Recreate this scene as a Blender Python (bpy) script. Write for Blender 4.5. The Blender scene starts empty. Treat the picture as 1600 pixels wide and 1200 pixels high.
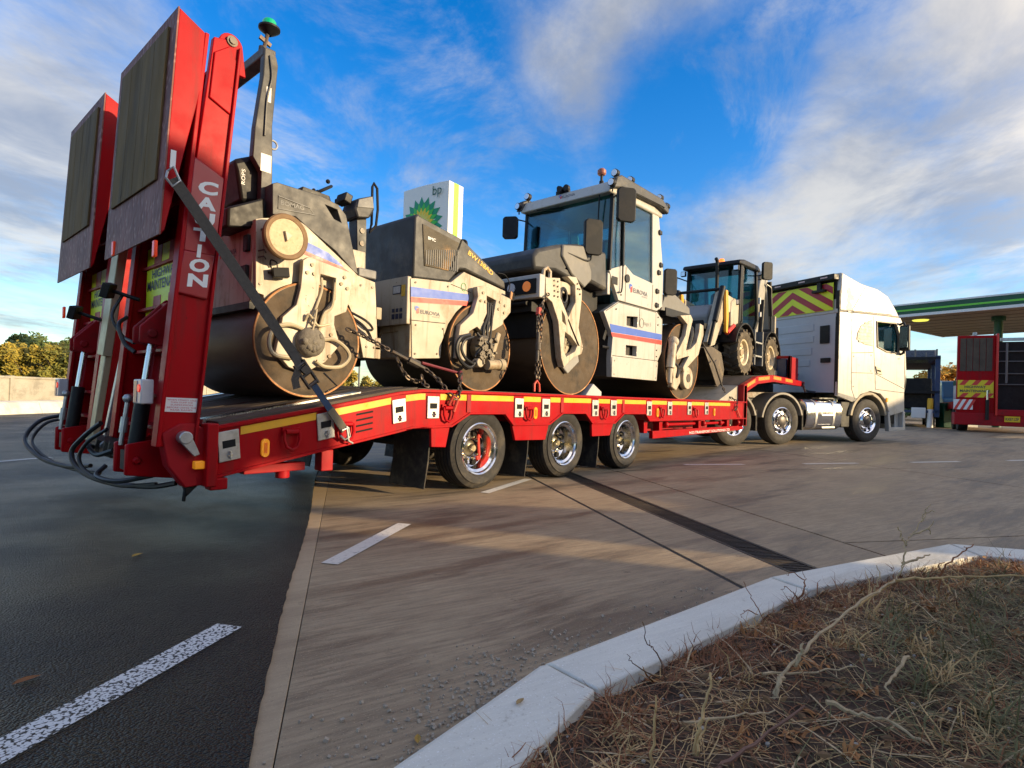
import bpy, bmesh, math, random
from mathutils import Vector, Matrix, Quaternion
from mathutils.geometry import tessellate_polygon
R = math.radians
random.seed(7)
SC = bpy.context.scene
COL = SC.collection

# ------------------------------------------------------------------ camera
cam = bpy.data.cameras.new('Camera')
cam_ob = bpy.data.objects.new('camera', cam); COL.objects.link(cam_ob)
cam.sensor_fit = 'HORIZONTAL'; cam.sensor_width = 36.0; cam.lens = 20.25
cam.shift_y = 13.31 / 1600; cam.clip_start = 0.05; cam.clip_end = 3000
YAW, PITCH, ROLL = R(41.564), R(0.521), R(1.809)
F0 = Vector((math.cos(YAW), math.sin(YAW), 0)); R0 = Vector((math.sin(YAW), -math.cos(YAW), 0)); U0 = Vector((0, 0, 1))
FW = F0 * math.cos(PITCH) + U0 * math.sin(PITCH); U1 = U0 * math.cos(PITCH) - F0 * math.sin(PITCH)
RT = R0 * math.cos(ROLL) + U1 * math.sin(ROLL); UP = U1 * math.cos(ROLL) - R0 * math.sin(ROLL)
m3 = Matrix((RT, UP, -FW)).transposed()
cam_ob.matrix_world = Matrix.Translation((-3.9425, -5.1172, 0.883)) @ m3.to_4x4()
SC.camera = cam_ob

# ------------------------------------------------------------------ sun and sky
SUN_EL, SUN_AZ = R(12.0), R(-64.5)
to_sun = Vector((math.cos(SUN_AZ) * math.cos(SUN_EL), math.sin(SUN_AZ) * math.cos(SUN_EL), math.sin(SUN_EL)))
sl = bpy.data.lights.new('Sun', 'SUN'); sl.energy = 2.0; sl.angle = R(0.5); sl.color = (1.0, 0.76, 0.44)
so = bpy.data.objects.new('sun', sl); COL.objects.link(so); so.rotation_euler = to_sun.to_track_quat('Z', 'Y').to_euler()
W = bpy.data.worlds.new('World'); SC.world = W; W.use_nodes = True
wn, wl = W.node_tree.nodes, W.node_tree.links
wn.clear()
def wnode(t, **k):
    n = wn.new(t)
    for a, b in k.items(): setattr(n, a, b)
    return n
def wmath(op, a, b=None, c=None):
    n = wnode('ShaderNodeMath', operation=op)
    for i, v in enumerate((a, b, c)):
        if v is None: continue
        if isinstance(v, (int, float)): n.inputs[i].default_value = v
        else: wl.new(v, n.inputs[i])
    return n.outputs[0]
sky = wnode('ShaderNodeTexSky', sky_type='NISHITA', sun_disc=False)
sky.sun_elevation = SUN_EL; sky.sun_rotation = math.atan2(to_sun.x, to_sun.y)
sky.air_density = 1.0; sky.dust_density = 0.3; sky.ozone_density = 2.5; sky.altitude = 100
hs = wnode('ShaderNodeHueSaturation'); hs.inputs['Saturation'].default_value = 1.40; hs.inputs['Hue'].default_value = 0.512; hs.inputs['Value'].default_value = 0.60
wl.new(sky.outputs[0], hs.inputs['Color'])
tc = wnode('ShaderNodeTexCoord'); sep = wnode('ShaderNodeSeparateXYZ'); wl.new(tc.outputs['Generated'], sep.inputs[0])
zz = wmath('MAXIMUM', wmath('ADD', sep.outputs[2], 0.10), 0.04)
cu, cv = wmath('DIVIDE', sep.outputs[0], zz), wmath('DIVIDE', sep.outputs[1], zz)
# cloud sheet coordinates, turned so that the streaks run with the wind
wa = R(28)
pu = wmath('ADD', wmath('MULTIPLY', cu, math.cos(wa)), wmath('MULTIPLY', cv, math.sin(wa)))
pv = wmath('ADD', wmath('MULTIPLY', cu, -math.sin(wa)), wmath('MULTIPLY', cv, math.cos(wa)))
cmb = wnode('ShaderNodeCombineXYZ'); wl.new(wmath('MULTIPLY', pu, 0.72), cmb.inputs[0]); wl.new(pv, cmb.inputs[1]); cmb.inputs[2].default_value = 3.3
def wnoise(scale, detail, rough, off, dist=0.0):
    va = wnode('ShaderNodeVectorMath', operation='ADD'); wl.new(cmb.outputs[0], va.inputs[0]); va.inputs[1].default_value = (off, off * 1.7, off * 0.3)
    n = wnode('ShaderNodeTexNoise'); n.inputs['Scale'].default_value = scale; n.inputs['Detail'].default_value = detail
    n.inputs['Roughness'].default_value = rough; n.inputs['Distortion'].default_value = dist; wl.new(va.outputs[0], n.inputs['Vector'])
    return n.outputs[0]
n1 = wnoise(0.62, 9, 0.60, 1.3, 0.5); n2 = wnoise(2.3, 9, 0.66, 7.7, 0.3); n3 = wnoise(6.5, 8, 0.65, 2.2, 0.4)
# cloud banks stand in these directions (elevated band to the right, low bank to the left, tufts overhead)
def bank(az, el, wa_, we, k):
    d = Vector((math.cos(R(az)) * math.cos(R(el)), math.sin(R(az)) * math.cos(R(el)), math.sin(R(el))))
    dp = wnode('ShaderNodeVectorMath', operation='DOT_PRODUCT'); wl.new(tc.outputs['Generated'], dp.inputs[0]); dp.inputs[1].default_value = d
    mr = wnode('ShaderNodeMapRange', interpolation_type='SMOOTHSTEP'); wl.new(dp.outputs['Value'], mr.inputs[0])
    mr.inputs[1].default_value = math.cos(R(wa_)); mr.inputs[2].default_value = math.cos(R(we)); mr.inputs[3].default_value = 0; mr.inputs[4].default_value = k
    return mr.outputs[0]
field = wmath('ADD', wmath('ADD', wmath('MULTIPLY', n1, 0.58), wmath('MULTIPLY', n2, 0.28)), wmath('MULTIPLY', n3, 0.14))
for b in ((2, 24, 15, 3, .12), (17, 17, 11, 2, .12), (-8, 33, 15, 3, .10), (36, 30, 8, 1, .05), (28, 38, 9, 2, .05), (80, 17, 12, 1, .12), (56, 27, 15, 4, -.13), (45, 22, 10, 3, -.10), (24, 27, 10, 3, -.13), (10, 36, 8, 2, -.10), (68, 34, 12, 3, -.08), (22, 20, 6, 1, -.06), (14, 12, 8, 2, -.07), (5, 14, 8, 1, -.06), (44, 42, 14, 4, -.06)):
    field = wmath('ADD', field, bank(*b))
mr = wnode('ShaderNodeMapRange', interpolation_type='SMOOTHSTEP'); wl.new(field, mr.inputs[0])
mr.inputs[1].default_value = 0.36; mr.inputs[2].default_value = 0.64; mr.inputs[3].default_value = 0.0; mr.inputs[4].default_value = 0.88
shade = wnode('ShaderNodeMapRange', interpolation_type='SMOOTHSTEP'); wl.new(wnoise(1.5, 7, 0.6, 4.1, 0.4), shade.inputs[0])
shade.inputs[1].default_value = 0.36; shade.inputs[2].default_value = 0.64
ccol = wnode('ShaderNodeMix', data_type='RGBA'); wl.new(shade.outputs[0], ccol.inputs[0])
ccol.inputs[6].default_value = (.74, .80, .93, 1); ccol.inputs[7].default_value = (1.56, 1.50, 1.38, 1)
wsp = wnode('ShaderNodeMapRange', interpolation_type='SMOOTHSTEP'); wl.new(wnoise(1.7, 10, 0.66, 9.3, 0.5), wsp.inputs[0])
wsp.inputs[1].default_value = 0.44; wsp.inputs[2].default_value = 0.70; wsp.inputs[4].default_value = 0.58
# clouds scatter the low sun forward: brighter and warmer towards it
sdp = wnode('ShaderNodeVectorMath', operation='DOT_PRODUCT'); wl.new(tc.outputs['Generated'], sdp.inputs[0]); sdp.inputs[1].default_value = to_sun
fwd = wnode('ShaderNodeMapRange', interpolation_type='SMOOTHSTEP'); wl.new(sdp.outputs['Value'], fwd.inputs[0]); fwd.inputs[1].default_value = 0.30; fwd.inputs[2].default_value = 1.0; fwd.inputs[3].default_value = 0; fwd.inputs[4].default_value = 1
cw = wnode('ShaderNodeMix', data_type='RGBA'); wl.new(fwd.outputs[0], cw.inputs[0]); cw.inputs[6].default_value = (1, 1, 1, 1); cw.inputs[7].default_value = (4.4, 3.6, 2.5, 1)
cl2 = wnode('ShaderNodeMix', data_type='RGBA', blend_type='MULTIPLY'); cl2.inputs[0].default_value = 1; wl.new(ccol.outputs[2], cl2.inputs[6]); wl.new(cw.outputs[2], cl2.inputs[7])
cover = wmath('MAXIMUM', mr.outputs[0], wsp.outputs[0])
cmix = wnode('ShaderNodeMix', data_type='RGBA'); wl.new(cover, cmix.inputs[0]); wl.new(hs.outputs[0], cmix.inputs[6]); wl.new(cl2.outputs[2], cmix.inputs[7])
bg = wnode('ShaderNodeBackground'); bg.inputs[1].default_value = 0.15; wl.new(cmix.outputs[2], bg.inputs[0])
wo = wnode('ShaderNodeOutputWorld'); wl.new(bg.outputs[0], wo.inputs[0])
SC.view_settings.view_transform = 'Standard'; SC.view_settings.look = 'None'; SC.view_settings.gamma = 1.0
SC.view_settings.exposure = 1.82; SC.view_settings.use_curve_mapping = False
SC.render.engine = 'CYCLES'
SC.cycles.max_bounces = 8; SC.cycles.transparent_max_bounces = 12; SC.cycles.use_denoising = True; SC.cycles.sample_clamp_indirect = 6

# ------------------------------------------------------------------ materials
MATS = {}
def M(name, col, rough=.5, metal=0., var=.10, vs=5., bump=0., bs=60., dirt=None, ds=3., da=.5, dt=.5, coat=0., emit=0., spec=.5, stretch=None, rv=.1, trans=0., alpha=None, streak=None, sa=.5, chips=None, cs=45., ct=.66):
    if name in MATS: return MATS[name]
    m = bpy.data.materials.new(name); m.use_nodes = True; nt = m.node_tree; N, L = nt.nodes, nt.links
    p = N['Principled BSDF']; p.inputs['Roughness'].default_value = rough; p.inputs['Metallic'].default_value = metal
    p.inputs['Specular IOR Level'].default_value = spec; p.inputs['Coat Weight'].default_value = coat; p.inputs['Coat Roughness'].default_value = .08
    p.inputs['Transmission Weight'].default_value = trans
    t = N.new('ShaderNodeTexCoord'); vec = t.outputs['Object']
    if stretch:
        mp = N.new('ShaderNodeMapping'); mp.vector_type = 'TEXTURE'; mp.inputs['Rotation'].default_value = stretch[0]; mp.inputs['Scale'].default_value = stretch[1]
        L.new(vec, mp.inputs[0]); vec = mp.outputs[0]
    def noise(s, d=6, r=.6):
        n = N.new('ShaderNodeTexNoise'); n.inputs['Scale'].default_value = s; n.inputs['Detail'].default_value = d; n.inputs['Roughness'].default_value = r
        L.new(vec, n.inputs['Vector']); return n.outputs[0]
    c = tuple(col) + (1,)
    out = None
    if var:
        a = N.new('ShaderNodeMix'); a.data_type = 'RGBA'; L.new(noise(vs), a.inputs[0])
        a.inputs[6].default_value = tuple(max(0, x * (1 - 2 * var)) for x in col) + (1,); a.inputs[7].default_value = tuple(min(1, x * (1 + 2 * var)) for x in col) + (1,)
        out = a.outputs[2]
    if dirt:
        r = N.new('ShaderNodeMapRange'); r.interpolation_type = 'SMOOTHSTEP'; L.new(noise(ds, 9, .68), r.inputs[0])
        r.inputs[1].default_value = dt; r.inputs[2].default_value = dt + .18; r.inputs[4].default_value = da
        b = N.new('ShaderNodeMix'); b.data_type = 'RGBA'; L.new(r.outputs[0], b.inputs[0])
        if out: L.new(out, b.inputs[6])
        else: b.inputs[6].default_value = c
        b.inputs[7].default_value = tuple(dirt) + (1,); out = b.outputs[2]
    def over(col_, fac):
        nonlocal out
        b = N.new('ShaderNodeMix'); b.data_type = 'RGBA'; L.new(fac, b.inputs[0])
        if out: L.new(out, b.inputs[6])
        else: b.inputs[6].default_value = c
        b.inputs[7].default_value = tuple(col_) + (1,); out = b.outputs[2]
    def nz(v_, s, d, lo, hi, amt):
        n = N.new('ShaderNodeTexNoise'); n.inputs['Scale'].default_value = s; n.inputs['Detail'].default_value = d; n.inputs['Roughness'].default_value = .65; L.new(v_, n.inputs['Vector'])
        r = N.new('ShaderNodeMapRange'); r.interpolation_type = 'SMOOTHSTEP'; L.new(n.outputs[0], r.inputs[0]); r.inputs[1].default_value = lo; r.inputs[2].default_value = hi; r.inputs[4].default_value = amt
        return r.outputs[0]
    if streak:      # runs of dirt down the panels
        mp2 = N.new('ShaderNodeMapping'); mp2.inputs['Scale'].default_value = (1, 1, .09); L.new(t.outputs['Object'], mp2.inputs[0]); over(streak, nz(mp2.outputs[0], 13, 6, .50, .70, sa))
    if chips: over(chips, nz(t.outputs['Object'], cs, 4, ct, ct + .04, .85))
    if out: L.new(out, p.inputs['Base Color'])
    else: p.inputs['Base Color'].default_value = c
    if rv:
        r = N.new('ShaderNodeMapRange'); L.new(noise(vs * 2.3), r.inputs[0]); r.inputs[1].default_value = .3; r.inputs[2].default_value = .7
        r.inputs[3].default_value = max(.02, rough - rv); r.inputs[4].default_value = min(1, rough + rv); L.new(r.outputs[0], p.inputs['Roughness'])
    if bump:
        b = N.new('ShaderNodeBump'); b.inputs['Strength'].default_value = bump; b.inputs['Distance'].default_value = .01
        L.new(noise(bs, 5, .65), b.inputs['Height']); L.new(b.outputs[0], p.inputs['Normal'])
    if emit:
        p.inputs['Emission Color'].default_value = c; p.inputs['Emission Strength'].default_value = emit
    MATS[name] = m
    return m
def glass(name, tint, rough=.02, thin=.75):
    if name in MATS: return MATS[name]
    m = bpy.data.materials.new(name); m.use_nodes = True; N, L = m.node_tree.nodes, m.node_tree.links; N.clear()
    o = N.new('ShaderNodeOutputMaterial'); g = N.new('ShaderNodeBsdfGlossy'); g.inputs['Roughness'].default_value = rough
    t = N.new('ShaderNodeBsdfTransparent'); t.inputs[0].default_value = tuple(tint) + (1,)
    fr = N.new('ShaderNodeFresnel'); fr.inputs[0].default_value = 1.5; mx = N.new('ShaderNodeMixShader')
    ad = N.new('ShaderNodeMath'); ad.operation = 'MULTIPLY_ADD'; L.new(fr.outputs[0], ad.inputs[0]); ad.inputs[1].default_value = thin; ad.inputs[2].default_value = .03
    L.new(ad.outputs[0], mx.inputs[0]); L.new(t.outputs[0], mx.inputs[1]); L.new(g.outputs[0], mx.inputs[2]); L.new(mx.outputs[0], o.inputs[0])
    MATS[name] = m
    return m

# ------------------------------------------------------------------ mesh building
class MB:
    def __init__(s): s.v = []; s.f = []; s.m = []; s.mi = 0
    def add(s, vs, fs):
        o = len(s.v); s.v += [tuple(v) for v in vs]; s.f += [tuple(i + o for i in f) for f in fs]; s.m += [s.mi] * len(fs); return s
    def use(s, i): s.mi = i; return s
    def box(s, c, d, rot=None):
        x, y, z = d[0] / 2, d[1] / 2, d[2] / 2
        vs = [Vector((a * x, b * y, e * z)) for a in (-1, 1) for b in (-1, 1) for e in (-1, 1)]
        if rot is not None:
            q = rot if isinstance(rot, Matrix) else Matrix.Rotation(rot[2], 3, 'Z') @ Matrix.Rotation(rot[1], 3, 'Y') @ Matrix.Rotation(rot[0], 3, 'X')
            vs = [q @ v for v in vs]
        c = Vector(c)
        return s.add([v + c for v in vs], [(0, 1, 3, 2), (4, 6, 7, 5), (0, 4, 5, 1), (2, 3, 7, 6), (0, 2, 6, 4), (1, 5, 7, 3)])
    def bx(s, x0, x1, y0, y1, z0, z1): return s.box(((x0 + x1) / 2, (y0 + y1) / 2, (z0 + z1) / 2), (x1 - x0, y1 - y0, z1 - z0))
    def prism(s, poly, a0, a1, axis='y', holes=(), top=None):
        """poly in the plane across the axis: 'y' -> (x,z), 'x' -> (y,z), 'z' -> (x,y); top = outline at a1 (same count)"""
        def mk(p, a): return {'y': (p[0], a, p[1]), 'x': (a, p[0], p[1]), 'z': (p[0], p[1], a)}[axis]
        loops = [list(poly)] + [list(h) for h in holes]; tops = [list(top)] + [list(h) for h in holes] if top else loops
        flat0 = [p for l in loops for p in l]; flat1 = [p for l in tops for p in l]; n = len(flat0)
        tri = tessellate_polygon([[Vector((p[0], p[1], 0)) for p in l] for l in loops])
        def sa(l): return sum(l[i][0] * l[(i + 1) % len(l)][1] - l[(i + 1) % len(l)][0] * l[i][1] for i in range(len(l)))
        fs = []
        for t in tri:
            t = list(t)
            if sa([flat0[i] for i in t]) < 0: t = t[::-1]
            fs.append(tuple(t)); fs.append(tuple(i + n for i in t[::-1]))
        o = 0
        for k, l in enumerate(loops):
            ccw = (sa(l) > 0) == (k == 0)
            for i in range(len(l)):
                j = (i + 1) % len(l); q = (o + i, o + i + n, o + j + n, o + j)
                fs.append(q if ccw else q[::-1])
            o += len(l)
        # 'y' as written faces -y at a0 when a0 < a1; flip for the other axes or order
        flip = (axis == 'y') == (a0 > a1)
        if flip: fs = [f[::-1] for f in fs]
        return s.add([mk(p, a0) for p in flat0] + [mk(p, a1) for p in flat1], fs)
    def tube(s, path, r, n=8, cap=True, closed=False):
        P = [Vector(p) for p in path]; k = len(P); vs = []; fs = []
        rr = r if isinstance(r, (list, tuple)) else [r] * k
        up = None
        for i in range(k):
            a, b = (P[(i - 1) % k], P[(i + 1) % k]) if closed else (P[max(i - 1, 0)], P[min(i + 1, k - 1)])
            d = (b - a).normalized()
            if up is None:
                up = Vector((0, 0, 1)) if abs(d.z) < .9 else Vector((1, 0, 0))
            u = up - d * up.dot(d)
            if u.length < 1e-4: u = d.orthogonal()
            u.normalize(); up = u; w = d.cross(u)
            for j in range(n):
                t = 2 * math.pi * j / n; vs.append(P[i] + (u * math.cos(t) + w * math.sin(t)) * rr[i])
        for i in range(k if closed else k - 1):
            for j in range(n):
                a = i * n + j; b = i * n + (j + 1) % n; c2 = ((i + 1) % k) * n; fs.append((a, b, c2 + (j + 1) % n, c2 + j))
        if cap and not closed: fs += [tuple(range(n))[::-1], tuple(range((k - 1) * n, k * n))]
        return s.add(vs, fs)
    def cyl(s, a, b, r, n=16, r2=None): return s.tube([a, b], [r, r if r2 is None else r2], n)
    def lathe(s, prof, c=(0, 0, 0), axis='y', n=48, closed=False, cap=True):
        """prof: (radius, along) pairs"""
        vs = []; fs = []; k = len(prof); c = Vector(c)
        for r, a in prof:
            for j in range(n):
                t = 2 * math.pi * j / n; p, q = r * math.cos(t), r * math.sin(t)
                vs.append(c + Vector({'y': (p, a, q), 'x': (a, p, q), 'z': (p, q, a)}[axis]))
        for i in range(k if closed else k - 1):
            for j in range(n):
                a, b = i * n + j, i * n + (j + 1) % n; e = ((i + 1) % k) * n; fs.append((a, e + j, e + (j + 1) % n, b))
        if cap and not closed:
            if prof[0][0] > 1e-6: fs.append(tuple(range(n)))
            if prof[-1][0] > 1e-6: fs.append(tuple(range((k - 1) * n, k * n))[::-1])
        if axis == 'y': fs = [f[::-1] for f in fs]
        return s.add(vs, fs)
    def sphere(s, c, r, n=12, sc=(1, 1, 1)):
        k = n // 2; prof = [(max(1e-5, math.sin(math.pi * i / k)) * r, -math.cos(math.pi * i / k) * r) for i in range(k + 1)]
        o = len(s.v); s.lathe(prof, (0, 0, 0), 'z', n)
        for i in range(o, len(s.v)):
            v = s.v[i]; s.v[i] = (v[0] * sc[0] + c[0], v[1] * sc[1] + c[1], v[2] * sc[2] + c[2])
        return s
    def strip(s, path, w, t, nrm):
        """flat band of width w, thickness t along path; nrm = face normal"""
        P = [Vector(p) for p in path]; nn = Vector(nrm).normalized(); k = len(P); vs = []; fs = []
        for i in range(k):
            d = (P[min(i + 1, k - 1)] - P[max(i - 1, 0)]).normalized(); q = d.cross(nn).normalized() * w / 2; nt = q.cross(d).normalized() * t / 2
            vs += [P[i] - q - nt, P[i] + q - nt, P[i] + q + nt, P[i] - q + nt]
        for i in range(k - 1):
            a = i * 4; b = a + 4
            for j in range(4): fs.append((a + j, a + (j + 1) % 4, b + (j + 1) % 4, b + j))
        fs += [(3, 2, 1, 0), tuple(range((k - 1) * 4, k * 4))]
        return s.add(vs, fs)
    def xf(s, mat, i0=0):
        for i in range(i0, len(s.v)): s.v[i] = tuple(mat @ Vector(s.v[i]))
        return s
    def build_each(s, name, mats, parent=None, bevel=0., smooth=35):
        """every loose piece becomes an object of its own"""
        par = list(range(len(s.v)))
        def fd(a):
            while par[a] != a: par[a] = par[par[a]]; a = par[a]
            return a
        for f in s.f:
            for i in f[1:]: par[fd(i)] = fd(f[0])
        grp = {}
        for f, m in zip(s.f, s.m): grp.setdefault(fd(f[0]), []).append((f, m))
        out = []
        for fs in grp.values():
            o = MB(); ids = {}
            for f, m in fs:
                for i in f:
                    if i not in ids: ids[i] = len(o.v); o.v.append(s.v[i])
                o.f.append(tuple(ids[i] for i in f)); o.m.append(m)
            out.append(o.build(name, mats, parent, bevel, smooth))
        return out
    def build(s, name, mats, parent=None, bevel=0., smooth=35, fix=True, loc=None):
        me = bpy.data.meshes.new(name)
        org = ORG.get(root_of(parent).name, Vector()) if parent else Vector()
        if loc is not None and not parent: org = Vector(loc)
        me.from_pydata([Vector(v) - org for v in s.v], [], s.f)
        mats = mats if isinstance(mats, (list, tuple)) else [mats]
        for m in mats: me.materials.append(m)
        if any(s.m): me.polygons.foreach_set('material_index', s.m)
        if fix:
            bm = bmesh.new(); bm.from_mesh(me); bmesh.ops.recalc_face_normals(bm, faces=bm.faces); bm.to_mesh(me); bm.free()
        me.polygons.foreach_set('use_smooth', [True] * len(me.polygons)); me.set_sharp_from_angle(angle=R(smooth)); me.update()
        o = bpy.data.objects.new(name, me); COL.objects.link(o)
        if parent: o.parent = parent
        elif loc is not None: o.location = loc
        if bevel:
            b = o.modifiers.new('bevel', 'BEVEL'); b.width = bevel; b.segments = 2; b.limit_method = 'ANGLE'; b.angle_limit = R(40); b.harden_normals = False
        return o
ORG = {}
def root_of(o):
    while o.parent: o = o.parent
    return o
def tag(o, label, cat, group=None, kind=None):
    if label: o['label'] = label
    if cat: o['category'] = cat
    if group: o['group'] = group
    if kind: o['kind'] = kind
    return o
def thing(name, label, cat, loc=(0, 0, 0), group=None, rz=None):
    o = bpy.data.objects.new(name, None); COL.objects.link(o); o.location = loc; o.empty_display_size = .2
    if rz is None: ORG[o.name] = Vector(loc)
    else: o.rotation_euler = (0, 0, rz)
    return tag(o, label, cat, group)
def struct(o): o['kind'] = 'structure'; return o
def copy_tree(o, parent=None, loc=None):
    c = o.copy(); COL.objects.link(c); c.parent = parent
    if loc is not None: c.location = loc
    for ch in list(o.children): copy_tree(ch, c)
    return c
def text(txt, name, mat, parent, org, right, up, h, ext=.0015, bold=0., width=None, spacing=1., align='LEFT'):
    """flat lettering; org = lower left corner, h = capital height, width = total width if given"""
    cu_ = bpy.data.curves.new('t', 'FONT'); cu_.body = txt; cu_.size = 1; cu_.extrude = 0; cu_.offset = bold; cu_.space_character = spacing; cu_.resolution_u = 3
    ob = bpy.data.objects.new('t', cu_); COL.objects.link(ob); dg = bpy.context.evaluated_depsgraph_get(); dg.update()
    me = bpy.data.meshes.new_from_object(ob.evaluated_get(dg)); bpy.data.objects.remove(ob)
    xs = [v.co.x for v in me.vertices]; ys = [v.co.y for v in me.vertices]; cap = .729 - .0
    x0 = min(xs); sx = h / cap if width is None else width / (max(xs) - x0); sy = h / cap
    rt, u = Vector(right).normalized(), Vector(up).normalized(); n = rt.cross(u); o3 = Vector(org)
    base = ORG.get(root_of(parent).name, Vector()) if parent else Vector()
    for v in me.vertices: v.co = o3 + rt * ((v.co.x - x0) * sx) + u * (v.co.y * sy) + n * ext - base
    me.materials.clear(); me.materials.append(mat)
    o = bpy.data.objects.new(name, me); COL.objects.link(o); o.parent = parent
    return o
def arc(c, r, a0, a1, n): return [(c[0] + r * math.cos(R(a0 + (a1 - a0) * i / n)), c[1] + r * math.sin(R(a0 + (a1 - a0) * i / n))) for i in range(n + 1)]
def smoothstep(a, b, x): t = min(1, max(0, (x - a) / (b - a))); return t * t * (3 - 2 * t)

# ------------------------------------------------------------------ common materials
red = M('trailer_red', (.38, .0015, .006), .42, var=.08, vs=3, spec=.14, dirt=(.22, .012, .015), ds=2.2, da=.55, dt=.54, streak=(.16, .02, .018), sa=.45, chips=(.07, .02, .015), cs=38, ct=.69)
red_dull = M('trailer_red_dull', (.36, .006, .012), .5, var=.12, spec=.25, dirt=(.09, .018, .016), ds=3, da=.6, dt=.5)
black = M('black_paint', (.011, .011, .012), .5, var=.2, spec=.3, dirt=(.038, .032, .025), ds=4, da=.5)
rubber = M('rubber', (.014, .013, .013), .75, var=.2, vs=9, bump=.15, bs=90, dirt=(.085, .07, .05), ds=5, da=.7, dt=.47)
chrome = M('chrome', (.74, .73, .71), .15, 1., var=.05, dirt=(.30, .25, .2), ds=6, da=.45, dt=.52, rv=.06)
steel = M('galvanised_steel', (.50, .50, .49), .42, .75, var=.18, vs=14, dirt=(.30, .27, .22), ds=9, da=.5)
dsteel = M('dark_steel', (.10, .09, .08), .5, .7, var=.25, vs=8, dirt=(.12, .07, .04), ds=6, da=.6)
rust = M('rusty_rim', (.30, .13, .045), .6, .35, var=.3, vs=9, bump=.2, dirt=(.5, .32, .16), ds=7, da=.6)
cream = M('dusty_cream_paint', (.45, .395, .30), .5, var=.07, vs=3, dirt=(.26, .17, .085), ds=2.6, da=.75, dt=.52, streak=(.20, .12, .055), sa=.75, chips=(.08, .04, .02), cs=30, ct=.66, bump=.06, bs=20)
creamd = M('dirty_cream_paint', (.40, .33, .22), .6, var=.12, vs=4, dirt=(.30, .18, .08), ds=3.6, da=.75, dt=.5, streak=(.20, .12, .06), sa=.7, chips=(.08, .045, .025), cs=30, ct=.66)
white = M('white_paint', (.50, .475, .425), .35, var=.04, coat=.2, dirt=(.44, .38, .29), ds=1.7, da=.45, dt=.52, streak=(.36, .30, .21), sa=.45, chips=(.16, .11, .07), cs=34, ct=.71)
grey = M('anthracite_plastic', (.040, .040, .041), .55, var=.15, vs=3, dirt=(.16, .14, .11), ds=2.4, da=.55, dt=.5, bump=.05)
greyl = M('grey_plastic', (.16, .16, .16), .55, var=.12, dirt=(.26, .23, .18), ds=3, da=.5)
drumm = M('drum_steel', (.085, .058, .038), .5, .55, var=.3, vs=2.2, bump=.08, bs=30, dirt=(.17, .12, .075), ds=2.5, da=.6, dt=.48, stretch=((0, 0, 0), (1, 5, 1)))
drumin = M('drum_inside', (.085, .056, .030), .75, .1, var=.3, vs=4, bump=.3, bs=25, dirt=(.028, .021, .014), ds=3, da=.85, dt=.46)
amber = M('amber_lens', (1.0, .36, .02), .25, var=0, emit=.06, rv=0)
redlens = M('red_lens', (.85, .02, .02), .2, var=0, emit=.15, rv=0)
yellow = M('yellow_tape', (.85, .44, .02), .35, var=.05, dirt=(.5, .3, .05), ds=4, da=.4)
hiyel = M('fluorescent_yellow', (.80, .88, .02), .4, var=.03, rv=0)
maroon = M('chevron_red', (.42, .012, .03), .4, var=.05, rv=0)
hose = M('hose_rubber', (.016, .016, .017), .42, var=.1)
blue = M('stripe_blue', (.045, .12, .50), .45, var=.05, dirt=(.25, .25, .33), ds=5, da=.5, dt=.56)
sred = M('stripe_red', (.65, .045, .035), .45, var=.05, dirt=(.45, .2, .14), ds=5, da=.5, dt=.56)
ink = M('lettering_dark', (.03, .035, .07), .5, var=0, rv=0)
winkm = M('lettering_white', (.82, .82, .80), .5, var=0, rv=0)
cab_glass = glass('cab_glass', (.42, .68, .71), thin=.8)
lamp_glass = M('lamp_glass', (.85, .86, .88), .08, var=0, spec=.8, metal=.4, rv=0)

# ------------------------------------------------------------------ ground
E1 = Vector((math.cos(R(55.5)), math.sin(R(55.5)))); E2 = Vector((math.sin(R(55.5)), -math.cos(R(55.5))))
def ab(a, b): p = E1 * a + E2 * b; return (p.x, p.y)
def zb(b): return .25 * smoothstep(3, 21, b)
def zxy(x, y): return zb(E2.x * x + E2.y * y)
def node_mat(name):
    m = bpy.data.materials.new(name); m.use_nodes = True; MATS[name] = m
    return m, m.node_tree.nodes, m.node_tree.links, m.node_tree.nodes['Principled BSDF']
def tex(N, L, kind, vec, scale, **k):
    n = N.new(kind); n.inputs['Scale'].default_value = scale
    for a, b in k.items():
        if hasattr(n, a): setattr(n, a, b)
        else: n.inputs[a].default_value = b
    if vec: L.new(vec, n.inputs['Vector'])
    return n.outputs[0]
def rng(N, L, v, a, b, c=0., d=1.):
    r = N.new('ShaderNodeMapRange'); r.interpolation_type = 'SMOOTHSTEP'; L.new(v, r.inputs[0])
    for i, x in enumerate((a, b, c, d)): r.inputs[i + 1].default_value = x
    return r.outputs[0]
def mixc(N, L, f, a, b, mode='MIX'):
    n = N.new('ShaderNodeMix'); n.data_type = 'RGBA'; n.blend_type = mode
    for i, x in ((0, f), (6, a), (7, b)):
        if isinstance(x, (int, float)): n.inputs[i].default_value = x
        elif isinstance(x, tuple): n.inputs[i].default_value = x + (1,)
        else: L.new(x, n.inputs[i])
    return n.outputs[2]
def bumps(N, L, p, hs):
    prev = None
    for h, st, d in hs:
        b = N.new('ShaderNodeBump'); b.inputs['Strength'].default_value = st; b.inputs['Distance'].default_value = d; L.new(h, b.inputs['Height'])
        if prev: L.new(prev, b.inputs['Normal'])
        prev = b.outputs[0]
    L.new(prev, p.inputs['Normal'])
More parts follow.
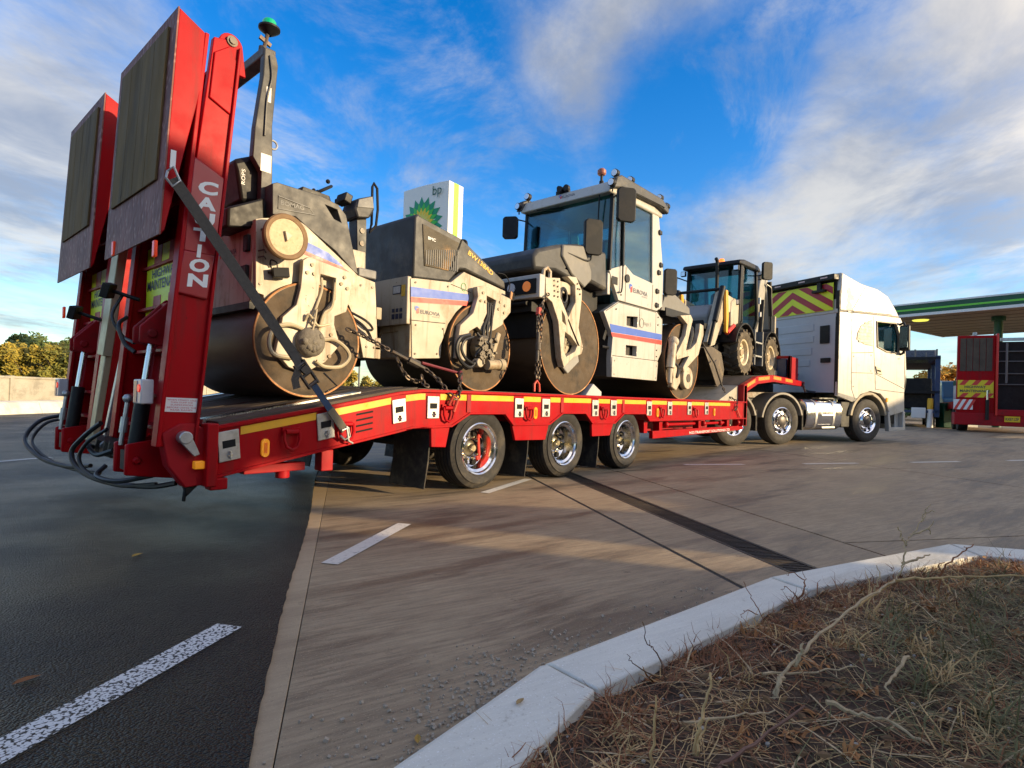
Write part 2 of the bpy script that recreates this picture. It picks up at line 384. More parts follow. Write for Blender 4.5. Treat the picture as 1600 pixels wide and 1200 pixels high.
# asphalt
asphalt, N, L, p = node_mat('asphalt')
v = N.new('ShaderNodeTexCoord').outputs['Object']
vo = N.new('ShaderNodeTexVoronoi'); vo.inputs['Scale'].default_value = 130; L.new(v, vo.inputs['Vector']); ag = vo.outputs['Distance']; sv_ = N.new('ShaderNodeSeparateColor'); L.new(vo.outputs['Color'], sv_.inputs[0]); ag2 = tex(N, L, 'ShaderNodeTexNoise', v, 260, Detail=4.); big = tex(N, L, 'ShaderNodeTexNoise', v, .9, Detail=8., Roughness=.65)
c = mixc(N, L, rng(N, L, sv_.outputs[0], .15, 1.), (.0025, .0028, .004), (.020, .021, .025)); c = mixc(N, L, rng(N, L, ag, .35, .75), c, (.004, .004, .005)); c = mixc(N, L, rng(N, L, big, .45, .75, 0, .5), c, (.022, .022, .023)); 
c = mixc(N, L, rng(N, L, ag2, .63, .70), c, (.085, .088, .095)); L.new(c, p.inputs['Base Color'])  # pale bluish grains also stand in for sky glints on the aggregate
L.new(rng(N, L, big, .35, .7, .34, .50), p.inputs['Roughness']); p.inputs['Specular IOR Level'].default_value = .30
bumps(N, L, p, [(ag, 1., -.014), (ag2, .6, .005)])
# concrete
BRUSH = -16.0
def concrete(name, base, dark, pale, br=1.0, tyre=.5):
    m, N, L, p = node_mat(name)
    v = N.new('ShaderNodeTexCoord').outputs['Object']
    mp = N.new('ShaderNodeMapping'); mp.vector_type = 'TEXTURE'; mp.inputs['Rotation'].default_value = (0, 0, R(BRUSH)); mp.inputs['Scale'].default_value = (16, 1, 1); L.new(v, mp.inputs[0])
    mq = N.new('ShaderNodeMapping'); mq.vector_type = 'TEXTURE'; mq.inputs['Rotation'].default_value = (0, 0, R(BRUSH + 8)); mq.inputs['Scale'].default_value = (6, 1, 1); L.new(v, mq.inputs[0])
    fine = tex(N, L, 'ShaderNodeTexNoise', mp.outputs[0], 58, Detail=8., Roughness=.68); grain = tex(N, L, 'ShaderNodeTexNoise', v, 190, Detail=4.)
    blot = tex(N, L, 'ShaderNodeTexNoise', v, 1.1, Detail=9., Roughness=.68); sweep = tex(N, L, 'ShaderNodeTexNoise', mq.outputs[0], 2.6, Detail=12., Roughness=.70, Distortion=.15); mm_ = N.new('ShaderNodeMapping'); mm_.vector_type = 'TEXTURE'; mm_.inputs['Rotation'].default_value = (0, 0, R(BRUSH)); mm_.inputs['Scale'].default_value = (5, 1, 1); L.new(v, mm_.inputs[0]); mid = tex(N, L, 'ShaderNodeTexNoise', mm_.outputs[0], 17, Detail=12., Roughness=.80)
    c = mixc(N, L, rng(N, L, blot, .35, .68), base, pale); c = mixc(N, L, rng(N, L, sweep, .47, .64, 0, tyre), c, dark); c = mixc(N, L, rng(N, L, mid, .50, .60, 0, .42 * br), c, tuple(x * .5 for x in base)); c = mixc(N, L, rng(N, L, mid, .34, .46, .35 * br, 0), c, tuple(min(1, x * 1.25) for x in pale))
    f = N.new('ShaderNodeMath'); f.operation = 'MULTIPLY'; L.new(rng(N, L, fine, .40, .62), f.inputs[0]); f.inputs[1].default_value = .55 * br
    c = mixc(N, L, f.outputs[0], c, tuple(x * .45 for x in base)); c = mixc(N, L, rng(N, L, grain, .60, .72, 0, .6), c, tuple(min(1, x * 1.55) for x in pale)); gr2 = tex(N, L, 'ShaderNodeTexNoise', v, 85, Detail=5., Roughness=.7)
    c = mixc(N, L, rng(N, L, gr2, .58, .70, 0, .55), c, dark); spot = tex(N, L, 'ShaderNodeTexNoise', v, 6.5, Detail=7., Roughness=.75); c = mixc(N, L, rng(N, L, spot, .62, .70, 0, .6), c, dark)
    L.new(c, p.inputs['Base Color']); L.new(rng(N, L, sweep, .4, .75, .72, .42), p.inputs['Roughness'])
    bumps(N, L, p, [(fine, .30 * br, .006), (grain, .15, .002)])
    return m
conc = concrete('yard_concrete', (.345, .255, .155), (.065, .045, .028), (.43, .325, .20), .85, .85)
stripm = concrete('edge_strip_concrete', (.40, .30, .185), (.14, .10, .065), (.47, .36, .225), .25, .5)
kerbm = concrete('kerb_concrete', (.72, .69, .59), (.40, .35, .26), (.78, .75, .64), .2, .5)
wallm = concrete('wall_concrete', (.42, .38, .30), (.2, .18, .14), (.5, .46, .38), .3, .5)
jointm = M('joint_sealant', (.022, .02, .018), .8, var=.3, vs=20, bump=.3)
paint, N, L, p = node_mat('road_paint')
v = N.new('ShaderNodeTexCoord').outputs['Object']
ag = tex(N, L, 'ShaderNodeTexVoronoi', v, 105); n_ = tex(N, L, 'ShaderNodeTexNoise', v, 150, Detail=6.); n2_ = tex(N, L, 'ShaderNodeTexNoise', v, 9, Detail=8., Roughness=.7)
md = N.new('ShaderNodeMath'); md.operation = 'MULTIPLY_ADD'; L.new(n_, md.inputs[0]); md.inputs[1].default_value = .9; L.new(ag, md.inputs[2])
me_ = N.new('ShaderNodeMath'); me_.operation = 'MULTIPLY_ADD'; L.new(n2_, me_.inputs[0]); me_.inputs[1].default_value = .5; L.new(md.outputs[0], me_.inputs[2])
p.inputs['Base Color'].default_value = (.66, .66, .64, 1); p.inputs['Roughness'].default_value = .6; L.new(rng(N, L, me_.outputs[0], 1.17, 1.42, 1, .05), p.inputs['Alpha'])
paint2, N, L, p = node_mat('yard_paint')
v = N.new('ShaderNodeTexCoord').outputs['Object']; n_ = tex(N, L, 'ShaderNodeTexNoise', v, 30, Detail=9., Roughness=.75)
p.inputs['Base Color'].default_value = (.68, .65, .57, 1); p.inputs['Roughness'].default_value = .6; L.new(rng(N, L, n_, .53, .70, 1, .25), p.inputs['Alpha'])
soilm, N, L, p = node_mat('soil')
v = N.new('ShaderNodeTexCoord').outputs['Object']; a_ = tex(N, L, 'ShaderNodeTexNoise', v, 9, Detail=9., Roughness=.7); b_ = tex(N, L, 'ShaderNodeTexNoise', v, 70, Detail=6.)
c = mixc(N, L, rng(N, L, a_, .38, .66), (.050, .028, .015), (.115, .068, .038)); c = mixc(N, L, rng(N, L, b_, .60, .72), c, (.20, .135, .08)); L.new(c, p.inputs['Base Color'])
p.inputs['Roughness'].default_value = .95; bumps(N, L, p, [(a_, .7, .03), (b_, .6, .012)])
verge = M('verge_grass', (.075, .085, .03), .9, var=.3, vs=.5)

mb = MB(); mb.add([(-900, -900, -.09), (900, -900, -.09), (900, 900, -.09), (-900, 900, -.09)], [(0, 1, 2, 3)])
struct(mb.build('ground', verge))
# asphalt road: everything on the left of the apron edge
D = Vector((.5233, .8521)); E0 = Vector((-3.32, -3.78)); NL = Vector((-D.y, D.x))
edge = []
t = -14.
while t < 60:
    j = NL * (random.uniform(-.003, .003) + .012 * math.sin(t * 1.7)); q = E0 + D * t + j; edge.append((q.x, q.y)); t += .05 if t < 6 else 3
poly = edge + [tuple(E0 + D * 60 + NL * 70), tuple(E0 - D * 14 + NL * 70)]
mb = MB(); mb.prism(poly, -.05, .008, 'z'); struct(mb.build('asphalt_road', asphalt, fix=False))
# concrete apron: base sheet under the joints, then the single slabs
mb = MB()
for i in range(32):
    b0, b1 = -8 + i * 2.5, -8 + (i + 1) * 2.5
    mb.add([ab(-14, b0) + (zb(b0) - .03,), ab(45, b0) + (zb(b0) - .03,), ab(45, b1) + (zb(b1) - .03,), ab(-14, b1) + (zb(b1) - .03,)], [(0, 3, 2, 1)])
apron = struct(mb.build('concrete_apron', M('joint_dirt', (.075, .055, .038), .9, var=.3, vs=20)))
def slab(a0, a1, b0, b1, left=None, mat=None):
    nb = max(1, int((b1 - b0) / .6)); vs = []; fs = []
    for i in range(nb + 1):
        b = b0 + (b1 - b0) * i / nb
        for a, z in ((a0, -.04), (a0, 0), (a1, 0), (a1, -.04)):
            bb = b
            if left and i == 0: bb = left[0] if a == a0 else left[1]
            elif left and i == nb and len(left) == 4: bb = left[2] if a == a0 else left[3]
            vs.append(ab(a, bb) + (z + zb(bb),))
    for i in range(nb):
        for k in range(3): fs.append((i * 4 + k, i * 4 + k + 1, i * 4 + 5 + k, i * 4 + 4 + k))
    fs += [(0, 3, 2, 1), tuple(nb * 4 + k for k in range(4))]
    mb = MB(); mb.add(vs, fs); return mb.build('slab', mat or conc, apron, bevel=.002)
slab(-12, .312, -3, -.55, (-3, -3, -.278, -.741), stripm)
slab(-12, .312, -.5, 1.43, (-.275, -.738, 1.42, 1.42))
mb = MB(); mb.box(ab(-5.84, 1.435) + (-.0135,), (12.3, .029, .018), Matrix.Rotation(R(55.5), 3, 'Z')); mb.build('joint_seal', jointm, apron)
slab(-12, .312, 1.45, 1.85); slab(-12, .312, 2.08, 2.70)
slab(-3.292, .312, 2.72, 7.0); slab(-12, -3.31, 2.72, 7.0)
for b0 in (7.02, 11.5, 16., 20.5, 25.): slab(-12, .312, b0, b0 + 4.46)
arow = [.33, 4.8, 9.3, 13.8, 18.3, 22.8]
for i in range(5):
    bs_ = [-8, 2.7, 7.0, 11.5, 16., 20.5, 25., 29.5]
    for j in range(7): slab(arow[i], arow[i + 1] - .02, bs_[j], bs_[j + 1] - .02)
# painted markings
def dash(p0, p1, w, mat, name, label, parent_z=None, grp='dashed lane markings'):
    p0, p1 = Vector(p0), Vector(p1); d = (p1 - p0).normalized(); q = Vector((-d.y, d.x)) * w / 2; mb = MB(); vs = []
    n = 6
    for i in range(n + 1):
        c_ = p0.lerp(p1, i / n)
        for s_ in (1, -1):
            x, y = (c_ + q * s_); vs.append((x, y, (zxy(x, y) if parent_z is None else parent_z) + .0045))
    mb.add(vs, [(2 * i, 2 * i + 1, 2 * i + 3, 2 * i + 2) for i in range(n)])
    o = mb.build(name, mat); o['kind'] = 'structure'; return o
dash((-4.6, -3.83), (-3.02, -2.945), .105, paint, 'lane_marking', '', .008)
dash((-2.33, -2.475), (-1.47, -1.985), .095, paint2, 'lane_marking', '')
dash((-.13, -1.44), (.90, -1.10), .09, paint2, 'lane_marking', '')
dash((1.85, -.62), (2.7, -.2), .09, paint2, 'lane_marking', '')
for k in range(7):
    dash(ab(.95, 4.05 + k * 2.02), ab(.95, 5.03 + k * 2.02), .10, paint2, 'lane_marking', '')
dash((-9, .53), (-2.45, 3.44), .10, paint, 'lane_marking', '', .008)
# drainage channel with slotted grates
dr = thing('drainage_channel', 'dark slotted steel drain let into the concrete, running up to the kerb', 'drain', ab(-1.7, 1.965) + (0,))
iron = M('drain_iron', (.045, .038, .034), .6, .6, var=.3, dirt=(.12, .09, .06), ds=8, da=.5)
rot = Matrix.Rotation(R(55.5), 3, 'Z')
mb = MB()
for b in (1.866, 2.064): mb.box(ab(-5.84, b) + (-.012,), (12.3, .022, .024), rot)
mb.box(ab(-5.84, 1.965) + (-.034,), (12.3, .19, .004), rot); mb.build('channel_frame', iron, dr)
g0 = None
for k in range(24):
    a0 = -11.9 + k * .505
    if g0 is None:
        mb = MB()
        for i in range(17): mb.box((i * .0294 + .014, 0, -.012), (.013, .176, .018))
        for y in (-.084, 0, .084): mb.box((.25, y, -.014), (.50, .010, .016))
        me = mb.build('grate', iron, None).data; g0 = bpy.data.objects['grate']
    else: g0 = g0.copy(); COL.objects.link(g0)
    g0.parent = dr; o = ab(a0, 1.965); g0.location = (o[0] - dr.location.x, o[1] - dr.location.y, 0); g0.rotation_euler = (0, 0, R(55.5))
# kerb stones around the planted bed
KO = [(-6.6, -6.3), (-5.2, -5.25), (-3.95, -4.45), (-3.25, -4.15), (-2.6, -4.07), (-1.21, -4.26), (.28, -4.80), (.62, -5.45), (.75, -6.4)]
KI = [(-6.42, -6.48), (-5.05, -5.45), (-3.78, -4.66), (-3.10, -4.36), (-2.63, -4.285), (-1.29, -4.46), (.05, -4.96), (.36, -5.56), (.50, -6.42)]
kb = thing('kerb', 'pale concrete kerb curving round the weedy bed in the foreground', 'kerb', (-1.2, -4.3, 0))
for i in range(len(KO) - 1):
    o0, o1, i0, i1 = [Vector(q) for q in (KO[i], KO[i + 1], KI[i], KI[i + 1])]
    d = (o1 - o0).normalized() * .007; dz = random.uniform(-.003, .003); o0, i0 = o0 + d, i0 + d; o1, i1 = o1 - d, i1 - d
    mid_o = [o0.lerp(o1, t) for t in (0, .5, 1)]; mid_i = [i1.lerp(i0, t) for t in (0, .5, 1)]
    out = [(q.x, q.y) for q in mid_o + mid_i]; mb = MB(); vs = []
    # rounded road-side shoulder
    prof = ((0, -.05), (0, .085), (.012, .108), (.035, .12), (1, .12), (1, -.05))
    n = len(prof); fs = []
    for t in (0, .33, .67, 1):
        a, b = o0.lerp(o1, t), i0.lerp(i1, t); w = (b - a)
        for u, z in prof:
            q = a + w * (u if u in (0, 1) else u / w.length); vs.append((q.x, q.y, z + dz))
    for k in range(3):
        for j in range(n - 1): fs.append((k * n + j, k * n + j + 1, k * n + n + j + 1, k * n + n + j))
    fs += [tuple(range(n)), tuple(range(3 * n, 4 * n))[::-1]]
    mb.add(vs, fs); mb.build('kerb_stone', kerbm, kb, bevel=.006, smooth=25)

# ------------------------------------------------------------------ low-loader trailer
tr = thing('low_loader_trailer', 'red three-axle low-loader trailer carrying rollers, its two tall ramps raised at the rear', 'trailer', (2.5, 0, 0))
TOP = [(-2.44, .64), (-1.64, .78), (-1.0, .90), (-.76, .928), (6.96, .945)]
BOT = [(6.96, .63), (3.27, .62), (3.15, .72), (2.59, .72), (2.37, .60), (1.86, .605), (1.71, .725), (1.27, .725), (1.03, .605), (.43, .605), (.30, .72), (-.18, .72), (-.41, .605), (-.65, .60), (-.85, .60), (-1.0, .57), (-1.78, .43), (-2.44, .31)]
def topz(x):
    for (x0, z0), (x1, z1) in zip(TOP, TOP[1:]):
        if x0 <= x <= x1: return z0 + (z1 - z0) * (x - x0) / (x1 - x0)
    return TOP[0][1] if x < TOP[0][0] else TOP[-1][1]
def deckz(x): return topz(x) + .012
for s in (-1, 1):
    mb = MB(); mb.prism(TOP + BOT, s * 1.235, s * 1.262); sr = mb.build('side_rail', red, tr, bevel=.004)
    mb = MB()      # rolled lips along the top and the bottom edge
    mb.prism([(x, z + .004) for x, z in TOP] + [(x, z - .022) for x, z in TOP[::-1]], s * 1.24, s * 1.285)
    mb.prism([(x, z - .004) for x, z in BOT] + [(x, z + .016) for x, z in BOT[::-1]], s * 1.24, s * 1.278)
    mb.build_each('edge_lip', red, tr, bevel=.004)
    for x in (-.20, 1.25, 2.57):
        mb = MB(); mb.bx(x - .025, x + .025, s * 1.262, s * 1.272, .735, .90); mb.build('stiffener', red_dull, tr)
    for pl in ([(-.64, .60), (-.63, .43), (-.46, .42), (-.42, .60)], [(.43, .60), (.48, .45), (.98, .44), (1.03, .60)], [(1.87, .60), (1.88, .45), (2.28, .45), (2.36, .60)]):
        mb = MB(); mb.prism(pl, s * 1.225, s * 1.258); mb.build('skirt_bracket', red, tr, bevel=.006)
# deck boards
woodm = M('deck_wood', (.085, .062, .045), .8, var=.35, vs=6, bump=.4, bs=30, dirt=(.03, .025, .02), ds=3, da=.7, stretch=((0, 0, 0), (8, 1, 1)))
for k in range(12):
    y0 = -1.21 + k * .2017; mb = MB(); xs = [-2.40, -1.64, -1.0, -.76]; dz = random.uniform(.008, .018)
    mb.prism([(x, topz(x) + dz + .01) for x in xs] + [(x, topz(x) - .03) for x in xs[::-1]], y0 + .004, y0 + .197); mb.build('deck_plank', woodm, tr, bevel=.003)
    mb = MB(); mb.bx(-.755, 6.0, y0 + .004, y0 + .197, .89, .938 + dz * .3); mb.build('deck_plank', woodm, tr, bevel=.003)
for y in (-.95, .95):
    mb = MB(); mb.prism([(-2.42, topz(-2.42) + .03), (-1.2, topz(-1.2) + .03), (-1.2, topz(-1.2) - .01), (-2.42, topz(-2.42) - .01)], y - .06, y + .06); mb.build('wear_strip', M('worn_steel', (.45, .44, .43), .25, 1., var=.2), tr)
# chassis
mb = MB()
for y in (-.46, .46): mb.prism([(-2.3, .56), (-1.0, .84), (-.7, .87), (7.0, .88), (7.0, .42), (3.2, .40), (-.6, .52), (-1.0, .54), (-2.3, .30)], y - .06, y + .06)
for x in (-2.1, -1.5, -.9, -.3, .68, 2.04, 3.4, 4.2, 5.0, 5.8, 6.6): mb.bx(x - .04, x + .04, -1.23, 1.23, topz(x) - .16, topz(x) - .05)
mb.build_each('chassis_beam', red_dull, tr, bevel=.006)
mb = MB(); mb.bx(-2.46, -2.40, -1.25, 1.25, .30, .62); mb.build('rear_crossbeam', red, tr, bevel=.01)
mb = MB(); mb.bx(-2.50, -2.43, -1.30, -1.19, .26, .66); mb.bx(-2.47, -2.36, -1.29, -1.20, .235, .31); mb.build_each('corner_post', red, tr, bevel=.008)
mb = MB(); mb.prism([(3.49, .475), (6.98, .50), (7.02, .44), (6.9, .42), (3.49, .365)], -1.21, -1.15); mb.prism([(3.49, .475), (6.98, .50), (7.02, .44), (6.9, .42), (3.49, .365)], 1.15, 1.21); mb.build_each('lower_beam', red, tr, bevel=.006)
mb = MB()
for x in (3.3, 3.75, 5.1, 6.3, 6.8): mb.bx(x - .05, x + .05, -1.2, -1.1, .45, .63); mb.bx(x - .05, x + .05, 1.1, 1.2, .45, .63)
mb.cyl((3.9, -1.19, .56), (4.9, -1.19, .565), .025); mb.cyl((5.2, -1.19, .56), (6.1, -1.19, .565), .022)
for x in (3.88, 5.2, 5.9, 6.72): mb.sphere((x, -1.21, .56), .05, 10)
mb.build_each('outrigger', red, tr, bevel=.004)
text('N.D.TRANSPORT SOLUTIONS LTD', 'lettering', winkm, tr, (4.69, -1.2105, .402), (1, 0, .01), (0, 0, 1), .042, width=1.66, bold=.01)
# galvanised socket plates with a slot and a latch pin
slot = M('slot_black', (.006, .006, .006), .9, var=0, rv=0)
PL = [(-2.355, .515), (-1.665, .632), (-1.0, .745), (-.635, .778), (.512, .783), (.955, .786), (1.915, .79), (2.33, .794), (3.255, .795), (3.875, .80), (4.535, .805), (5.18, .808)]
for x, z in PL:
    sl_ = (topz(x + .05) - topz(x - .05)) / .1; mb = MB(); h = .098; w = .067
    def sk(u, q): return (x + u - sl_ * q * .55, z + q + sl_ * u)
    mb.prism([sk(-w, -h), sk(w, -h), sk(w, h), sk(-w, h)], -1.276, -1.262); pl_ = mb.build('socket_plate', steel, tr, bevel=.004)
    mb = MB(); mb.prism([sk(-.04, -.012), sk(.04, -.012), sk(.04, .036), sk(-.04, .036)], -1.2785, -1.27); mb.build('slot', slot, pl_)
    mb = MB(); mb.cyl((x + .008, -1.285, z - .085), (x + .004, -1.285, z - .035), .008, 8); mb.box((x + .006, -1.282, z - .062), (.03, .014, .014)); mb.build('latch_pin', chrome, pl_)
# lashing rings
for x, z in ((-1.935, .55), (-1.50, .60), (-.47, .73), (.655, .735), (2.10, .74), (3.61, .75), (4.74, .75)):
    mb = MB(); mb.box((x, -1.27, z + .05), (.13, .02, .05)); mb.cyl((x - .045, -1.288, z + .045), (x + .045, -1.288, z + .045), .018, 10)
    pth = [(x - .055, -1.29, z + .05), (x - .058, -1.295, z - .01), (x - .04, -1.298, z - .06), (x, -1.30, z - .08), (x + .04, -1.298, z - .06), (x + .058, -1.295, z - .01), (x + .055, -1.29, z + .05)]
    mb.tube(pth, .011, 8); mb.build('lashing_ring', red, tr)
for x, z in ((-2.115, .49), (.775, .73), (3.495, .74), (5.495, .75)):
    mb = MB(); n = 10
    mb.prism(arc((x, z + .035), .027, 0, 180, n) + arc((x, z - .035), .027, 180, 360, n), -1.280, -1.262); o = mb.build('side_marker', amber, tr, bevel=.004)
    mb = MB(); mb.bx(x - .010, x + .010, -1.284, -1.279, z - .035, z + .035); mb.build('lens', M('amber_deep', (.8, .15, .01), .3, var=0, emit=.04, rv=0), o)
for x0, x1 in ((-2.28, -1.74), (-1.59, -1.08), (-.93, -.72), (-.55, .43), (.59, .87), (1.04, 1.83), (1.99, 2.25), (2.41, 3.17), (3.33, 3.79), (3.95, 4.45), (4.62, 5.1), (5.26, 6.2)):
    n = 4; xs = [x0 + (x1 - x0) * i / n for i in range(n + 1)]; mb = MB()
    mb.prism([(x, topz(x) - .032) for x in xs] + [(x, topz(x) - .085) for x in xs[::-1]], -1.2645, -1.262); mb.build('reflective_tape', yellow, tr)
for k in range(4):
    z = .725 - k * .045; mb = MB(); mb.prism([(-1.40, z - .018), (-1.25, z + .008), (-1.25, z + .022), (-1.40, z - .004)], -1.265, -1.2); mb.build('vent_slot', slot, tr)
# wheels: tyre > rim, hub, wheel nuts
def wheel(name, parent, c, side, Rt, w, Rr, dep, nst, tyre_m, rim_m, hub_m, holes=8, bolts=10, deep=True):
    """tyre mesh at its own origin (axis y, outer face towards -y * side), with rim and hub as children"""
    h = w / 2
    pr = [(Rr * .98, -h * .80), (Rr + .006, -h * .86), (Rr + .02, -h * .90), (Rr + (Rt - Rr) * .35, -h * .99), (Rr + (Rt - Rr) * .62, -h), (Rt - .055, -h * .95), (Rt - .025, -h * .86), (Rt - .008, -h * .80)]
    gw = h * 1.6 / 5
    for i in range(4):
        y = -h * .8 + gw * (i + 1); pr += [(Rt - .002, y - .007), (Rt - .012, y - .005), (Rt - .012, y + .005), (Rt - .002, y + .007)]
    pr += [(r, -y) for r, y in pr[7::-1]]
    mb = MB(); mb.lathe(pr, (0, 0, 0), 'y', 56, closed=True)
    t = mb.build(name, tyre_m, None, smooth=28)
    mb = MB(); a = -h * .86
    if deep:
        prof = [(Rr + .012, a + .01), (Rr + .012, a - .004), (Rr + .002, a - .010), (Rr - .012, a), (Rr - .020, a + .02), (Rr - .045, a + .035), (Rr - .05, a + .10), (Rr - .06, a + dep - .02), (Rr - .09, a + dep), (Rr * .42, a + dep - .01), (Rr * .36, a + dep - .02)]
    else:
        prof = [(Rr + .012, a + .01), (Rr + .012, a - .004), (Rr, a - .010), (Rr - .018, a), (Rr - .03, a + .035), (Rr - .05, a + .05), (Rr * .66, a + .035), (Rr * .58, a - .005), (Rr * .5, a - .01), (Rr * .45, a + .02)]
    mb.lathe(prof, (0, 0, 0), 'y', 56, cap=False); rim = mb.build('rim', rim_m, None, smooth=32); rim.parent = t
    for k in range(holes):
        th = 2 * math.pi * (k + .5) / holes; mb = MB()
        if deep: c0 = Vector((math.cos(th) * Rr * .62, a + dep - .022, math.sin(th) * Rr * .62)); rr_ = .030
        else: c0 = Vector((math.cos(th) * Rr * .80, a + .028, math.sin(th) * Rr * .80)); rr_ = .024
        mb.cyl(c0, c0 + Vector((0, .02, 0)), rr_, 10); q = mb.build('hand_hole', slot, None); q.parent = t
    mb = MB()
    if deep: mb.lathe([(.001, a + dep - .07), (.030, a + dep - .07), (.036, a + dep - .06), (.04, a + dep - .03), (.07, a + dep - .02), (.085, a + dep)], (0, 0, 0), 'y', 24, cap=False)
    else: mb.lathe([(.001, a - .02), (Rr * .30, a - .02), (Rr * .40, a - .005), (Rr * .44, a + .02), (Rr * .5, a + .03)], (0, 0, 0), 'y', 24, cap=False)
    for k in range(bolts):
        th = 2 * math.pi * k / bolts; rb = Rr * (.46 if deep else .53); c0 = Vector((math.cos(th) * rb, a + (dep - .035 if deep else -.025), math.sin(th) * rb)); mb.cyl(c0, c0 + Vector((0, .04, 0)), .009 if deep else .013, 6)
    q = mb.build('hub', hub_m, None); q.parent = t
    if parent: t.parent = parent
    t.location = c
    if side < 0: t.rotation_euler = (0, 0, math.pi)
    return t
brass = M('hub_brass', (.36, .31, .20), .3, .9, var=.2)
w0 = wheel('wheel', tr, (0 - 2.5, -1.11, .382), 1, .382, .28, .242, .15, 5, rubber, chrome, brass)
mb = MB(); mb.box((.105, .0, .01), (.028, .02, .22), (0, R(-6), 0)); mb.box((.11, 0, .115), (.05, .025, .04)); mb.box((.10, 0, -.10), (.055, .025, .04)); mb.cyl((-.13, .0, .11), (-.13, .02, .11), .022, 12); mb.cyl((-.14, .0, -.10), (-.14, .02, -.10), .022, 12)
bk = mb.build('brake_lever', M('brake_red', (.55, .03, .015), .4), None, bevel=.006); bk.parent = None
for i in range(3):
    x = 1.359 * i - 2.5
    if i: copy_tree(w0, tr, (x, -1.11, .382))
    c = copy_tree(w0, tr, (x, 1.11, .382)); c.rotation_euler = (0, 0, math.pi)
    mb = MB(); mb.cyl((x + 2.5, -1.0, .382), (x + 2.5, 1.0, .382), .065, 12); mb.build('axle', black, tr)
bk.parent = w0
for x, zt in ((-.62, .56), (.735, .58), (2.09, .58)):
    for y0, y1 in ((-1.22, -.72), (.72, 1.22)):
        mb = MB(); mb.prism([(x, zt), (x - .015, .30), (x - .05, .06), (x - .04, .06), (x, .30), (x + .012, zt)], y0, y1); mb.build('mudflap', rubber, tr)
    mb = MB(); mb.bx(x - .02, x + .02, -1.22, 1.22, zt, zt + .04); mb.build('flap_bar', black, tr)
# gooseneck
GT = [(6.86, 1.26), (7.54, 1.445), (8.46, 1.52), (9.99, 1.495), (10.75, 1.47)]
GB_ = [(10.75, 1.36), (9.99, 1.365), (8.54, 1.385), (7.58, 1.30), (7.02, 1.14), (7.02, .50), (6.86, .50)]
gn = None
for s in (-1, 1):
    mb = MB(); mb.prism(GT + GB_, s * 1.18, s * 1.27); g_ = mb.build('neck_rail', red, tr, bevel=.006)
    for x0, x1 in ((7.0, 7.42), (7.6, 8.25), (8.5, 9.0), (9.3, 9.8)):
        mb = MB()
        def gz(x):
            for (a, za), (b, zb_) in zip(GT, GT[1:]):
                if a <= x <= b: return za + (zb_ - za) * (x - a) / (b - a)
        mb.prism([(x0, gz(x0) - .02), (x1, gz(x1) - .02), (x1, gz(x1) - .085), (x0, gz(x0) - .085)], s * 1.27, s * 1.2735); mb.build('reflective_tape', M('orange_tape', (.85, .25, .02), .3, var=.05, emit=.04), tr)
mb = MB(); mb.prism([(x, z - .005) for x, z in GT] + [(x, z - .05) for x, z in GT[::-1]], -1.18, 1.18); mb.build('neck_deck', woodm, tr)
mb = MB()
for y in (-.45, .45): mb.prism([(6.9, 1.2), (7.6, 1.38), (10.9, 1.42), (10.9, 1.22), (7.8, 1.16), (7.05, .5), (6.9, .5)], y - .08, y + .08)
mb.bx(8.9, 10.9, -.5, .5, 1.2, 1.24); mb.build_each('neck_beam', black, tr, bevel=.01)
mb = MB(); mb.prism([(5.95, .95), (6.86, 1.25), (6.86, .95)], -1.16, 1.16); mb.build('step_ramp', M('step_steel', (.42, .39, .33), .5, .3, var=.2, dirt=(.2, .16, .1), ds=5, da=.6), tr, bevel=.004)
mb = MB(); mb.bx(6.84, 7.0, -1.27, -1.10, .50, 1.25); mb.bx(6.84, 7.0, 1.10, 1.27, .50, 1.25); mb.build_each('neck_post', red_dull, tr, bevel=.008)
# headboard box on the neck
mb = MB()
for z in (1.50, 1.98): mb.bx(10.05, 10.15, -1.15, .6, z, z + .06)
for y in (-1.15, .54, -.3): mb.bx(10.05, 10.15, y, y + .06, 1.45, 2.04)
mb.bx(10.05, 10.65, -1.15, -1.09, 1.45, 2.02); mb.build_each('headboard_bar', red_dull, tr, bevel=.006)
mb = MB(); mb.bx(10.08, 10.5, -1.05, .5, 1.56, 1.97); mb.build('tool_box', M('box_blue', (.03, .05, .11), .4), tr, bevel=.01)

# ------------------------------------------------------------------ raised loading ramps
lean = (0.18) / 2.5
def cx(z): return (z - .6) * lean       # the ramps lean towards the load as they rise
chk, N, L, p = node_mat('chequer_plate')
v = N.new('ShaderNodeTexCoord').outputs['Object']
mp = N.new('ShaderNodeMapping'); mp.inputs['Scale'].default_value = (1, 26, 26); mp.inputs['Rotation'].default_value = (R(45), 0, 0); L.new(v, mp.inputs[0])
ck = tex(N, L, 'ShaderNodeTexChecker', mp.outputs[0], 1.0); n_ = tex(N, L, 'ShaderNodeTexNoise', v, 5, Detail=8.)
wv = N.new('ShaderNodeTexVoronoi'); wv.inputs['Scale'].default_value = 34; wv.distance = 'CHEBYCHEV'; mpv = N.new('ShaderNodeMapping'); mpv.inputs['Rotation'].default_value = (R(45), 0, 0); mpv.inputs['Scale'].default_value = (.01, .8, .4); L.new(v, mpv.inputs[0]); L.new(mpv.outputs[0], wv.inputs['Vector'])
c = mixc(N, L, rng(N, L, n_, .35, .65), (.18, .062, .050), (.27, .105, .085)); c = mixc(N, L, rng(N, L, wv.outputs[0], .0, .32), (.46, .24, .21), c); L.new(c, p.inputs['Base Color']); p.inputs['Roughness'].default_value = .6; p.inputs['Metallic'].default_value = 0.; p.inputs['Specular IOR Level'].default_value = .3
bumps(N, L, p, [(wv.outputs[0], .8, .01)])
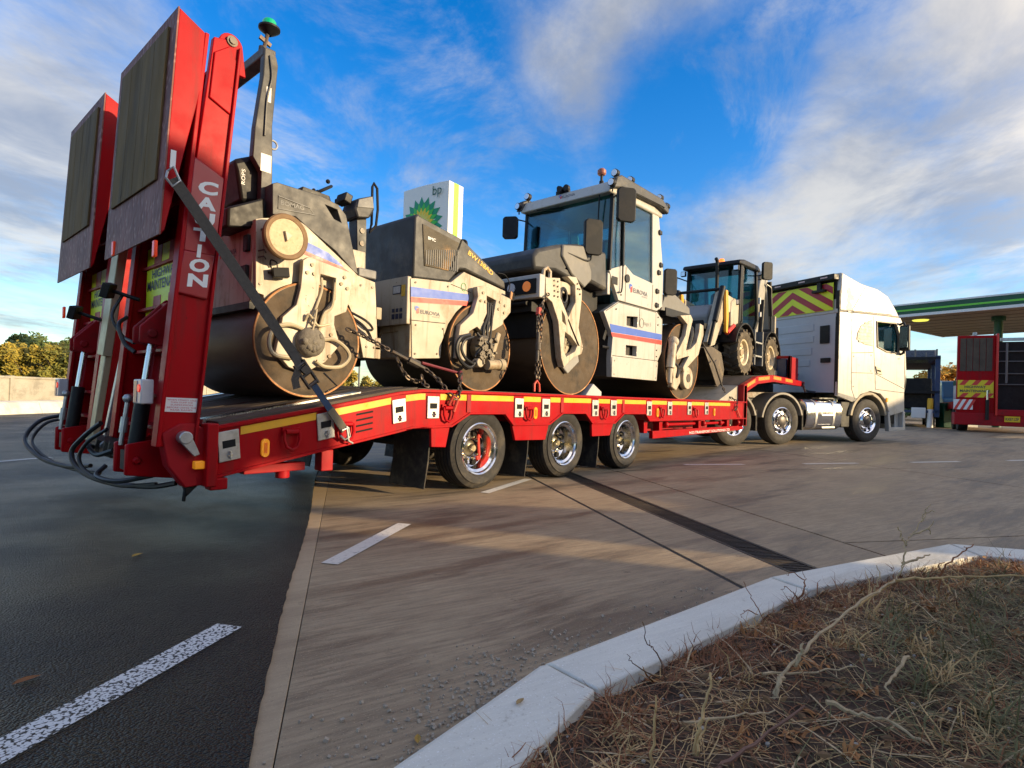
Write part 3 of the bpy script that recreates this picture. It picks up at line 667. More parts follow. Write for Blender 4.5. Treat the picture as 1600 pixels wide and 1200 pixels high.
matr = M('ramp_timber', (.17, .100, .032), .85, var=.35, vs=5, bump=.35, bs=25, dirt=(.04, .03, .02), ds=3, da=.7, stretch=((0, 0, 0), (1, 1, 6)))
def ramp(y0, y1, near, f0, f1):
    out, inn = (y0, y1) if near else (y1, y0)         # out = outer side
    X0, X1 = -2.765, -2.535
    mb = MB()
    for ya, yb in ((y0, y0 + .09), (y1 - .09, y1)):   # two side beams with flanges
        z0, z1 = .52, 3.16
        mb.prism([(X0 + cx(z0), z0), (X1 + cx(z0), z0), (X1 + cx(z1) - .01, z1), (X0 + cx(z1) + .06, z1 - .04)], ya + .02, yb - .02)
        for xa, w in ((X0, .025), (X1 - .02, .02)):
            mb.prism([(xa + cx(z0), z0), (xa + w + cx(z0), z0), (xa + w + cx(z1), z1 - .05), (xa + cx(z1), z1 - .05)], ya - .004, yb + .004)
    rp = mb.build('ramp', red, tr, bevel=.005)
    mb = MB()                                           # cross ribs and web
    for z in (.62, .82, 1.12, 1.42, 1.72, 2.1, 2.5, 2.9): mb.box((X1 - .09 + cx(z), (y0 + y1) / 2, z), (.16, y1 - y0 - .1, .022))
    mb.prism([(X1 - .035 + cx(.55), .55), (X1 - .02 + cx(.55), .55), (X1 - .02 + cx(3.1), 3.1), (X1 - .035 + cx(3.1), 3.1)], y0 + .05, y1 - .05)
    mb.build_each('cross_rib', red_dull, rp, bevel=.003)
    # folded flap: wedge box with plate
    b0, b1, y0, y1 = y0, y1, f0, f1
    def fx(z): return -2.79 + (z - 1.8) * .043
    fl = [(fx(1.80), 1.80), (fx(3.18), 3.18), (-2.585, 3.10), (-2.605, 2.70), (-2.72, 2.10), (-2.77, 1.82)]
    mb = MB()
    for ya, yb in ((y0 - .01, y0 + .015), (y1 - .015, y1 + .01)): mb.prism(fl, ya, yb)
    mb.prism([(fx(1.8), 1.80), (fx(3.18), 3.18), (fx(3.18) + .015, 3.18), (fx(1.8) + .015, 1.80)], y0 + .012, y1 - .012)
    for z in (2.0, 2.3, 2.6, 2.9, 3.12): mb.box((fx(z) + .03, (y0 + y1) / 2, z), (.05, y1 - y0 - .03, .015))
    fo = mb.build('folding_flap', red, rp, bevel=.004)
    mb = MB(); q = -.009
    mb.prism([(q + fx(1.79), 1.79), (q + fx(3.185), 3.185), (q + fx(3.185) + .0085, 3.185), (q + fx(1.79) + .0085, 1.79)], y0 - .012, y1 + .012); mb.build('chequer_plate', chk, rp)
    nk = 4; ys = [y0 + .10 + (y1 - y0 - .20) * i / nk for i in range(nk + 1)]
    for k in range(nk):
        mb = MB(); q = -.024; mb.prism([(q + fx(2.14), 2.14), (q + fx(3.10), 3.10), (q + fx(3.10) + .0145, 3.10), (q + fx(2.14) + .0145, 2.14)], ys[k] + .002, ys[k + 1] - .002); mb.build('grip_board', matr, rp, bevel=.003)
    y0, y1 = b0, b1
    # hinge ear with pin on top
    for ya in (y0 + .03, y1 - .06):
        mb = MB(); c0 = (-2.57 + cx(3.1) - .02, 3.12); mb.prism(arc(c0, .075, 0, 180, 10) + [(c0[0] - .09, 2.95), (c0[0] + .10, 2.95)], ya, ya + .03); e = mb.build('hinge_ear', red, rp, bevel=.004)
        mb = MB(); mb.cyl((c0[0], ya - .02, c0[1] + .02), (c0[0], ya + .06, c0[1] + .02), .034, 16); mb.cyl((c0[0], ya - .03, c0[1] + .02), (c0[0], ya - .02, c0[1] + .02), .022, 8); mb.build('hinge_pin', dsteel, e)
    return rp
rn = ramp(-1.25, -.27, True, -1.25, -.11); rf = ramp(.27, 1.25, False, .34, 1.42)
# plates on the outer side of the near ramp: upper recess panel and sloping fillets
ys_ = -1.2325
for z0, z1 in ((.95, .95),):
    pass
mb = MB()
def inx(u, z): return -2.765 + .026 + u * .185 + cx(z)
mb.prism([(inx(.25, 2.72), 2.72), (inx(.98, 2.66), 2.66), (inx(.98, 3.02), 3.02), (inx(.72, 3.1), 3.10), (inx(.25, 3.02), 3.02)], -1.243, -1.229); mb.build('side_pad', red, rn, bevel=.006)
mb = MB(); mb.prism([(inx(0, 1.72), 1.72), (inx(1, 1.72), 1.72), (inx(1, 2.24), 2.24), (inx(0, 2.32), 2.32)], -1.252, -1.229); mb.prism([(inx(0, 1.20), 1.46), (inx(1, 1.2), 1.44), (inx(1, 1.73), 1.73), (inx(0, 1.73), 1.73)], -1.252, -1.229); mb.build_each('side_cover', M('cover_red', (.36, .010, .016), .4, var=.08, coat=.3, dirt=(.2, .04, .03), ds=3, da=.4), rn, bevel=.01)
lr = Vector((1, 0, 0)); lu = Vector((lean, 0, 1)).normalized()
zs = [2.135, 2.035, 1.935, 1.835, 1.735, 1.64, 1.545]
for ch, z in zip('CAUTION', zs):
    w = .035 if ch == 'I' else .118
    text(ch, 'letter', winkm, rn, (-2.765 + .013 + .05 + (.035 if ch == 'I' else 0) + cx(z), -1.2525, z - .035), (1, 0, .1), (lean, 0, 1), .078, width=(w if ch != 'I' else .024), bold=.045)
mb = MB(); mb.prism([(inx(-.03, .82), .82), (inx(.98, .82), .815), (inx(.98, .73), .728), (inx(-.03, .73), .733)], -1.236, -1.2315); sg = mb.build('notice_plate', M('notice_white', (.80, .78, .76), .4, var=.04), rn)
for k, tx in enumerate(('WHEN STEADY LEGS', 'THEN DUMP THE', 'SUSPENSION', 'BEFORE USING THE', 'REAR RAMPS')):
    text(tx, 'lettering', M('notice_red', (.55, .05, .08), .5, var=0, rv=0), sg, (inx(.06 if k in (0, 3) else .16, .8), -1.2365, .802 - k * .0155), (1, 0, -.03), (0, 0, 1), .0095, width=.165 if k in (0, 3) else .125)
mb = MB(); mb.prism([(-2.755, 2.20), (-2.725, 2.20), (-2.722, 2.31), (-2.752, 2.31)], -1.2635, -1.259); mb.build('flap_sticker', winkm, rn)
# chevron maintenance boards behind the lower half of each ramp, with struts, cylinders and lamps at the rear
def board(yc, w, z0, z1, x, tilt):
    """chequered hi-vis board facing the rear"""
    mb = MB(); mb.box((x, yc, (z0 + z1) / 2), (.012, w, z1 - z0)); b = mb.build('warning_board', hiyel, tr)
    n = 5
    for k in range(n):
        ya = yc - w / 2 + w * k / n
        for z_lo, z_hi, sgn in ((z0, z0 + (z1 - z0) * .33, 1), (z0 + (z1 - z0) * .70, z1, 1)):
            if k % 2 == 0: continue
            mb = MB(); d = w / n * .55
            mb.prism([(ya, z_lo), (ya + w / n, z_lo), (ya + w / n - d * .2, z_hi), (ya - d * .2, z_hi)], x - .0085, x - .0062, 'x'); mb.build('stripe', maroon, b)
    text('MAINTENANCE', 'lettering', ink, b, (x - .0085, yc + w * .46, z0 + (z1 - z0) * .42), (0, -1, 0), (0, 0, 1), .07, width=w * .92, bold=.015)
    text('HIGHWAY', 'lettering', ink, b, (x - .0085, yc + w * .33, z0 + (z1 - z0) * .58), (0, -1, 0), (0, 0, 1), .06, width=w * .66, bold=.015)
board(-.76, .74, 1.34, 1.86, -2.60, 0); board(.76, .74, 1.34, 1.86, -2.60, 0)
bluey = M('rod_chrome', (.62, .66, .72), .2, 1., var=.05)
for yc, nm in ((-.90, ''), (.80, '')):
    mb = MB(); mb.cyl((-2.79, yc, .38), (-2.74, yc, .86), .047, 14); mb.bx(-2.85, -2.74, yc - .05, yc + .04, .36, .48); cy_ = mb.build('hydraulic_cylinder', black, tr)
    mb = MB(); mb.cyl((-2.74, yc, .86), (-2.70, yc, 1.22), .026, 14); mb.build('piston_rod', bluey, cy_)
    mb = MB(); mb.prism([(-2.80, 1.16), (-2.66, 1.14), (-2.55, 1.30), (-2.55, 1.46), (-2.62, 1.46), (-2.80, 1.26)], yc - .075, yc - .055); mb.prism([(-2.80, 1.16), (-2.66, 1.14), (-2.55, 1.30), (-2.55, 1.46), (-2.62, 1.46), (-2.80, 1.26)], yc + .055, yc + .075); mb.cyl((-2.73, yc - .09, 1.22), (-2.73, yc + .09, 1.22), .03, 12); mb.build_each('cylinder_bracket', red_dull, tr, bevel=.008)
    ly = -1.09 if yc < 0 else 1.10
    mb = MB(); mb.box((-2.80, ly, .85), (.07, .15, .15)); lc = mb.build('tail_lamp', M('lamp_clear', (.62, .60, .60), .15, var=.1, vs=20), tr, bevel=.008)
    mb = MB(); mb.cyl((-2.842, ly - .045, .87), (-2.83, ly - .045, .87), .024, 14); mb.build('red_lens', redlens, lc)
    mb = MB(); mb.box((-2.837, ly + .02, .85), (.004, .05, .13)); mb.build('reflector', M('lamp_smoke', (.36, .24, .24), .2, var=.1), lc)
    mb = MB(); mb.prism([(-2.86, .33), (-2.50, .28), (-2.46, .50), (-2.62, .56), (-2.86, .52)], yc - .11, yc - .07); mb.prism([(-2.86, .33), (-2.50, .28), (-2.46, .50), (-2.62, .56), (-2.86, .52)], yc + .12, yc + .16); mb.cyl((-2.80, yc - .13, .42), (-2.80, yc + .18, .42), .025, 10); mb.build_each('ramp_lug', red, tr, bevel=.01)
    mb = MB(); mb.cyl((-2.83, yc + .12, .50), (-2.80, yc + .12, .78), .014, 8); mb.cyl((-2.82, yc + .12, .58), (-2.81, yc + .12, .68), .024, 10); mb.sphere((-2.80, yc + .12, .80), .03, 10); mb.build('latch_rod', steel, tr)
# galvanised support legs in the gap between the ramps
galv = M('weathered_galv', (.50, .42, .27), .5, .5, var=.12, vs=8, dirt=(.36, .29, .18), ds=4, da=.5)
mb = MB(); mb.box((-2.70, .03, 1.60), (.06, .17, 1.0), (R(6), R(4), 0)); mb.box((-2.74, .13, .80), (.045, .12, .72), (R(7), R(4), 0)); mb.cyl((-2.77, .11, .47), (-2.77, .28, .47), .03, 10); mb.cyl((-2.77, .19, .46), (-2.76, .18, .52), .05, 10); mb.build_each('support_leg', galv, tr, bevel=.006)
mb = MB(); mb.box((-2.70, -.19, .95), (.045, .05, .95), (R(9), R(6), 0)); mb.cyl((-2.77, -.2, .45), (-2.77, -.06, .45), .035, 10); mb.build_each('support_leg', steel, tr, bevel=.005)
# rear work lamps and marker lamps
for y, z in ((-.49, 1.52), (.42, 1.44)):
    mb = MB(); mb.box((-2.86, y, z), (.05, .13, .10), (R(10), R(15), R(-30))); mb.cyl((-2.83, y, z), (-2.70, y - .1, z - .05), .014, 8); mb.build('work_lamp', black, tr, bevel=.01)
for y, z in ((-1.20, 1.71), (1.12, 1.50), (-.33, 1.84)):
    mb = MB(); mb.box((-2.80, y, z), (.02, .045, .10)); mb.build('marker_lamp', M('marker_glow', (.75, .05, .01), .2, var=0, emit=.06, rv=0), tr, bevel=.006)
mb = MB(); mb.cyl((-2.62, -1.30, .575), (-2.62, -1.22, .575), .04, 16); mb.prism([(-2.645, .545), (-2.60, .61), (-2.535, .47), (-2.565, .455)], -1.295, -1.265); mb.build('hinge_lever', steel, tr, bevel=.006)
mb = MB(); mb.prism([(-2.74, .60), (-2.64, .66), (-2.55, .66), (-2.45, .60), (-2.45, .27), (-2.60, .26), (-2.70, .40)], -1.24, -1.14); mb.prism([(-2.74, .60), (-2.45, .62), (-2.45, .27), (-2.60, .26)], 1.14, 1.24); mb.build_each('ramp_hinge', red_dull, tr, bevel=.01)
mb = MB(); mb.bx(-2.56, -2.50, -1.28, -1.22, .375, .425); mb.build('end_marker', amber, tr, bevel=.006)
mb = MB(); mb.prism([(-2.62, .38), (-2.52, .36), (-2.52, .26), (-2.58, .20), (-2.60, .28)], -1.22, -1.18); mb.cyl((-2.58, -1.2, .26), (-2.59, -1.2, .17), .012, 8); mb.build('rear_bracket', black, tr, bevel=.006)
mb = MB(); mb.bx(-1.62, -1.52, -1.15, -1.05, .28, .44); mb.cyl((-1.9, -1.1, .36), (-1.9, -1.1, .25), .05, 12); mb.bx(-2.2, -1.75, -1.15, -1.05, .30, .36); mb.build_each('under_bracket', red_dull, tr, bevel=.006)
# hydraulic hoses looping out at the back
def loop(pts, n=8):
    P = [Vector(q) for q in pts]; P = [P[0] * 2 - P[1]] + P + [P[-1] * 2 - P[-2]]; out = []
    for i in range(1, len(P) - 2):
        for k in range(n):
            t = k / n; a, b, c_, d = P[i - 1:i + 3]
            out.append(.5 * ((2 * b) + (c_ - a) * t + (2 * a - 5 * b + 4 * c_ - d) * t * t + (3 * b - a - 3 * c_ + d) * t ** 3))
    out.append(P[-2]); return out
for pts, r in (([(-2.80, .98, .62), (-2.95, 1.05, .56), (-3.06, .9, .42), (-3.02, .55, .31), (-2.92, .2, .27), (-2.84, -.12, .30)], .016),
               ([(-2.80, .96, .59), (-2.92, 1.0, .54), (-3.02, .86, .41), (-2.98, .5, .30), (-2.9, .15, .255), (-2.8, -.2, .25)], .012),
               ([(-2.84, -.35, .62), (-2.90, -.2, .52), (-2.95, -.1, .40), (-2.93, -.25, .29), (-2.85, -.6, .24), (-2.72, -1.0, .25), (-2.62, -1.15, .28)], .017),
               ([(-2.82, -.42, .58), (-2.90, -.28, .48), (-2.93, -.22, .36), (-2.90, -.4, .27), (-2.82, -.75, .235), (-2.7, -1.05, .27)], .013),
               ([(-2.84, -.5, .34), (-2.9, -.55, .28), (-2.84, -.8, .27), (-2.7, -1.0, .32)], .016),
               ([(-2.80, -.05, .42), (-2.88, -.2, .46), (-2.86, -.35, .40), (-2.80, -.5, .44)], .016),
               ([(-2.78, -.62, 1.34), (-2.84, -.68, 1.28), (-2.82, -.74, 1.16), (-2.78, -.82, 1.10)], .013),
               ([(-2.78, -.5, 1.5), (-2.84, -.52, 1.35), (-2.80, -.6, 1.22), (-2.78, -.8, 1.16)], .010)):
    mb = MB(); mb.tube(loop(pts), r, 8); mb.build('hydraulic_hose', hose, tr)
mb = MB()
for y in (-.1, -.3, -.42): mb.cyl((-2.78, y, .40), (-2.78, y - .06, .50), .04, 10)
mb.bx(-2.80, -2.70, -.55, .05, .40, .46); mb.build_each('hose_coupling', dsteel, tr)

# ------------------------------------------------------------------ tandem roller with the folding roll bar
def drum(parent, cx_, cz, r, y0, y1, rec=.36):
    mb = MB(); mb.lathe([(r - .02, y0 + .003), (r - .006, y0 + .003), (r, y0 + .009), (r, y1 - .009), (r - .006, y1 - .003), (r - .02, y1 - .003)], (cx_, 0, cz), 'y', 96, cap=False)
    d = mb.build('drum', drumm, parent)
    for ya, s in ((y0, 1), (y1, -1)):
        mb = MB(); mb.lathe([(r - .016, ya + s * .03), (r - .016, ya), (r - .004, ya - s * .0015), (r - .001, ya + s * .008)], (cx_, 0, cz), 'y', 96, cap=False); mb.build('rim_edge', rust, d)
        mb = MB(); mb.lathe([(.001, ya + s * rec * .8), (r * .30, ya + s * rec * .8), (r * .34, ya + s * rec), (r * .78, ya + s * rec), (r * .82, ya + s * (rec * .9)), (r - .055, ya + s * rec * .86), (r - .045, ya + s * .06), (r - .018, ya + s * .03), (r - .017, ya + s * .006)], (cx_, 0, cz), 'y', 64); mb.build('drum_end', drumin, d)
    return d
def mirror_prism(polys, ya, yb, name, mat, parent, bevel=.006, holes=(), both=True):
    o = []
    for s in ((-1, 1) if both else (-1,)):
        mb = MB()
        for pl in polys: mb.prism(pl, s * ya, s * yb, holes=holes)
        o.append(mb.build(name, mat, parent, bevel=bevel))
    return o
def bolt_row(pts, y, r, parent, mat=None, name='bolt'):
    for x, z in pts:
        mb = MB(); mb.cyl((x, y - .012, z), (x, y + .01, z), r, 6); mb.build(name, mat or creamd, parent)
def logo_eurovia(parent, x, y, z, h, right=(1, 0, 0), n=(0, -1, 0)):
    """red and blue folded cube mark with the word EUROVIA"""
    rt = Vector(right).normalized(); u = Vector((0, 0, 1)); o3 = Vector((x, y, z)); nn = rt.cross(u)
    base = ORG.get(root_of(parent).name, Vector())
    def pl(pts, m, nm):
        mb = MB(); mb.add([o3 + rt * (a * h) + u * (b * h) + nn * .0025 for a, b in pts], [tuple(range(len(pts)))]); mb.build(nm, m, parent, fix=False)
    pl([(-.1, 1.0), (.55, 1.25), (1.15, .95), (.5, .72)], blue, 'logo_blue'); pl([(.5, .62), (1.15, .86), (1.15, -.1), (.72, -.28), (.5, -.2)], sred, 'logo_red'); pl([(-.1, .9), (.42, .66), (.42, .2), (.1, .4)], blue, 'logo_blue')
    text('EUROVIA', 'lettering', ink, parent, o3 + rt * (1.45 * h) - u * (.12 * h), rt, u, h * .78, ext=.0025, width=h * 5.0, bold=.012)
    text('INFRASTRUCTURE', 'lettering', ink, parent, o3 + rt * (4.4 * h) - u * (.48 * h), rt, u, h * .2, ext=.0025, width=h * 2.0)

ra = thing('tandem_roller', 'cream tandem road roller with folding roll bar and charcoal hood, chained on the trailer slope', 'road roller', (-.6, 0, .9))
drum(ra, -1.52, 1.30, .47, -.74, .74); drum(ra, .466, 1.408, .472, -.74, .74)
A1 = [(-1.98, 2.19), (-1.96, 1.63), (-1.9, 1.62), (-1.89, 1.56), (-1.80, 1.66), (-1.65, 1.76), (-1.5, 1.79), (-1.30, 1.75), (-1.14, 1.64), (-1.07, 1.51), (-1.02, 1.36), (-.98, 1.2), (-.82, 1.2), (-.87, 1.8), (-.88, 1.89), (-1.06, 1.92), (-1.12, 1.96), (-1.57, 2.24), (-1.67, 2.28), (-1.93, 2.21)]
mirror_prism([A1], .64, .70, 'side_plate', cream, ra, .004)
mb = MB(); mb.bx(-1.96, -.95, -.64, .64, 1.82, 2.16); mb.build('rear_frame', cream, ra, bevel=.01)
mb = MB(); mb.prism([(-.66, 2.16), (.66, 2.16), (.66, 1.60), (.60, 1.55), (-.60, 1.55), (-.66, 1.60)], -1.975, -1.935, 'x'); rpnl = mb.build('rear_panel', cream, ra, bevel=.01)
logo_eurovia(rpnl, -1.978, -.02, 1.98, .055, right=(0, -1, 0))
mb = MB(); mb.box((-1.99, -.58, 2.02), (.03, .08, .13)); mb.box((-1.99, -.56, 1.78), (.03, .1, .14)); mb.build_each('rear_lamp', black, rpnl, bevel=.008)
mb = MB(); mb.prism([(-1.86, 2.02), (-1.60, 1.96), (-1.60, 1.90), (-1.86, 1.93)], -.66, .66); mb.bx(-2.0, -1.9, -.68, .68, 1.50, 1.56); mb.build_each('scraper_bar', black, ra, bevel=.004)
P1 = [(-1.85, 2.26), (-1.86, 2.5), (-1.82, 2.52), (-1.44, 2.52), (-1.28, 2.49), (-1.2, 2.42), (-1.06, 1.93), (-1.11, 1.95), (-1.29, 2.09), (-1.56, 2.23), (-1.66, 2.29)]
hw = [(-1.40, 2.455), (-1.29, 2.445), (-1.245, 2.345), (-1.315, 2.36)]
for o in mirror_prism([P1], .56, .70, 'platform_panel', grey, ra, .012, holes=[hw]):
    s = -1 if o.data.vertices[0].co.y < 0 else 1
    if s < 0:
        mb = MB(); mb.tube([(x, -.702, z) for x, z in ((-1.81, 2.415), (-1.81, 2.315), (-1.50, 2.345), (-1.54, 2.39))], .005, 6, closed=True); mb.build('trim_line', greyl, o)
        text('BOMAG', 'lettering', greyl, o, (-1.79, -.7005, 2.352), (1, 0, .04), (0, 0, 1), .036, width=.20, bold=.02)
mb = MB(); mb.bx(-1.84, -1.10, -.56, .56, 2.14, 2.20); mb.bx(-1.86, -1.80, -.56, .56, 2.15, 2.44); mb.build_each('operator_floor', black, ra)
for y in (-.62, .2): 
    mb = MB(); mb.prism([(-2.16, 2.10), (-2.16, 2.25), (-1.88, 2.40), (-1.86, 2.16)], y, y + .42); mb.build('tank_cover', black, ra, bevel=.02)
mb = MB(); mb.prism([(-2.00, 2.36), (-2.05, 2.62), (-2.07, 2.68), (-1.84, 2.80), (-1.82, 2.40)], -.48, -.12); st = mb.build('seat_backrest', black, ra, bevel=.03)
mb = MB(); mb.prism([(-1.85, 2.38), (-1.85, 2.50), (-1.5, 2.48), (-1.48, 2.40)], -.48, -.10); mb.build('seat', black, ra, bevel=.03)
text('ROPS', 'sticker', winkm, st, (-1.98, -.4835, 2.50), (0, 0, 1), (-1, 0, 0), .03, width=.12)
# roll bar
RP = [(-1.89, 2.20), (-1.80, 2.20), (-1.80, 2.60), (-1.805, 2.76), (-1.815, 3.0), (-1.785, 3.50), (-1.80, 3.56), (-1.83, 3.60), (-1.90, 3.60), (-1.905, 3.37), (-1.955, 2.95), (-1.965, 2.72), (-1.89, 2.62)]
for s in (-1, 1):
    mb = MB(); mb.prism(RP, s * .50, s * .57); po = mb.build('roll_bar_post', grey, ra, bevel=.008)
    if s < 0:
        mb = MB(); mb.bx(-1.90, -1.815, -.5725, -.571, 2.62, 2.76); mb.bx(-1.875, -1.835, -.5725, -.571, 3.18, 3.30); mb.build_each('sticker', M('label_white', (.72, .70, .66), .5, var=.15, vs=40), po)
        mb = MB(); mb.tube([(-1.79 + .035 * math.cos(t), -.535, 2.87 + .035 * math.sin(t)) for t in [i * math.pi / 6 for i in range(12)]], .009, 8, closed=True); mb.build('lifting_eye', steel, po)
        mb = MB(); mb.tube(loop([(-1.86, -.578, 3.55), (-1.84, -.582, 3.38), (-1.87, -.58, 3.2), (-1.88, -.58, 2.9)]), .008, 6); mb.build('beacon_cable', hose, po)
mb = MB(); mb.bx(-1.905, -1.80, -.56, .56, 3.54, 3.62); mb.build('roll_bar_crossbar', grey, ra, bevel=.012)
bc = M('beacon_green', (.0, .33, .14), .12, var=0, emit=.12, spec=.8, rv=0)
mb = MB(); mb.cyl((-1.85, -.42, 3.62), (-1.81, -.42, 3.82), .016, 8); mb.cyl((-1.85, -.42, 3.62), (-1.845, -.42, 3.68), .035, 10); mb.box((-1.83, -.42, 3.74), (.1, .02, .03), (0, R(20), 0)); pole_ = mb.build('beacon_pole', dsteel, ra)
mb = MB(); mb.lathe([(.02, 3.80), (.055, 3.825), (.085, 3.85), (.085, 3.865), (.055, 3.87)], (-1.80, -.42, 0), 'z', 24); mb.build('beacon_base', black, ra)
mb = MB(); mb.lathe([(.055, 3.868), (.055, 3.91), (.045, 3.925), (.001, 3.93)], (-1.80, -.42, 0), 'z', 24); mb.build('beacon_lens', bc, ra)
# edge-cutting wheel on the side
mb = MB(); mb.lathe([(.001, -.815), (.135, -.815), (.165, -.80), (.172, -.82), (.178, -.86), (.168, -.872), (.14, -.866), (.135, -.858), (.001, -.858)], (-1.81, 0, 2.065), 'y', 48)
ew = mb.build('edge_wheel', M('edge_wheel_rust', (.22, .14, .075), .7, .3, var=.3, vs=8), ra)
mb = MB(); mb.cyl((-1.81, -.862, 2.065), (-1.81, -.855, 2.065), .137, 40); mb.build('wheel_face', M('dusty_face', (.56, .45, .29), .8, var=.15, vs=30, dirt=(.40, .28, .15), ds=22, da=.7), ew)
mb = MB(); mb.prism([(-1.835, 2.105), (-1.77, 2.08), (-1.815, 2.025)], -.885, -.862); mb.build('wheel_boss', cream, ew, bevel=.004)
mb = MB(); mb.cyl((-1.81, -.82, 2.065), (-1.81, -.68, 2.065), .05, 14); mb.build('wheel_arm', cream, ew)
# side lamp, hydraulic yokes, hubs and hoses
mb = MB(); mb.box((-1.80, -.76, 1.80), (.12, .08, .075), (0, R(-8), R(-15))); mb.cyl((-1.87, -.70, 1.80), (-1.82, -.76, 1.80), .012, 8); mb.build('work_lamp', black, ra, bevel=.012)
mb = MB(); mb.tube(loop([(-1.86, -.71, 1.84), (-1.87, -.74, 1.89), (-1.83, -.75, 1.88), (-1.82, -.75, 1.84)]), .006, 6); mb.build('lamp_cable', hose, ra)
YK = [(-1.63, 1.93), (-1.63, 1.86), (-1.64, 1.71), (-1.67, 1.57), (-1.78, 1.46), (-1.80, 1.33), (-1.83, 1.18), (-1.72, 1.07), (-1.58, 1.03), (-1.40, 1.13), (-1.27, 1.28), (-1.33, 1.45), (-1.33, 1.52), (-1.22, 1.57), (-1.19, 1.70), (-1.17, 1.87), (-1.17, 1.91), (-1.58, 1.97)]
YW = [(-1.47, 1.85), (-1.33, 1.84), (-1.33, 1.66), (-1.41, 1.56), (-1.46, 1.40), (-1.52, 1.50), (-1.49, 1.63)]
yk = mirror_prism([YK], .735, .785, 'drum_yoke', cream, ra, .005, holes=[YW])[0]
bolt_row([(-1.55, 1.91), (-1.59, 1.84), (-1.53, 1.84), (-1.25, 1.86), (-1.28, 1.80), (-1.22, 1.77), (-1.70, 1.40), (-1.36, 1.36), (-1.37, 1.18), (-1.68, 1.18)], -.785, .016, yk)
mb = MB(); mb.lathe([(.001, -.88), (.05, -.88), (.09, -.86), (.12, -.83), (.12, -.78)], (-1.555, 0, 1.28), 'y', 20); 
for i in range(16):
    th = random.random() * 6.28; rr = random.random() * .09; mb.sphere((-1.555 + rr * math.cos(th), -.86, 1.28 + rr * math.sin(th)), random.uniform(.018, .035), 6)
mb.build('drive_motor', M('caked_mud', (.17, .15, .12), .9, var=.3, vs=30, bump=.5), ra, smooth=60)
pipem = M('pipe_cream', (.45, .38, .25), .5, .2, var=.2)
for pts, r in (([(-1.62, -.80, 1.38), (-1.74, -.82, 1.40), (-1.86, -.82, 1.36), (-1.90, -.82, 1.26), (-1.86, -.82, 1.16), (-1.70, -.81, 1.14)], .017), ([(-1.48, -.80, 1.30), (-1.36, -.82, 1.32), (-1.24, -.82, 1.26), (-1.20, -.82, 1.18), (-1.28, -.82, 1.10), (-1.42, -.81, 1.09), (-1.50, -.81, 1.13)], .017),
               ([(-1.56, -.81, 1.44), (-1.50, -.80, 1.60), (-1.46, -.79, 1.72), (-1.46, -.78, 1.82)], .012), ([(-1.48, -.79, 1.35), (-1.44, -.80, 1.52), (-1.36, -.79, 1.60), (-1.34, -.79, 1.80)], .012), ([(-1.60, -.8, 1.45), (-1.58, -.82, 1.5), (-1.5, -.82, 1.42), (-1.4, -.82, 1.44)], .010), ([(-1.58, -.84, 1.30), (-1.55, -.85, 1.42), (-1.52, -.83, 1.55)], .008)):
    mb = MB(); mb.tube(loop(pts), r, 8); mb.build('hydraulic_pipe', pipem, ra)
# handle frame, console, steering wheel
mb = MB(); mb.tube([(x, -.42, z) for x, z in ((-.77, 2.42), (-.70, 2.50), (-.685, 2.66), (-.70, 2.86), (-.74, 2.90), (-.755, 2.86), (-.75, 2.66), (-.75, 2.50))], .013, 8, closed=True); mb.build('grab_rail', black, ra)
mb = MB(); mb.prism([(-.92, 2.52), (-.95, 2.60), (-.92, 2.70), (-.76, 2.77), (-.73, 2.64), (-.78, 2.55)], -.44, -.20); mb.prism([(-.87, 2.0), (-.90, 2.53), (-.79, 2.56), (-.78, 2.0)], -.40, -.26); co = mb.build('control_console', grey, ra, bevel=.02)
mb = MB(); mb.prism([(-.93, 2.615), (-.915, 2.69), (-.765, 2.76), (-.745, 2.65)], -.448, -.438); mb.build('console_face', greyl, co, bevel=.006)
for z in (2.30, 2.42): mb = MB(); mb.cyl((-.84, -.41, z), (-.84, -.40, z), .025, 12); mb.build('console_dial', dsteel, co)
mb = MB(); mb.box((-.98, -.3, 2.70), (.08, .16, .09), (0, R(15), 0)); mb.box((-1.0, -.2, 2.66), (.03, .03, .12)); mb.build('display', black, co, bevel=.01)
i0 = MB(); i0.tube([(.15 * math.cos(t), .15 * math.sin(t), 0) for t in [i * math.pi / 12 for i in range(24)]], .014, 8, closed=True); i0.cyl((0, 0, -.12), (0, 0, .02), .02, 8); i0.box((0, 0, 0), (.28, .03, .015)); i0.box((0, 0, 0), (.03, .28, .015)); i0.sphere((.10, -.1, .05), .022, 8); i0.sphere((-.10, -.12, .03), .018, 8)
i0.xf(Matrix.Translation((-1.12, -.05, 2.78)) @ Matrix.Rotation(R(-35), 4, 'Y')); i0.build('steering_wheel', black, ra)
mb = MB(); mb.prism([(-1.62, 2.50), (-1.60, 2.56), (-1.35, 2.55), (-1.33, 2.50)], -.68, -.58); mb.build('armrest', black, ra, bevel=.01)
# articulated hitch
mb = MB(); mb.bx(-.90, -.48, -.22, .22, 1.22, 1.75); mb.cyl((-.68, 0, 1.15), (-.68, 0, 1.85), .12, 16); mb.build('hitch', black, ra, bevel=.01)
for z in (1.62, 1.34, 1.26):
    mb = MB(); mb.bx(-.86, -.80, -.705, -.60, z - .06, z + .05); mb.build('hinge_block', creamd, ra, bevel=.006)
mb = MB(); mb.bx(-1.05, -.86, -.69, .69, 1.92, 2.0); mb.build('step_plate', greyl, ra, bevel=.01)
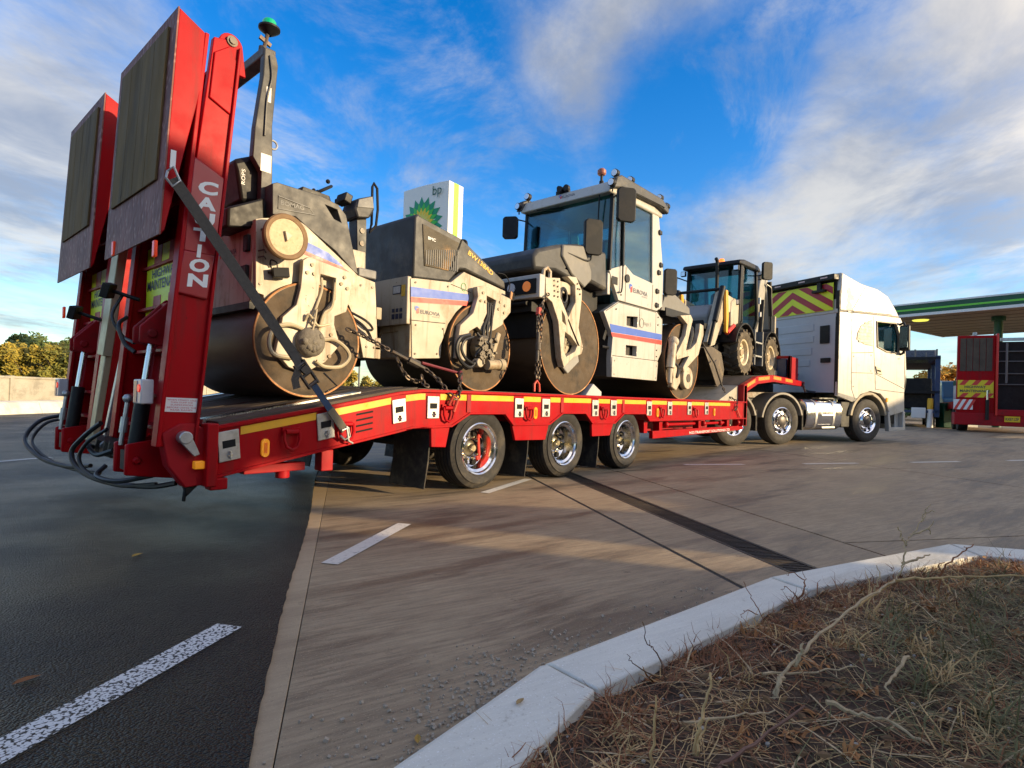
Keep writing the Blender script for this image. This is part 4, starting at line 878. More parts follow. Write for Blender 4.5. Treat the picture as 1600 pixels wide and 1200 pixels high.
# front half
A2 = [(-.48, 2.0), (-.43, 1.23), (-.07, 1.26), (-.06, 1.42), (.02, 1.62), (.12, 1.75), (.25, 1.86), (.40, 1.91), (.60, 1.90), (.80, 1.80), (.89, 1.80), (.87, 2.09), (.22, 2.19), (.04, 2.05), (-.43, 2.01)]
mirror_prism([A2], .62, .70, 'side_plate', cream, ra, .004)
mb = MB(); mb.prism([(-.47, 2.0), (-.43, 1.24), (-.12, 1.26), (-.10, 1.92), (.85, 1.95), (.85, 2.08), (.22, 2.17), (.04, 2.04)], -.62, .62); mb.build('front_frame', cream, ra)
mb = MB(); mb.prism([(-.69, 1.56), (.69, 1.56), (.69, 2.02), (-.69, 2.02)], -.505, -.46, 'x'); rpl = mb.build('rear_plate', cream, ra, bevel=.008)
mb = MB(); mb.box((-.508, -.53, 1.90), (.004, .13, .085)); o = mb.build('data_label', ink, rpl)
mb = MB(); mb.box((-.5105, -.53, 1.90), (.002, .11, .066)); mb.build('label_face', M('label_grey', (.5, .5, .48), .5, var=.2, vs=60), rpl)
mb = MB(); mb.box((-.508, -.63, 1.885), (.004, .055, .11)); mb.build('warning_label', M('warn_yellow', (.75, .45, .03), .5, var=.2, vs=50), rpl)
for k in range(3):
    mb = MB(); mb.box((-.508, -.60 + k * .06, 1.64), (.003, .045, .05)); mb.box((-.508, -.60 + k * .06, 1.70), (.003, .04, .035)); mb.build_each('pictogram', ink, rpl)
mb = MB(); mb.prism([(-.69, 1.24), (.69, 1.24), (.69, 1.56), (-.69, 1.56)], -.46, -.42, 'x', holes=[[(-.50, 1.32), (-.22, 1.32), (-.22, 1.50), (-.50, 1.50)]]); mb.build('rear_lower_plate', creamd, ra, bevel=.006)
HD = [(-.42, 2.02), (-.42, 2.62), (-.38, 2.66), (-.33, 2.63), (.22, 2.54), (.91, 2.20), (.92, 2.12), (.27, 2.23), (.2, 2.22), (.05, 2.06)]
mb = MB(); c2 = lambda p_: (p_[0], p_[1]); mb.prism(HD, -.66, .66); hd = mb.build('engine_hood', grey, ra, bevel=.018)
mb = MB(); mb.prism([(-.33, 2.57), (.17, 2.49), (.03, 2.17), (-.29, 2.16)], -.672, -.655); gr = mb.build('hood_grille', M('dusty_grille', (.10, .085, .06), .8, var=.3, vs=6, dirt=(.42, .25, .11), ds=3.5, da=.8, dt=.5, bump=.5, bs=120), ra, bevel=.008)
for k in range(16):
    x = -.28 + k * .028; mb = MB(); mb.bx(x, x + .008, -.678, -.671, 2.18, 2.32 + .006 * k); mb.build('grille_bar', greyl, gr)
text('BMC', 'lettering', winkm, gr, (-.26, -.6745, 2.43), (1, 0, -.05), (0, 0, 1), .03, width=.10, bold=.02)
mb = MB(); mb.prism([(.20, 2.535), (.225, 2.545), (.08, 2.20), (.055, 2.20)], -.664, -.655); mb.build('hood_seam', slot, ra)
text('BW138AD', 'lettering', yellow, hd, (.30, -.6625, 2.40), (1, 0, -.42), (.42, 0, 1), .05, width=.42, bold=.02)
for nm, pl, m_ in (('blue_stripe', [(-.475, 1.92), (.305, 1.965), (.30, 1.895), (-.47, 1.825)], blue), ('red_stripe', [(-.47, 1.82), (.30, 1.89), (.275, 1.84), (-.465, 1.772)], sred)):
    mb = MB(); mb.prism(pl, -.7025, -.699); mb.build(nm, m_, ra)
mb = MB(); mb.prism([(-1.56, 2.11), (-1.36, 2.06), (-1.24, 1.99), (-1.21, 1.965), (-1.58, 2.035)], -.7025, -.699); mb.build('blue_stripe', blue, ra)
mb = MB(); mb.prism([(-1.58, 2.03), (-1.21, 1.96), (-1.14, 1.93), (-1.60, 2.005)], -.7025, -.699); mb.build('red_stripe', sred, ra)
lp = thing  # noqa
fsd = [o for o in ra.children if o.name.startswith('side_plate')]
logo_eurovia(fsd[2], -.42, -.7005, 1.685, .05)
mb = MB(); mb.tube([(.22 + .035 * math.cos(t), -.702, 2.03 + .04 * math.sin(t)) for t in [i * math.pi / 10 for i in range(20)]], .004, 5, closed=True); mb.build('green_badge', M('badge_green', (.12, .4, .15), .5, var=0), ra)
YK2 = [(.32, 2.04), (.34, 1.94), (.28, 1.76), (.10, 1.61), (.08, 1.5), (.07, 1.27), (.17, 1.26), (.20, 1.44), (.23, 1.56), (.34, 1.62), (.44, 1.56), (.60, 1.61), (.74, 1.69), (.75, 1.74), (.80, 1.78), (.86, 1.84), (.86, 1.99), (.42, 2.07)]
YW2 = [(.47, 1.97), (.62, 1.94), (.58, 1.74), (.50, 1.68), (.43, 1.69), (.48, 1.78)]
yk = mirror_prism([YK2], .735, .80, 'drum_yoke', cream, ra, .005, holes=[YW2])[0]
bolt_row([(.41, 1.99), (.38, 1.90), (.45, 1.90), (.68, 1.93), (.66, 1.85), (.76, 1.90), (.75, 1.82), (.12, 1.47), (.11, 1.31)], -.80, .017, yk)
for pts, r in (([(.20, -.84, 1.52), (.05, -.86, 1.47), (.0, -.86, 1.36), (.06, -.86, 1.24), (.20, -.85, 1.18), (.30, -.84, 1.25)], .02), ([(.24, -.85, 1.50), (.10, -.87, 1.45), (.06, -.87, 1.36), (.12, -.87, 1.27), (.24, -.86, 1.22)], .015),
               ([(.50, -.79, 1.90), (.49, -.80, 1.75), (.42, -.82, 1.62), (.40, -.84, 1.50), (.44, -.85, 1.42)], .016), ([(.54, -.79, 1.90), (.52, -.80, 1.76), (.47, -.82, 1.63), (.46, -.84, 1.5)], .014), ([(.57, -.79, 1.88), (.55, -.81, 1.72), (.52, -.83, 1.6), (.50, -.84, 1.48)], .012), ([(.30, -.84, 1.55), (.36, -.87, 1.48), (.46, -.87, 1.44), (.52, -.86, 1.36)], .014), ([(.28, -.84, 1.30), (.34, -.87, 1.40), (.44, -.86, 1.46), (.54, -.86, 1.44)], .012)):
    mb = MB(); mb.tube(loop(pts), r, 8); mb.build('hydraulic_hose', hose, ra)
mb = MB(); mb.cyl((.44, -.86, 1.225), (.62, -.86, 1.235), .055, 16); mb.build('vibration_motor', creamd, ra)
mb = MB(); mb.cyl((.62, -.86, 1.235), (.69, -.86, 1.24), .065, 16); mb.cyl((.69, -.86, 1.24), (.70, -.86, 1.24), .045, 16); mb.build('motor_cap', creamd, ra, bevel=.006)
mb = MB(); mb.box((.57, -.85, 1.44), (.06, .04, .30), (0, R(20), 0)); mb.build('hub_arm', creamd, ra, bevel=.015)
mb = MB(); mb.lathe([(.001, -.87), (.10, -.87), (.14, -.84), (.14, -.76)], (.42, 0, 1.40), 'y', 20)
for i in range(26): mb.box((.42 + random.uniform(-.13, .14), -.87, 1.38 + random.uniform(-.14, .12)), (random.uniform(.02, .06), .05, random.uniform(.02, .06)), (0, random.random() * 3, 0))
mb.build('hub_fittings', M('oily_metal', (.13, .11, .085), .55, .4, var=.4, vs=25), ra, bevel=.004)
mb = MB(); mb.cyl((.33, -.88, 1.24), (.33, -.80, 1.24), .05, 16); mb.build('hub_disc', cream, ra, bevel=.006)
mb = MB(); mb.cyl((.13, -.80, 1.36), (.13, -.78, 1.36), .02); mb.bx(.08, .18, -.82, -.80, 1.25, 1.47); mb.build('hub_plate', cream, ra, bevel=.01)
mb = MB(); mb.box((.90, -.72, 2.03), (.05, .13, .10), (0, R(25), R(20))); mb.tube(loop([(.75, -.68, 2.28), (.86, -.70, 2.27), (.93, -.71, 2.18), (.91, -.71, 2.08)]), .007, 6); hl = mb.build('head_lamp', black, ra, bevel=.01)
mb = MB(); mb.box((.885, -.785, 2.03), (.08, .012, .085), (0, R(10), R(20))); mb.build('lamp_lens', M('lens_orange', (.55, .30, .16), .2, var=.3, vs=60), hl)

# ------------------------------------------------------------------ large roller with a cab
rb = thing('cab_roller', 'large white tandem roller with glazed cab, roof lamps and black hoods', 'road roller', (3.5, 0, .94))
for cxx in (1.958, 5.112): drum(rb, cxx, 1.572, .632, -.855, .855, .46)
LS = [(2.77, 2.11), (3.14, 2.295), (4.29, 2.30), (4.48, 2.20), (4.49, 1.69), (4.36, 1.53), (4.33, 1.22), (3.01, 1.22), (2.99, 1.48), (3.02, 1.79)]
pk = [[(3.385, 2.12), (3.70, 2.15), (3.70, 1.985), (3.385, 1.985)], [(3.385, 1.70), (3.70, 1.71), (3.70, 1.555), (3.385, 1.555)]]
sp = mirror_prism([LS], .72, .80, 'body_side', white, rb, .005, holes=pk)[0]
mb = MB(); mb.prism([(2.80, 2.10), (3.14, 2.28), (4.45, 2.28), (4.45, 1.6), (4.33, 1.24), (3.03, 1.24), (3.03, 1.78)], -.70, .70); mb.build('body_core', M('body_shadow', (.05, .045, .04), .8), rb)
mb = MB(); mb.prism([(3.0, 1.22), (3.0, 1.50), (4.36, 1.52), (4.33, 1.22)], -.812, -.795); mb.build('lower_skirt', white, rb, bevel=.008)
for nm, pl, m_ in (('blue_stripe', [(2.93, 1.955), (4.47, 1.965), (4.47, 1.875), (2.97, 1.845)], blue), ('red_stripe', [(2.97, 1.84), (4.47, 1.87), (4.47, 1.80), (3.0, 1.785)], sred)):
    mb = MB(); mb.prism(pl, -.8025, -.799); mb.build(nm, m_, rb)
mb = MB(); mb.bx(4.26, 4.268, -.8015, -.799, 1.24, 2.28); mb.build('panel_seam', slot, sp)
mb = MB(); mb.tube([(3.82 + .06 * math.cos(t), -.802, 2.07 + .07 * math.sin(t)) for t in [i * math.pi / 10 for i in range(20)]], .004, 5, closed=True); mb.build('emission_badge', greyl, sp)
text('stage 5', 'lettering', greyl, sp, (3.86, -.8005, 2.05), (1, 0, 0), (0, 0, 1), .06, width=.25)
mb = MB(); mb.box((2.90, -.74, 1.80), (.06, .02, .16), (0, R(25), 0)); mb.build('body_handle', black, sp, bevel=.006)
mb = MB(); mb.cyl((2.98, -.75, 1.63), (2.82, -.75, 1.63), .02, 8); mb.build('body_peg', black, sp)
# cab
DR = [(2.88, 2.69), (3.14, 2.315), (4.29, 2.315), (4.47, 2.41), (4.46, 2.96), (4.27, 3.80), (4.06, 3.80), (4.12, 2.72), (3.54, 2.75), (3.30, 2.85), (2.92, 2.72)]
sd = mirror_prism([DR], .74, .80, 'cab_side', white, rb, .006)[0]
for x0, z0, x1, z1 in ((2.90, 2.70, 2.94, 3.78), (3.25, 2.82, 3.225, 3.80)):
    for s in (-1, 1):
        mb = MB(); mb.prism([(x0 - .02, z0), (x0 + .022, z0), (x1 + .022, z1), (x1 - .02, z1)], s * .75, s * .805); mb.build('cab_pillar', black, rb, bevel=.006)
for s in (-1, 1):
    mb = MB(); mb.prism([(3.27, 2.85), (3.54, 2.75), (4.11, 2.72), (4.05, 3.80), (3.25, 3.80)], s * .772, s * .778); mb.build('door_glass', cab_glass, rb)
    mb = MB(); mb.prism([(2.93, 2.73), (3.23, 2.83), (3.205, 3.80), (2.96, 3.78)], s * .772, s * .778); mb.build('quarter_glass', cab_glass, rb)
mb = MB(); mb.prism([(2.885, 2.60), (2.893, 2.60), (2.935, 3.78), (2.927, 3.78)], -.75, .75); mb.build('windscreen', cab_glass, rb)
mb = MB(); mb.prism([(4.40, 2.7), (4.408, 2.7), (4.25, 3.80), (4.242, 3.80)], -.74, .74); mb.build('rear_window', cab_glass, rb)
mb = MB(); mb.bx(2.86, 2.93, -.79, .79, 2.36, 2.66); mb.bx(4.38, 4.44, -.78, .78, 2.36, 2.75); mb.build_each('cab_sill', white, rb, bevel=.01)
mb = MB(); mb.prism([(2.80, 3.77), (2.93, 3.97), (4.22, 4.0), (4.36, 3.86), (4.36, 3.79)], -.82, .82); rfv = mb.build('cab_roof', white, rb, bevel=.025)
logo_eurovia(rfv, 2.858, .10, 3.865, .045, right=(0, -1, 0))
for s in (-1, 1):
    mb = MB(); mb.prism([(2.80, 3.80), (2.86, 3.97), (2.98, 4.03), (4.2, 4.03), (4.42, 3.93), (4.40, 3.85), (4.1, 3.90), (3.0, 3.86)], s * .80, s * .90); mb.build('roof_edge', grey, rb, bevel=.02)
    for x, z, y in ((2.82, 3.88, .85), (2.98, 4.07, .80), (3.36, 4.08, .82), (4.22, 4.06, .84), (4.42, 3.98, .85)):
        mb = MB(); mb.cyl((x - .05, s * y, z), (x + .02, s * y, z), .055, 16); mb.cyl((x, s * y, z - .05), (x, s * y, z - .12), .012, 6); lm = mb.build('roof_lamp', black, rb, bevel=.006)
        mb = MB(); mb.cyl((x - .056, s * y, z), (x - .05, s * y, z), .045, 16); mb.build('lamp_glass', lamp_glass, lm)
mb = MB(); mb.cyl((2.95, .12, 4.02), (2.88, .12, 4.02), .05, 14); mb.cyl((2.96, .02, 4.03), (2.90, .02, 4.03), .05, 14); mb.cyl((3.0, .2, 4.08), (2.96, .2, 4.08), .035, 12); mb.bx(2.93, 2.98, -.02, .22, 3.96, 4.02); mb.build_each('roof_camera', black, rb, bevel=.006)
mb = MB(); mb.cyl((3.3, -.35, 3.98), (3.3, -.35, 4.26), .02, 8); mb.cyl((3.3, -.35, 4.1), (3.3, -.35, 4.16), .035, 10); mb.build('beacon_stem', black, rb)
mb = MB(); mb.lathe([(.05, 4.25), (.065, 4.27), (.065, 4.32), (.04, 4.345), (.001, 4.35)], (3.3, -.35, 0), 'z', 20); mb.build('beacon', M('beacon_brown', (.35, .12, .07), .3, var=.1), rb)
def mirror(parent, c, w, h, rz=0., name='mirror'):
    mb = MB(); x, y, z = c; pl = [(-w / 2, -h / 2 + .03), (-w / 2 + .03, -h / 2), (w / 2 - .03, -h / 2), (w / 2, -h / 2 + .03), (w / 2, h / 2 - .03), (w / 2 - .03, h / 2), (-w / 2 + .03, h / 2), (-w / 2, h / 2 - .03)]
    mb.prism(pl, -.04, .03); mb.xf(Matrix.Translation(c) @ Matrix.Rotation(rz, 4, 'Z')); return mb.build(name, black, parent, bevel=.015)
mirror(rb, (2.90, -1.02, 3.56), .27, .46, R(-35)); mirror(rb, (2.62, .84, 3.50), .24, .34, R(-60)); mirror(rb, (2.36, -.86, 3.02), .26, .46, R(-30)); mirror(rb, (1.72, .95, 2.98), .16, .30, R(-50)); mirror(rb, (4.62, -.84, 2.82), .22, .42, R(-35))
for pts in ([(2.93, -.80, 3.72), (2.90, -.95, 3.76), (2.88, -1.0, 3.70)], [(2.90, .78, 3.66), (2.7, .84, 3.66)], [(2.36, -.85, 2.80), (2.3, -.84, 2.70), (1.85, -.82, 2.72)], [(3.20, -.82, 3.7), (3.16, -.84, 3.2), (3.18, -.83, 2.5), (3.1, -.82, 2.42)], [(4.6, -.82, 2.64), (4.6, -.7, 2.55)]):
    mb = MB(); mb.tube(loop(pts, 4), .011, 6); mb.build('mirror_arm', black, rb)
mb = MB(); mb.tube([(2.84, .5, 3.76), (2.86, .1, 3.74)], .008, 6); mb.tube([(2.85, -.62, 3.78), (2.86, -.60, 3.3), (2.87, -.58, 3.1)], .010, 6); mb.build_each('wiper', black, rb)
for x, z in ((4.36, 3.55), (4.36, 2.92), (4.32, 2.62), (4.32, 2.40), (4.42, 3.05)):
    mb = MB(); mb.cyl((x - .06, -.815, z), (x - .06, -.79, z), .045, 12); mb.box((x - .05, -.81, z), (.09, .03, .06)); mb.build('door_hinge', black, sd, bevel=.006)
mb = MB(); mb.cyl((3.35, -.82, 2.66), (3.35, -.79, 2.66), .06, 16); mb.build('door_lock', black, sd)
mb = MB(); mb.bx(2.95, 3.10, -.803, -.798, 2.52, 2.63); mb.bx(2.865 - .01, 2.862, -.70, -.42, 2.48, 2.62); mb.build_each('vent_panel', black, sd)
logo_eurovia(sd, 3.42, -.8005, 2.50, .085, right=(1, 0, 0))
mb = MB(); mb.prism([(3.50, 2.36), (3.50, 2.8), (3.55, 3.35), (3.72, 3.40), (3.80, 2.75), (3.78, 2.36)], -.28, .22); mb.prism([(3.1, 2.36), (3.15, 2.7), (3.6, 2.72), (3.6, 2.36)], -.28, .22); mb.build('driver_seat', black, rb, bevel=.04)
mb = MB(); mb.bx(3.0, 3.3, -.2, .2, 2.36, 2.95); mb.box((3.1, .35, 3.05), (.06, .25, .2), (0, R(-15), 0)); mb.cyl((3.2, 0, 2.9), (3.32, 0, 3.0), .16, 18); mb.build('dashboard', grey, rb, bevel=.02)
# hoods
HB = [(1.25, 2.40), (1.22, 2.56), (1.32, 2.66), (1.72, 2.80), (2.15, 2.90), (2.80, 2.92), (2.84, 2.40), (2.44, 2.45), (2.26, 2.32), (1.95, 2.42), (1.70, 2.46)]
mb = MB(); mb.prism(HB, -.80, .80); mb.build('front_hood', grey, rb, bevel=.04)
mb = MB(); mb.prism([(1.75, 2.66), (1.76, 2.80), (2.21, 2.88), (2.41, 2.58), (2.41, 2.47), (2.25, 2.34), (1.97, 2.46)], -.83, -.79); mb.build('hood_side', M('warm_grey_plastic', (.17, .16, .14), .5, var=.1, dirt=(.25, .22, .17), ds=3, da=.4), rb, bevel=.02)
mb = MB(); mb.prism([(4.47, 2.36), (4.60, 2.63), (4.95, 2.67), (5.50, 2.52), (5.52, 2.40), (5.0, 2.38)], -.78, .78); mb.build('rear_hood', M('warm_grey_plastic', (.17, .16, .14)), rb, bevel=.03)
mb = MB(); mb.bx(1.14, 1.24, -.98, .98, 2.04, 2.31); lb = mb.build('light_beam', white, rb, bevel=.01)
for s in (-1, 1):
    mb = MB(); mb.bx(1.125, 1.142, s * .42 if s > 0 else -.93, .93 if s > 0 else -.42, 2.09, 2.26); lbk = mb.build('lamp_recess', slot, lb)
    mb = MB(); mb.cyl((1.12, s * .56, 2.175), (1.13, s * .56, 2.175), .06, 18); mb.build('head_lamp', lamp_glass, lb)
    mb = MB(); mb.cyl((1.118, s * .80, 2.175), (1.13, s * .80, 2.175), .06, 18); mb.build('indicator_lamp', M('amber_dull', (.75, .22, .05), .25, var=.1, emit=.1), lb)
mb = MB(); mb.bx(1.22, 1.40, -.8, .8, 1.90, 2.02); mb.bx(1.3, 1.34, -.82, .82, 1.6, 1.9); mb.cyl((1.2, -.75, 2.0), (1.2, .75, 2.0), .03); mb.build_each('scraper', black, rb, bevel=.006)
# cast drum forks
F1 = [(1.27, 2.29), (1.55, 2.33), (1.57, 2.10), (1.82, 1.78), (2.0, 1.56), (2.07, 1.54), (2.04, 1.46), (1.86, 1.40), (1.68, 1.27), (1.62, 1.38), (1.54, 1.81), (1.41, 2.02), (1.29, 2.07)]
H1 = [(1.60, 1.96), (1.66, 1.90), (1.70, 1.78), (1.62, 1.82)]; H2 = [(1.68, 1.70), (1.80, 1.66), (1.95, 1.56), (1.90, 1.48), (1.72, 1.40), (1.66, 1.48)]
F2 = [(1.69, 2.38), (1.88, 2.40), (2.01, 2.25), (2.01, 2.14), (1.96, 1.78), (2.07, 1.55), (1.95, 1.55), (1.80, 1.74), (1.72, 1.85), (1.80, 1.98), (1.88, 2.09), (1.86, 2.30)]
castm = M('cast_white', (.52, .46, .35), .5, var=.1, dirt=(.33, .19, .08), ds=3.4, da=.8, dt=.50, streak=(.22, .12, .05), sa=.7, chips=(.08, .05, .03), cs=30, ct=.67)
for s in (-1, 1):
    mb = MB(); mb.prism(F1, s * .87, s * .96, holes=[H1, H2]); fk = mb.build('drum_fork', castm, rb, bevel=.006)
    mb = MB(); mb.prism(F2, s * .87, s * .96); mb.build('drum_fork', castm, rb, bevel=.006)
    if s < 0:
        bolt_row([(1.43, 2.28), (1.50, 2.28), (1.43, 2.22), (1.50, 2.22), (1.44, 2.16), (1.51, 2.16), (1.44, 2.10), (1.51, 2.10)], -.96, .012, fk, dsteel); bolt_row([(1.90, 2.32), (1.95, 2.26), (1.91, 2.26), (1.96, 2.20)], -.96, .012, fk, dsteel)
        mb = MB(); mb.prism([(1.70, 1.30), (2.03, 1.53), (2.08, 1.37), (1.84, 1.20)], -.90, -.86); mb.build('fork_foot', M('foot_grey', (.30, .29, .27), .5, var=.15), rb, bevel=.01)
        mb = MB(); mb.tube([(1.27, -.92, 2.28), (1.28, -.92, 2.38), (1.34, -.92, 2.42), (1.40, -.92, 2.38), (1.40, -.92, 2.30)], .022, 8); mb.build('lifting_loop', castm, fk)
    mb = MB(); mb.bx(1.30, 2.0, s * .60 if s > 0 else -.9, .9 if s > 0 else -.60, 2.18, 2.32); mb.build('fork_crosspiece', castm, rb, bevel=.01)
mb = MB()
for i in range(5):
    rr = .17 - i * .022; mb.tube([(1.70 + rr * .75 * math.cos(t), -.86 - .012 * i, 2.14 + rr * math.sin(t)) for t in [k * math.pi / 10 for k in range(20)]], .016, 8, closed=True)
mb.build('coiled_hose', hose, rb)
mb = MB(); mb.cyl((1.58, -.84, 1.96), (1.74, -.90, 2.0), .018, 8); mb.sphere((1.78, -.88, 1.93), .06, 10); mb.build('hose_elbow', black, rb)
mb = MB(); mb.cyl((1.80, -.72, 1.55), (1.80, -.86, 1.55), .12, 18); mb.cyl((1.86, -.84, 1.58), (1.98, -.86, 1.62), .04, 10); mb.cyl((1.75, -.86, 1.45), (1.80, -.87, 1.65), .03, 10)
for i in range(10): mb.box((1.80 + random.uniform(-.1, .12), -.86, 1.54 + random.uniform(-.1, .1)), (.04, .05, .05), (0, random.random() * 3, 0))
mb.build('drive_motor', M('motor_metal', (.33, .28, .21), .5, .4, var=.3, vs=14), rb, bevel=.006)
wm = M('weld_primer', (.52, .40, .24), .7, var=.2)
for pts in ([(2.20, 1.88), (2.30, 1.88)], [(2.20, 1.88), (2.33, 1.57), (2.46, 1.57)], [(2.05, 1.37), (2.12, 1.22), (2.02, 1.15)], [(1.66, 1.16), (1.70, 1.02), (1.84, 1.08)], [(1.86, 1.14), (2.10, 1.17)], [(1.84, 1.07), (2.02, 1.08)]):
    mb = MB(); mb.tube([(x, -.72, z) for x, z in pts], .010, 6); mb.build('weld_mark', wm, rb)
FR1 = [(4.81, 2.30), (5.19, 2.36), (5.28, 2.29), (5.15, 2.01), (5.05, 1.75), (5.25, 1.80), (5.45, 1.92), (5.54, 2.10), (5.57, 2.26), (5.71, 2.24), (5.72, 2.07), (5.54, 1.72), (4.98, 1.40), (4.96, 1.47), (5.17, 1.67), (4.73, 1.58), (4.70, 1.66), (5.02, 2.0), (5.08, 2.19)]
for s in (-1, 1):
    mb = MB(); mb.prism(FR1, s * .87, s * .95, holes=[[(5.18, 1.72), (5.42, 1.84), (5.44, 1.76), (5.34, 1.68)]] if 0 else ()); mb.build('drum_fork', castm, rb, bevel=.006)
mb = MB(); mb.cyl((5.16, -.95, 1.30), (5.16, -.86, 1.30), .185, 28); hb = mb.build('hub_disc', castm, rb, bevel=.012)
mb = MB(); mb.cyl((5.16, -.96, 1.30), (5.16, -.94, 1.30), .07, 16); mb.build('hub_cap', dsteel, hb)
mb = MB(); mb.prism([(4.62, 1.42), (4.75, 1.50), (4.92, 1.40), (4.95, 1.22), (4.80, 1.08), (4.62, 1.14), (4.68, 1.28)], -.92, -.84); mb.build('hub_casting', castm, rb, bevel=.02)
mb = MB(); mb.cyl((4.62, -.92, 1.84), (4.56, -.92, 1.44), .07, 14); mb.cyl((4.56, -.92, 1.44), (4.55, -.92, 1.2), .035, 10); mb.sphere((4.64, -.92, 1.86), .09, 12); mb.build('steering_cylinder', castm, rb)
mb = MB(); mb.tube(loop([(4.7, -.9, 1.55), (4.82, -.93, 1.45), (4.78, -.93, 1.3), (4.9, -.92, 1.42)]), .02, 8); mb.tube([(5.45 + .12 * math.cos(t), -.85, 2.05 + .14 * math.sin(t)) for t in [k * math.pi / 10 for k in range(20)]], .02, 8, closed=True); mb.build('hydraulic_hose', hose, rb)
mb = MB(); mb.bx(4.6, 5.5, -.8, .8, 2.28, 2.42); mb.bx(4.4, 4.7, -.7, .7, 1.9, 2.35); mb.build_each('rear_crosspiece', black, rb, bevel=.01)
mb = MB(); mb.cyl((2.0, 0, 2.3), (2.0, 0, 2.45), .3, 20); mb.bx(2.4, 2.9, -.6, .6, 1.7, 2.4); mb.build('pivot', black, rb)

# seams, latches and extra bolts on the two rollers
for pts in ([(-.455, 1.60), (-.10, 1.615)], [(-.10, 1.615), (-.02, 1.62)], [(.04, 2.03), (.33, 1.99)], [(-.02, 1.30), (-.04, 1.56)]):
    mb = MB(); mb.tube([(x, -.7008, z) for x, z in pts], .0035, 4); mb.build('panel_seam', slot, ra)
for x, z in ((-.40, 1.28), (-.12, 1.30), (-.40, 1.56), (-.05, 1.56), (-1.93, 1.70), (-1.93, 2.12), (-1.03, 1.84), (-.91, 1.84), (-.95, 1.30), (-.87, 1.30), (-.42, 1.97), (.0, 2.0)):
    mb = MB(); mb.cyl((x, -.708, z), (x, -.698, z), .011, 6); mb.build('bolt', dsteel, ra)
for x, z in ((-1.955, 1.95), (-1.955, 1.90)):
    mb = MB(); mb.tube([(x, -.705, z), (x + .03, -.74, z + .01), (x + .06, -.705, z)], .006, 6); mb.build('lashing_eye', dsteel, ra)
mb = MB(); mb.tube(loop([(-1.12, -.70, 1.55), (-1.04, -.76, 1.48), (-.96, -.74, 1.42), (-.90, -.70, 1.36), (-.80, -.5, 1.40)]), .013, 6); mb.tube(loop([(-1.16, -.70, 1.60), (-1.02, -.78, 1.52), (-.92, -.74, 1.46), (-.82, -.5, 1.46)]), .011, 6); mb.build_each('hydraulic_hose', hose, ra)
for k in range(5):
    mb = MB(); mb.tube(loop([(-.88 + .03 * k, -.20 + .09 * k, 1.75), (-.70, -.24 + .09 * k, 1.62 - .02 * k), (-.52, -.20 + .09 * k, 1.70)]), .014, 6); mb.build('hydraulic_hose', hose, ra)
for pts in ([(2.82, 2.12), (3.15, 2.285), (4.26, 2.29)], [(3.02, 1.52), (4.34, 1.535)], [(3.75, 2.28), (3.75, 2.0)], [(3.32, 2.32), (3.32, 2.82)], [(4.12, 2.32), (4.13, 2.7)]):
    mb = MB(); mb.tube([(x, -.8012, z) for x, z in pts], .004, 4); mb.build('panel_seam', slot, rb)
for x, z in ((4.33, 2.22), (4.33, 2.10), (4.31, 1.70), (4.31, 1.60), (3.06, 1.26), (4.28, 1.26), (3.06, 1.45), (4.30, 1.45), (3.08, 2.18), (3.20, 2.40), (4.22, 2.40)):
    mb = MB(); mb.cyl((x, -.812, z), (x, -.80, z), .012, 6); mb.build('bolt', dsteel, rb)
for x, z in ((1.35, 2.02), (1.42, 1.96), (1.50, 1.88)):
    mb = MB(); mb.tube(loop([(x, -.80, 2.0), (x + .1, -.86, z - .1), (x + .22, -.84, 1.7), (1.78, -.80, 1.6)]), .016, 6); mb.build('hydraulic_hose', hose, rb)
for k in range(3):
    mb = MB(); mb.tube(loop([(5.25 + .05 * k, -.80, 2.3), (5.32 + .04 * k, -.9, 2.1), (5.25, -.88, 1.85 - .05 * k), (5.1, -.84, 1.6)]), .016, 6); mb.build('hydraulic_hose', hose, rb)

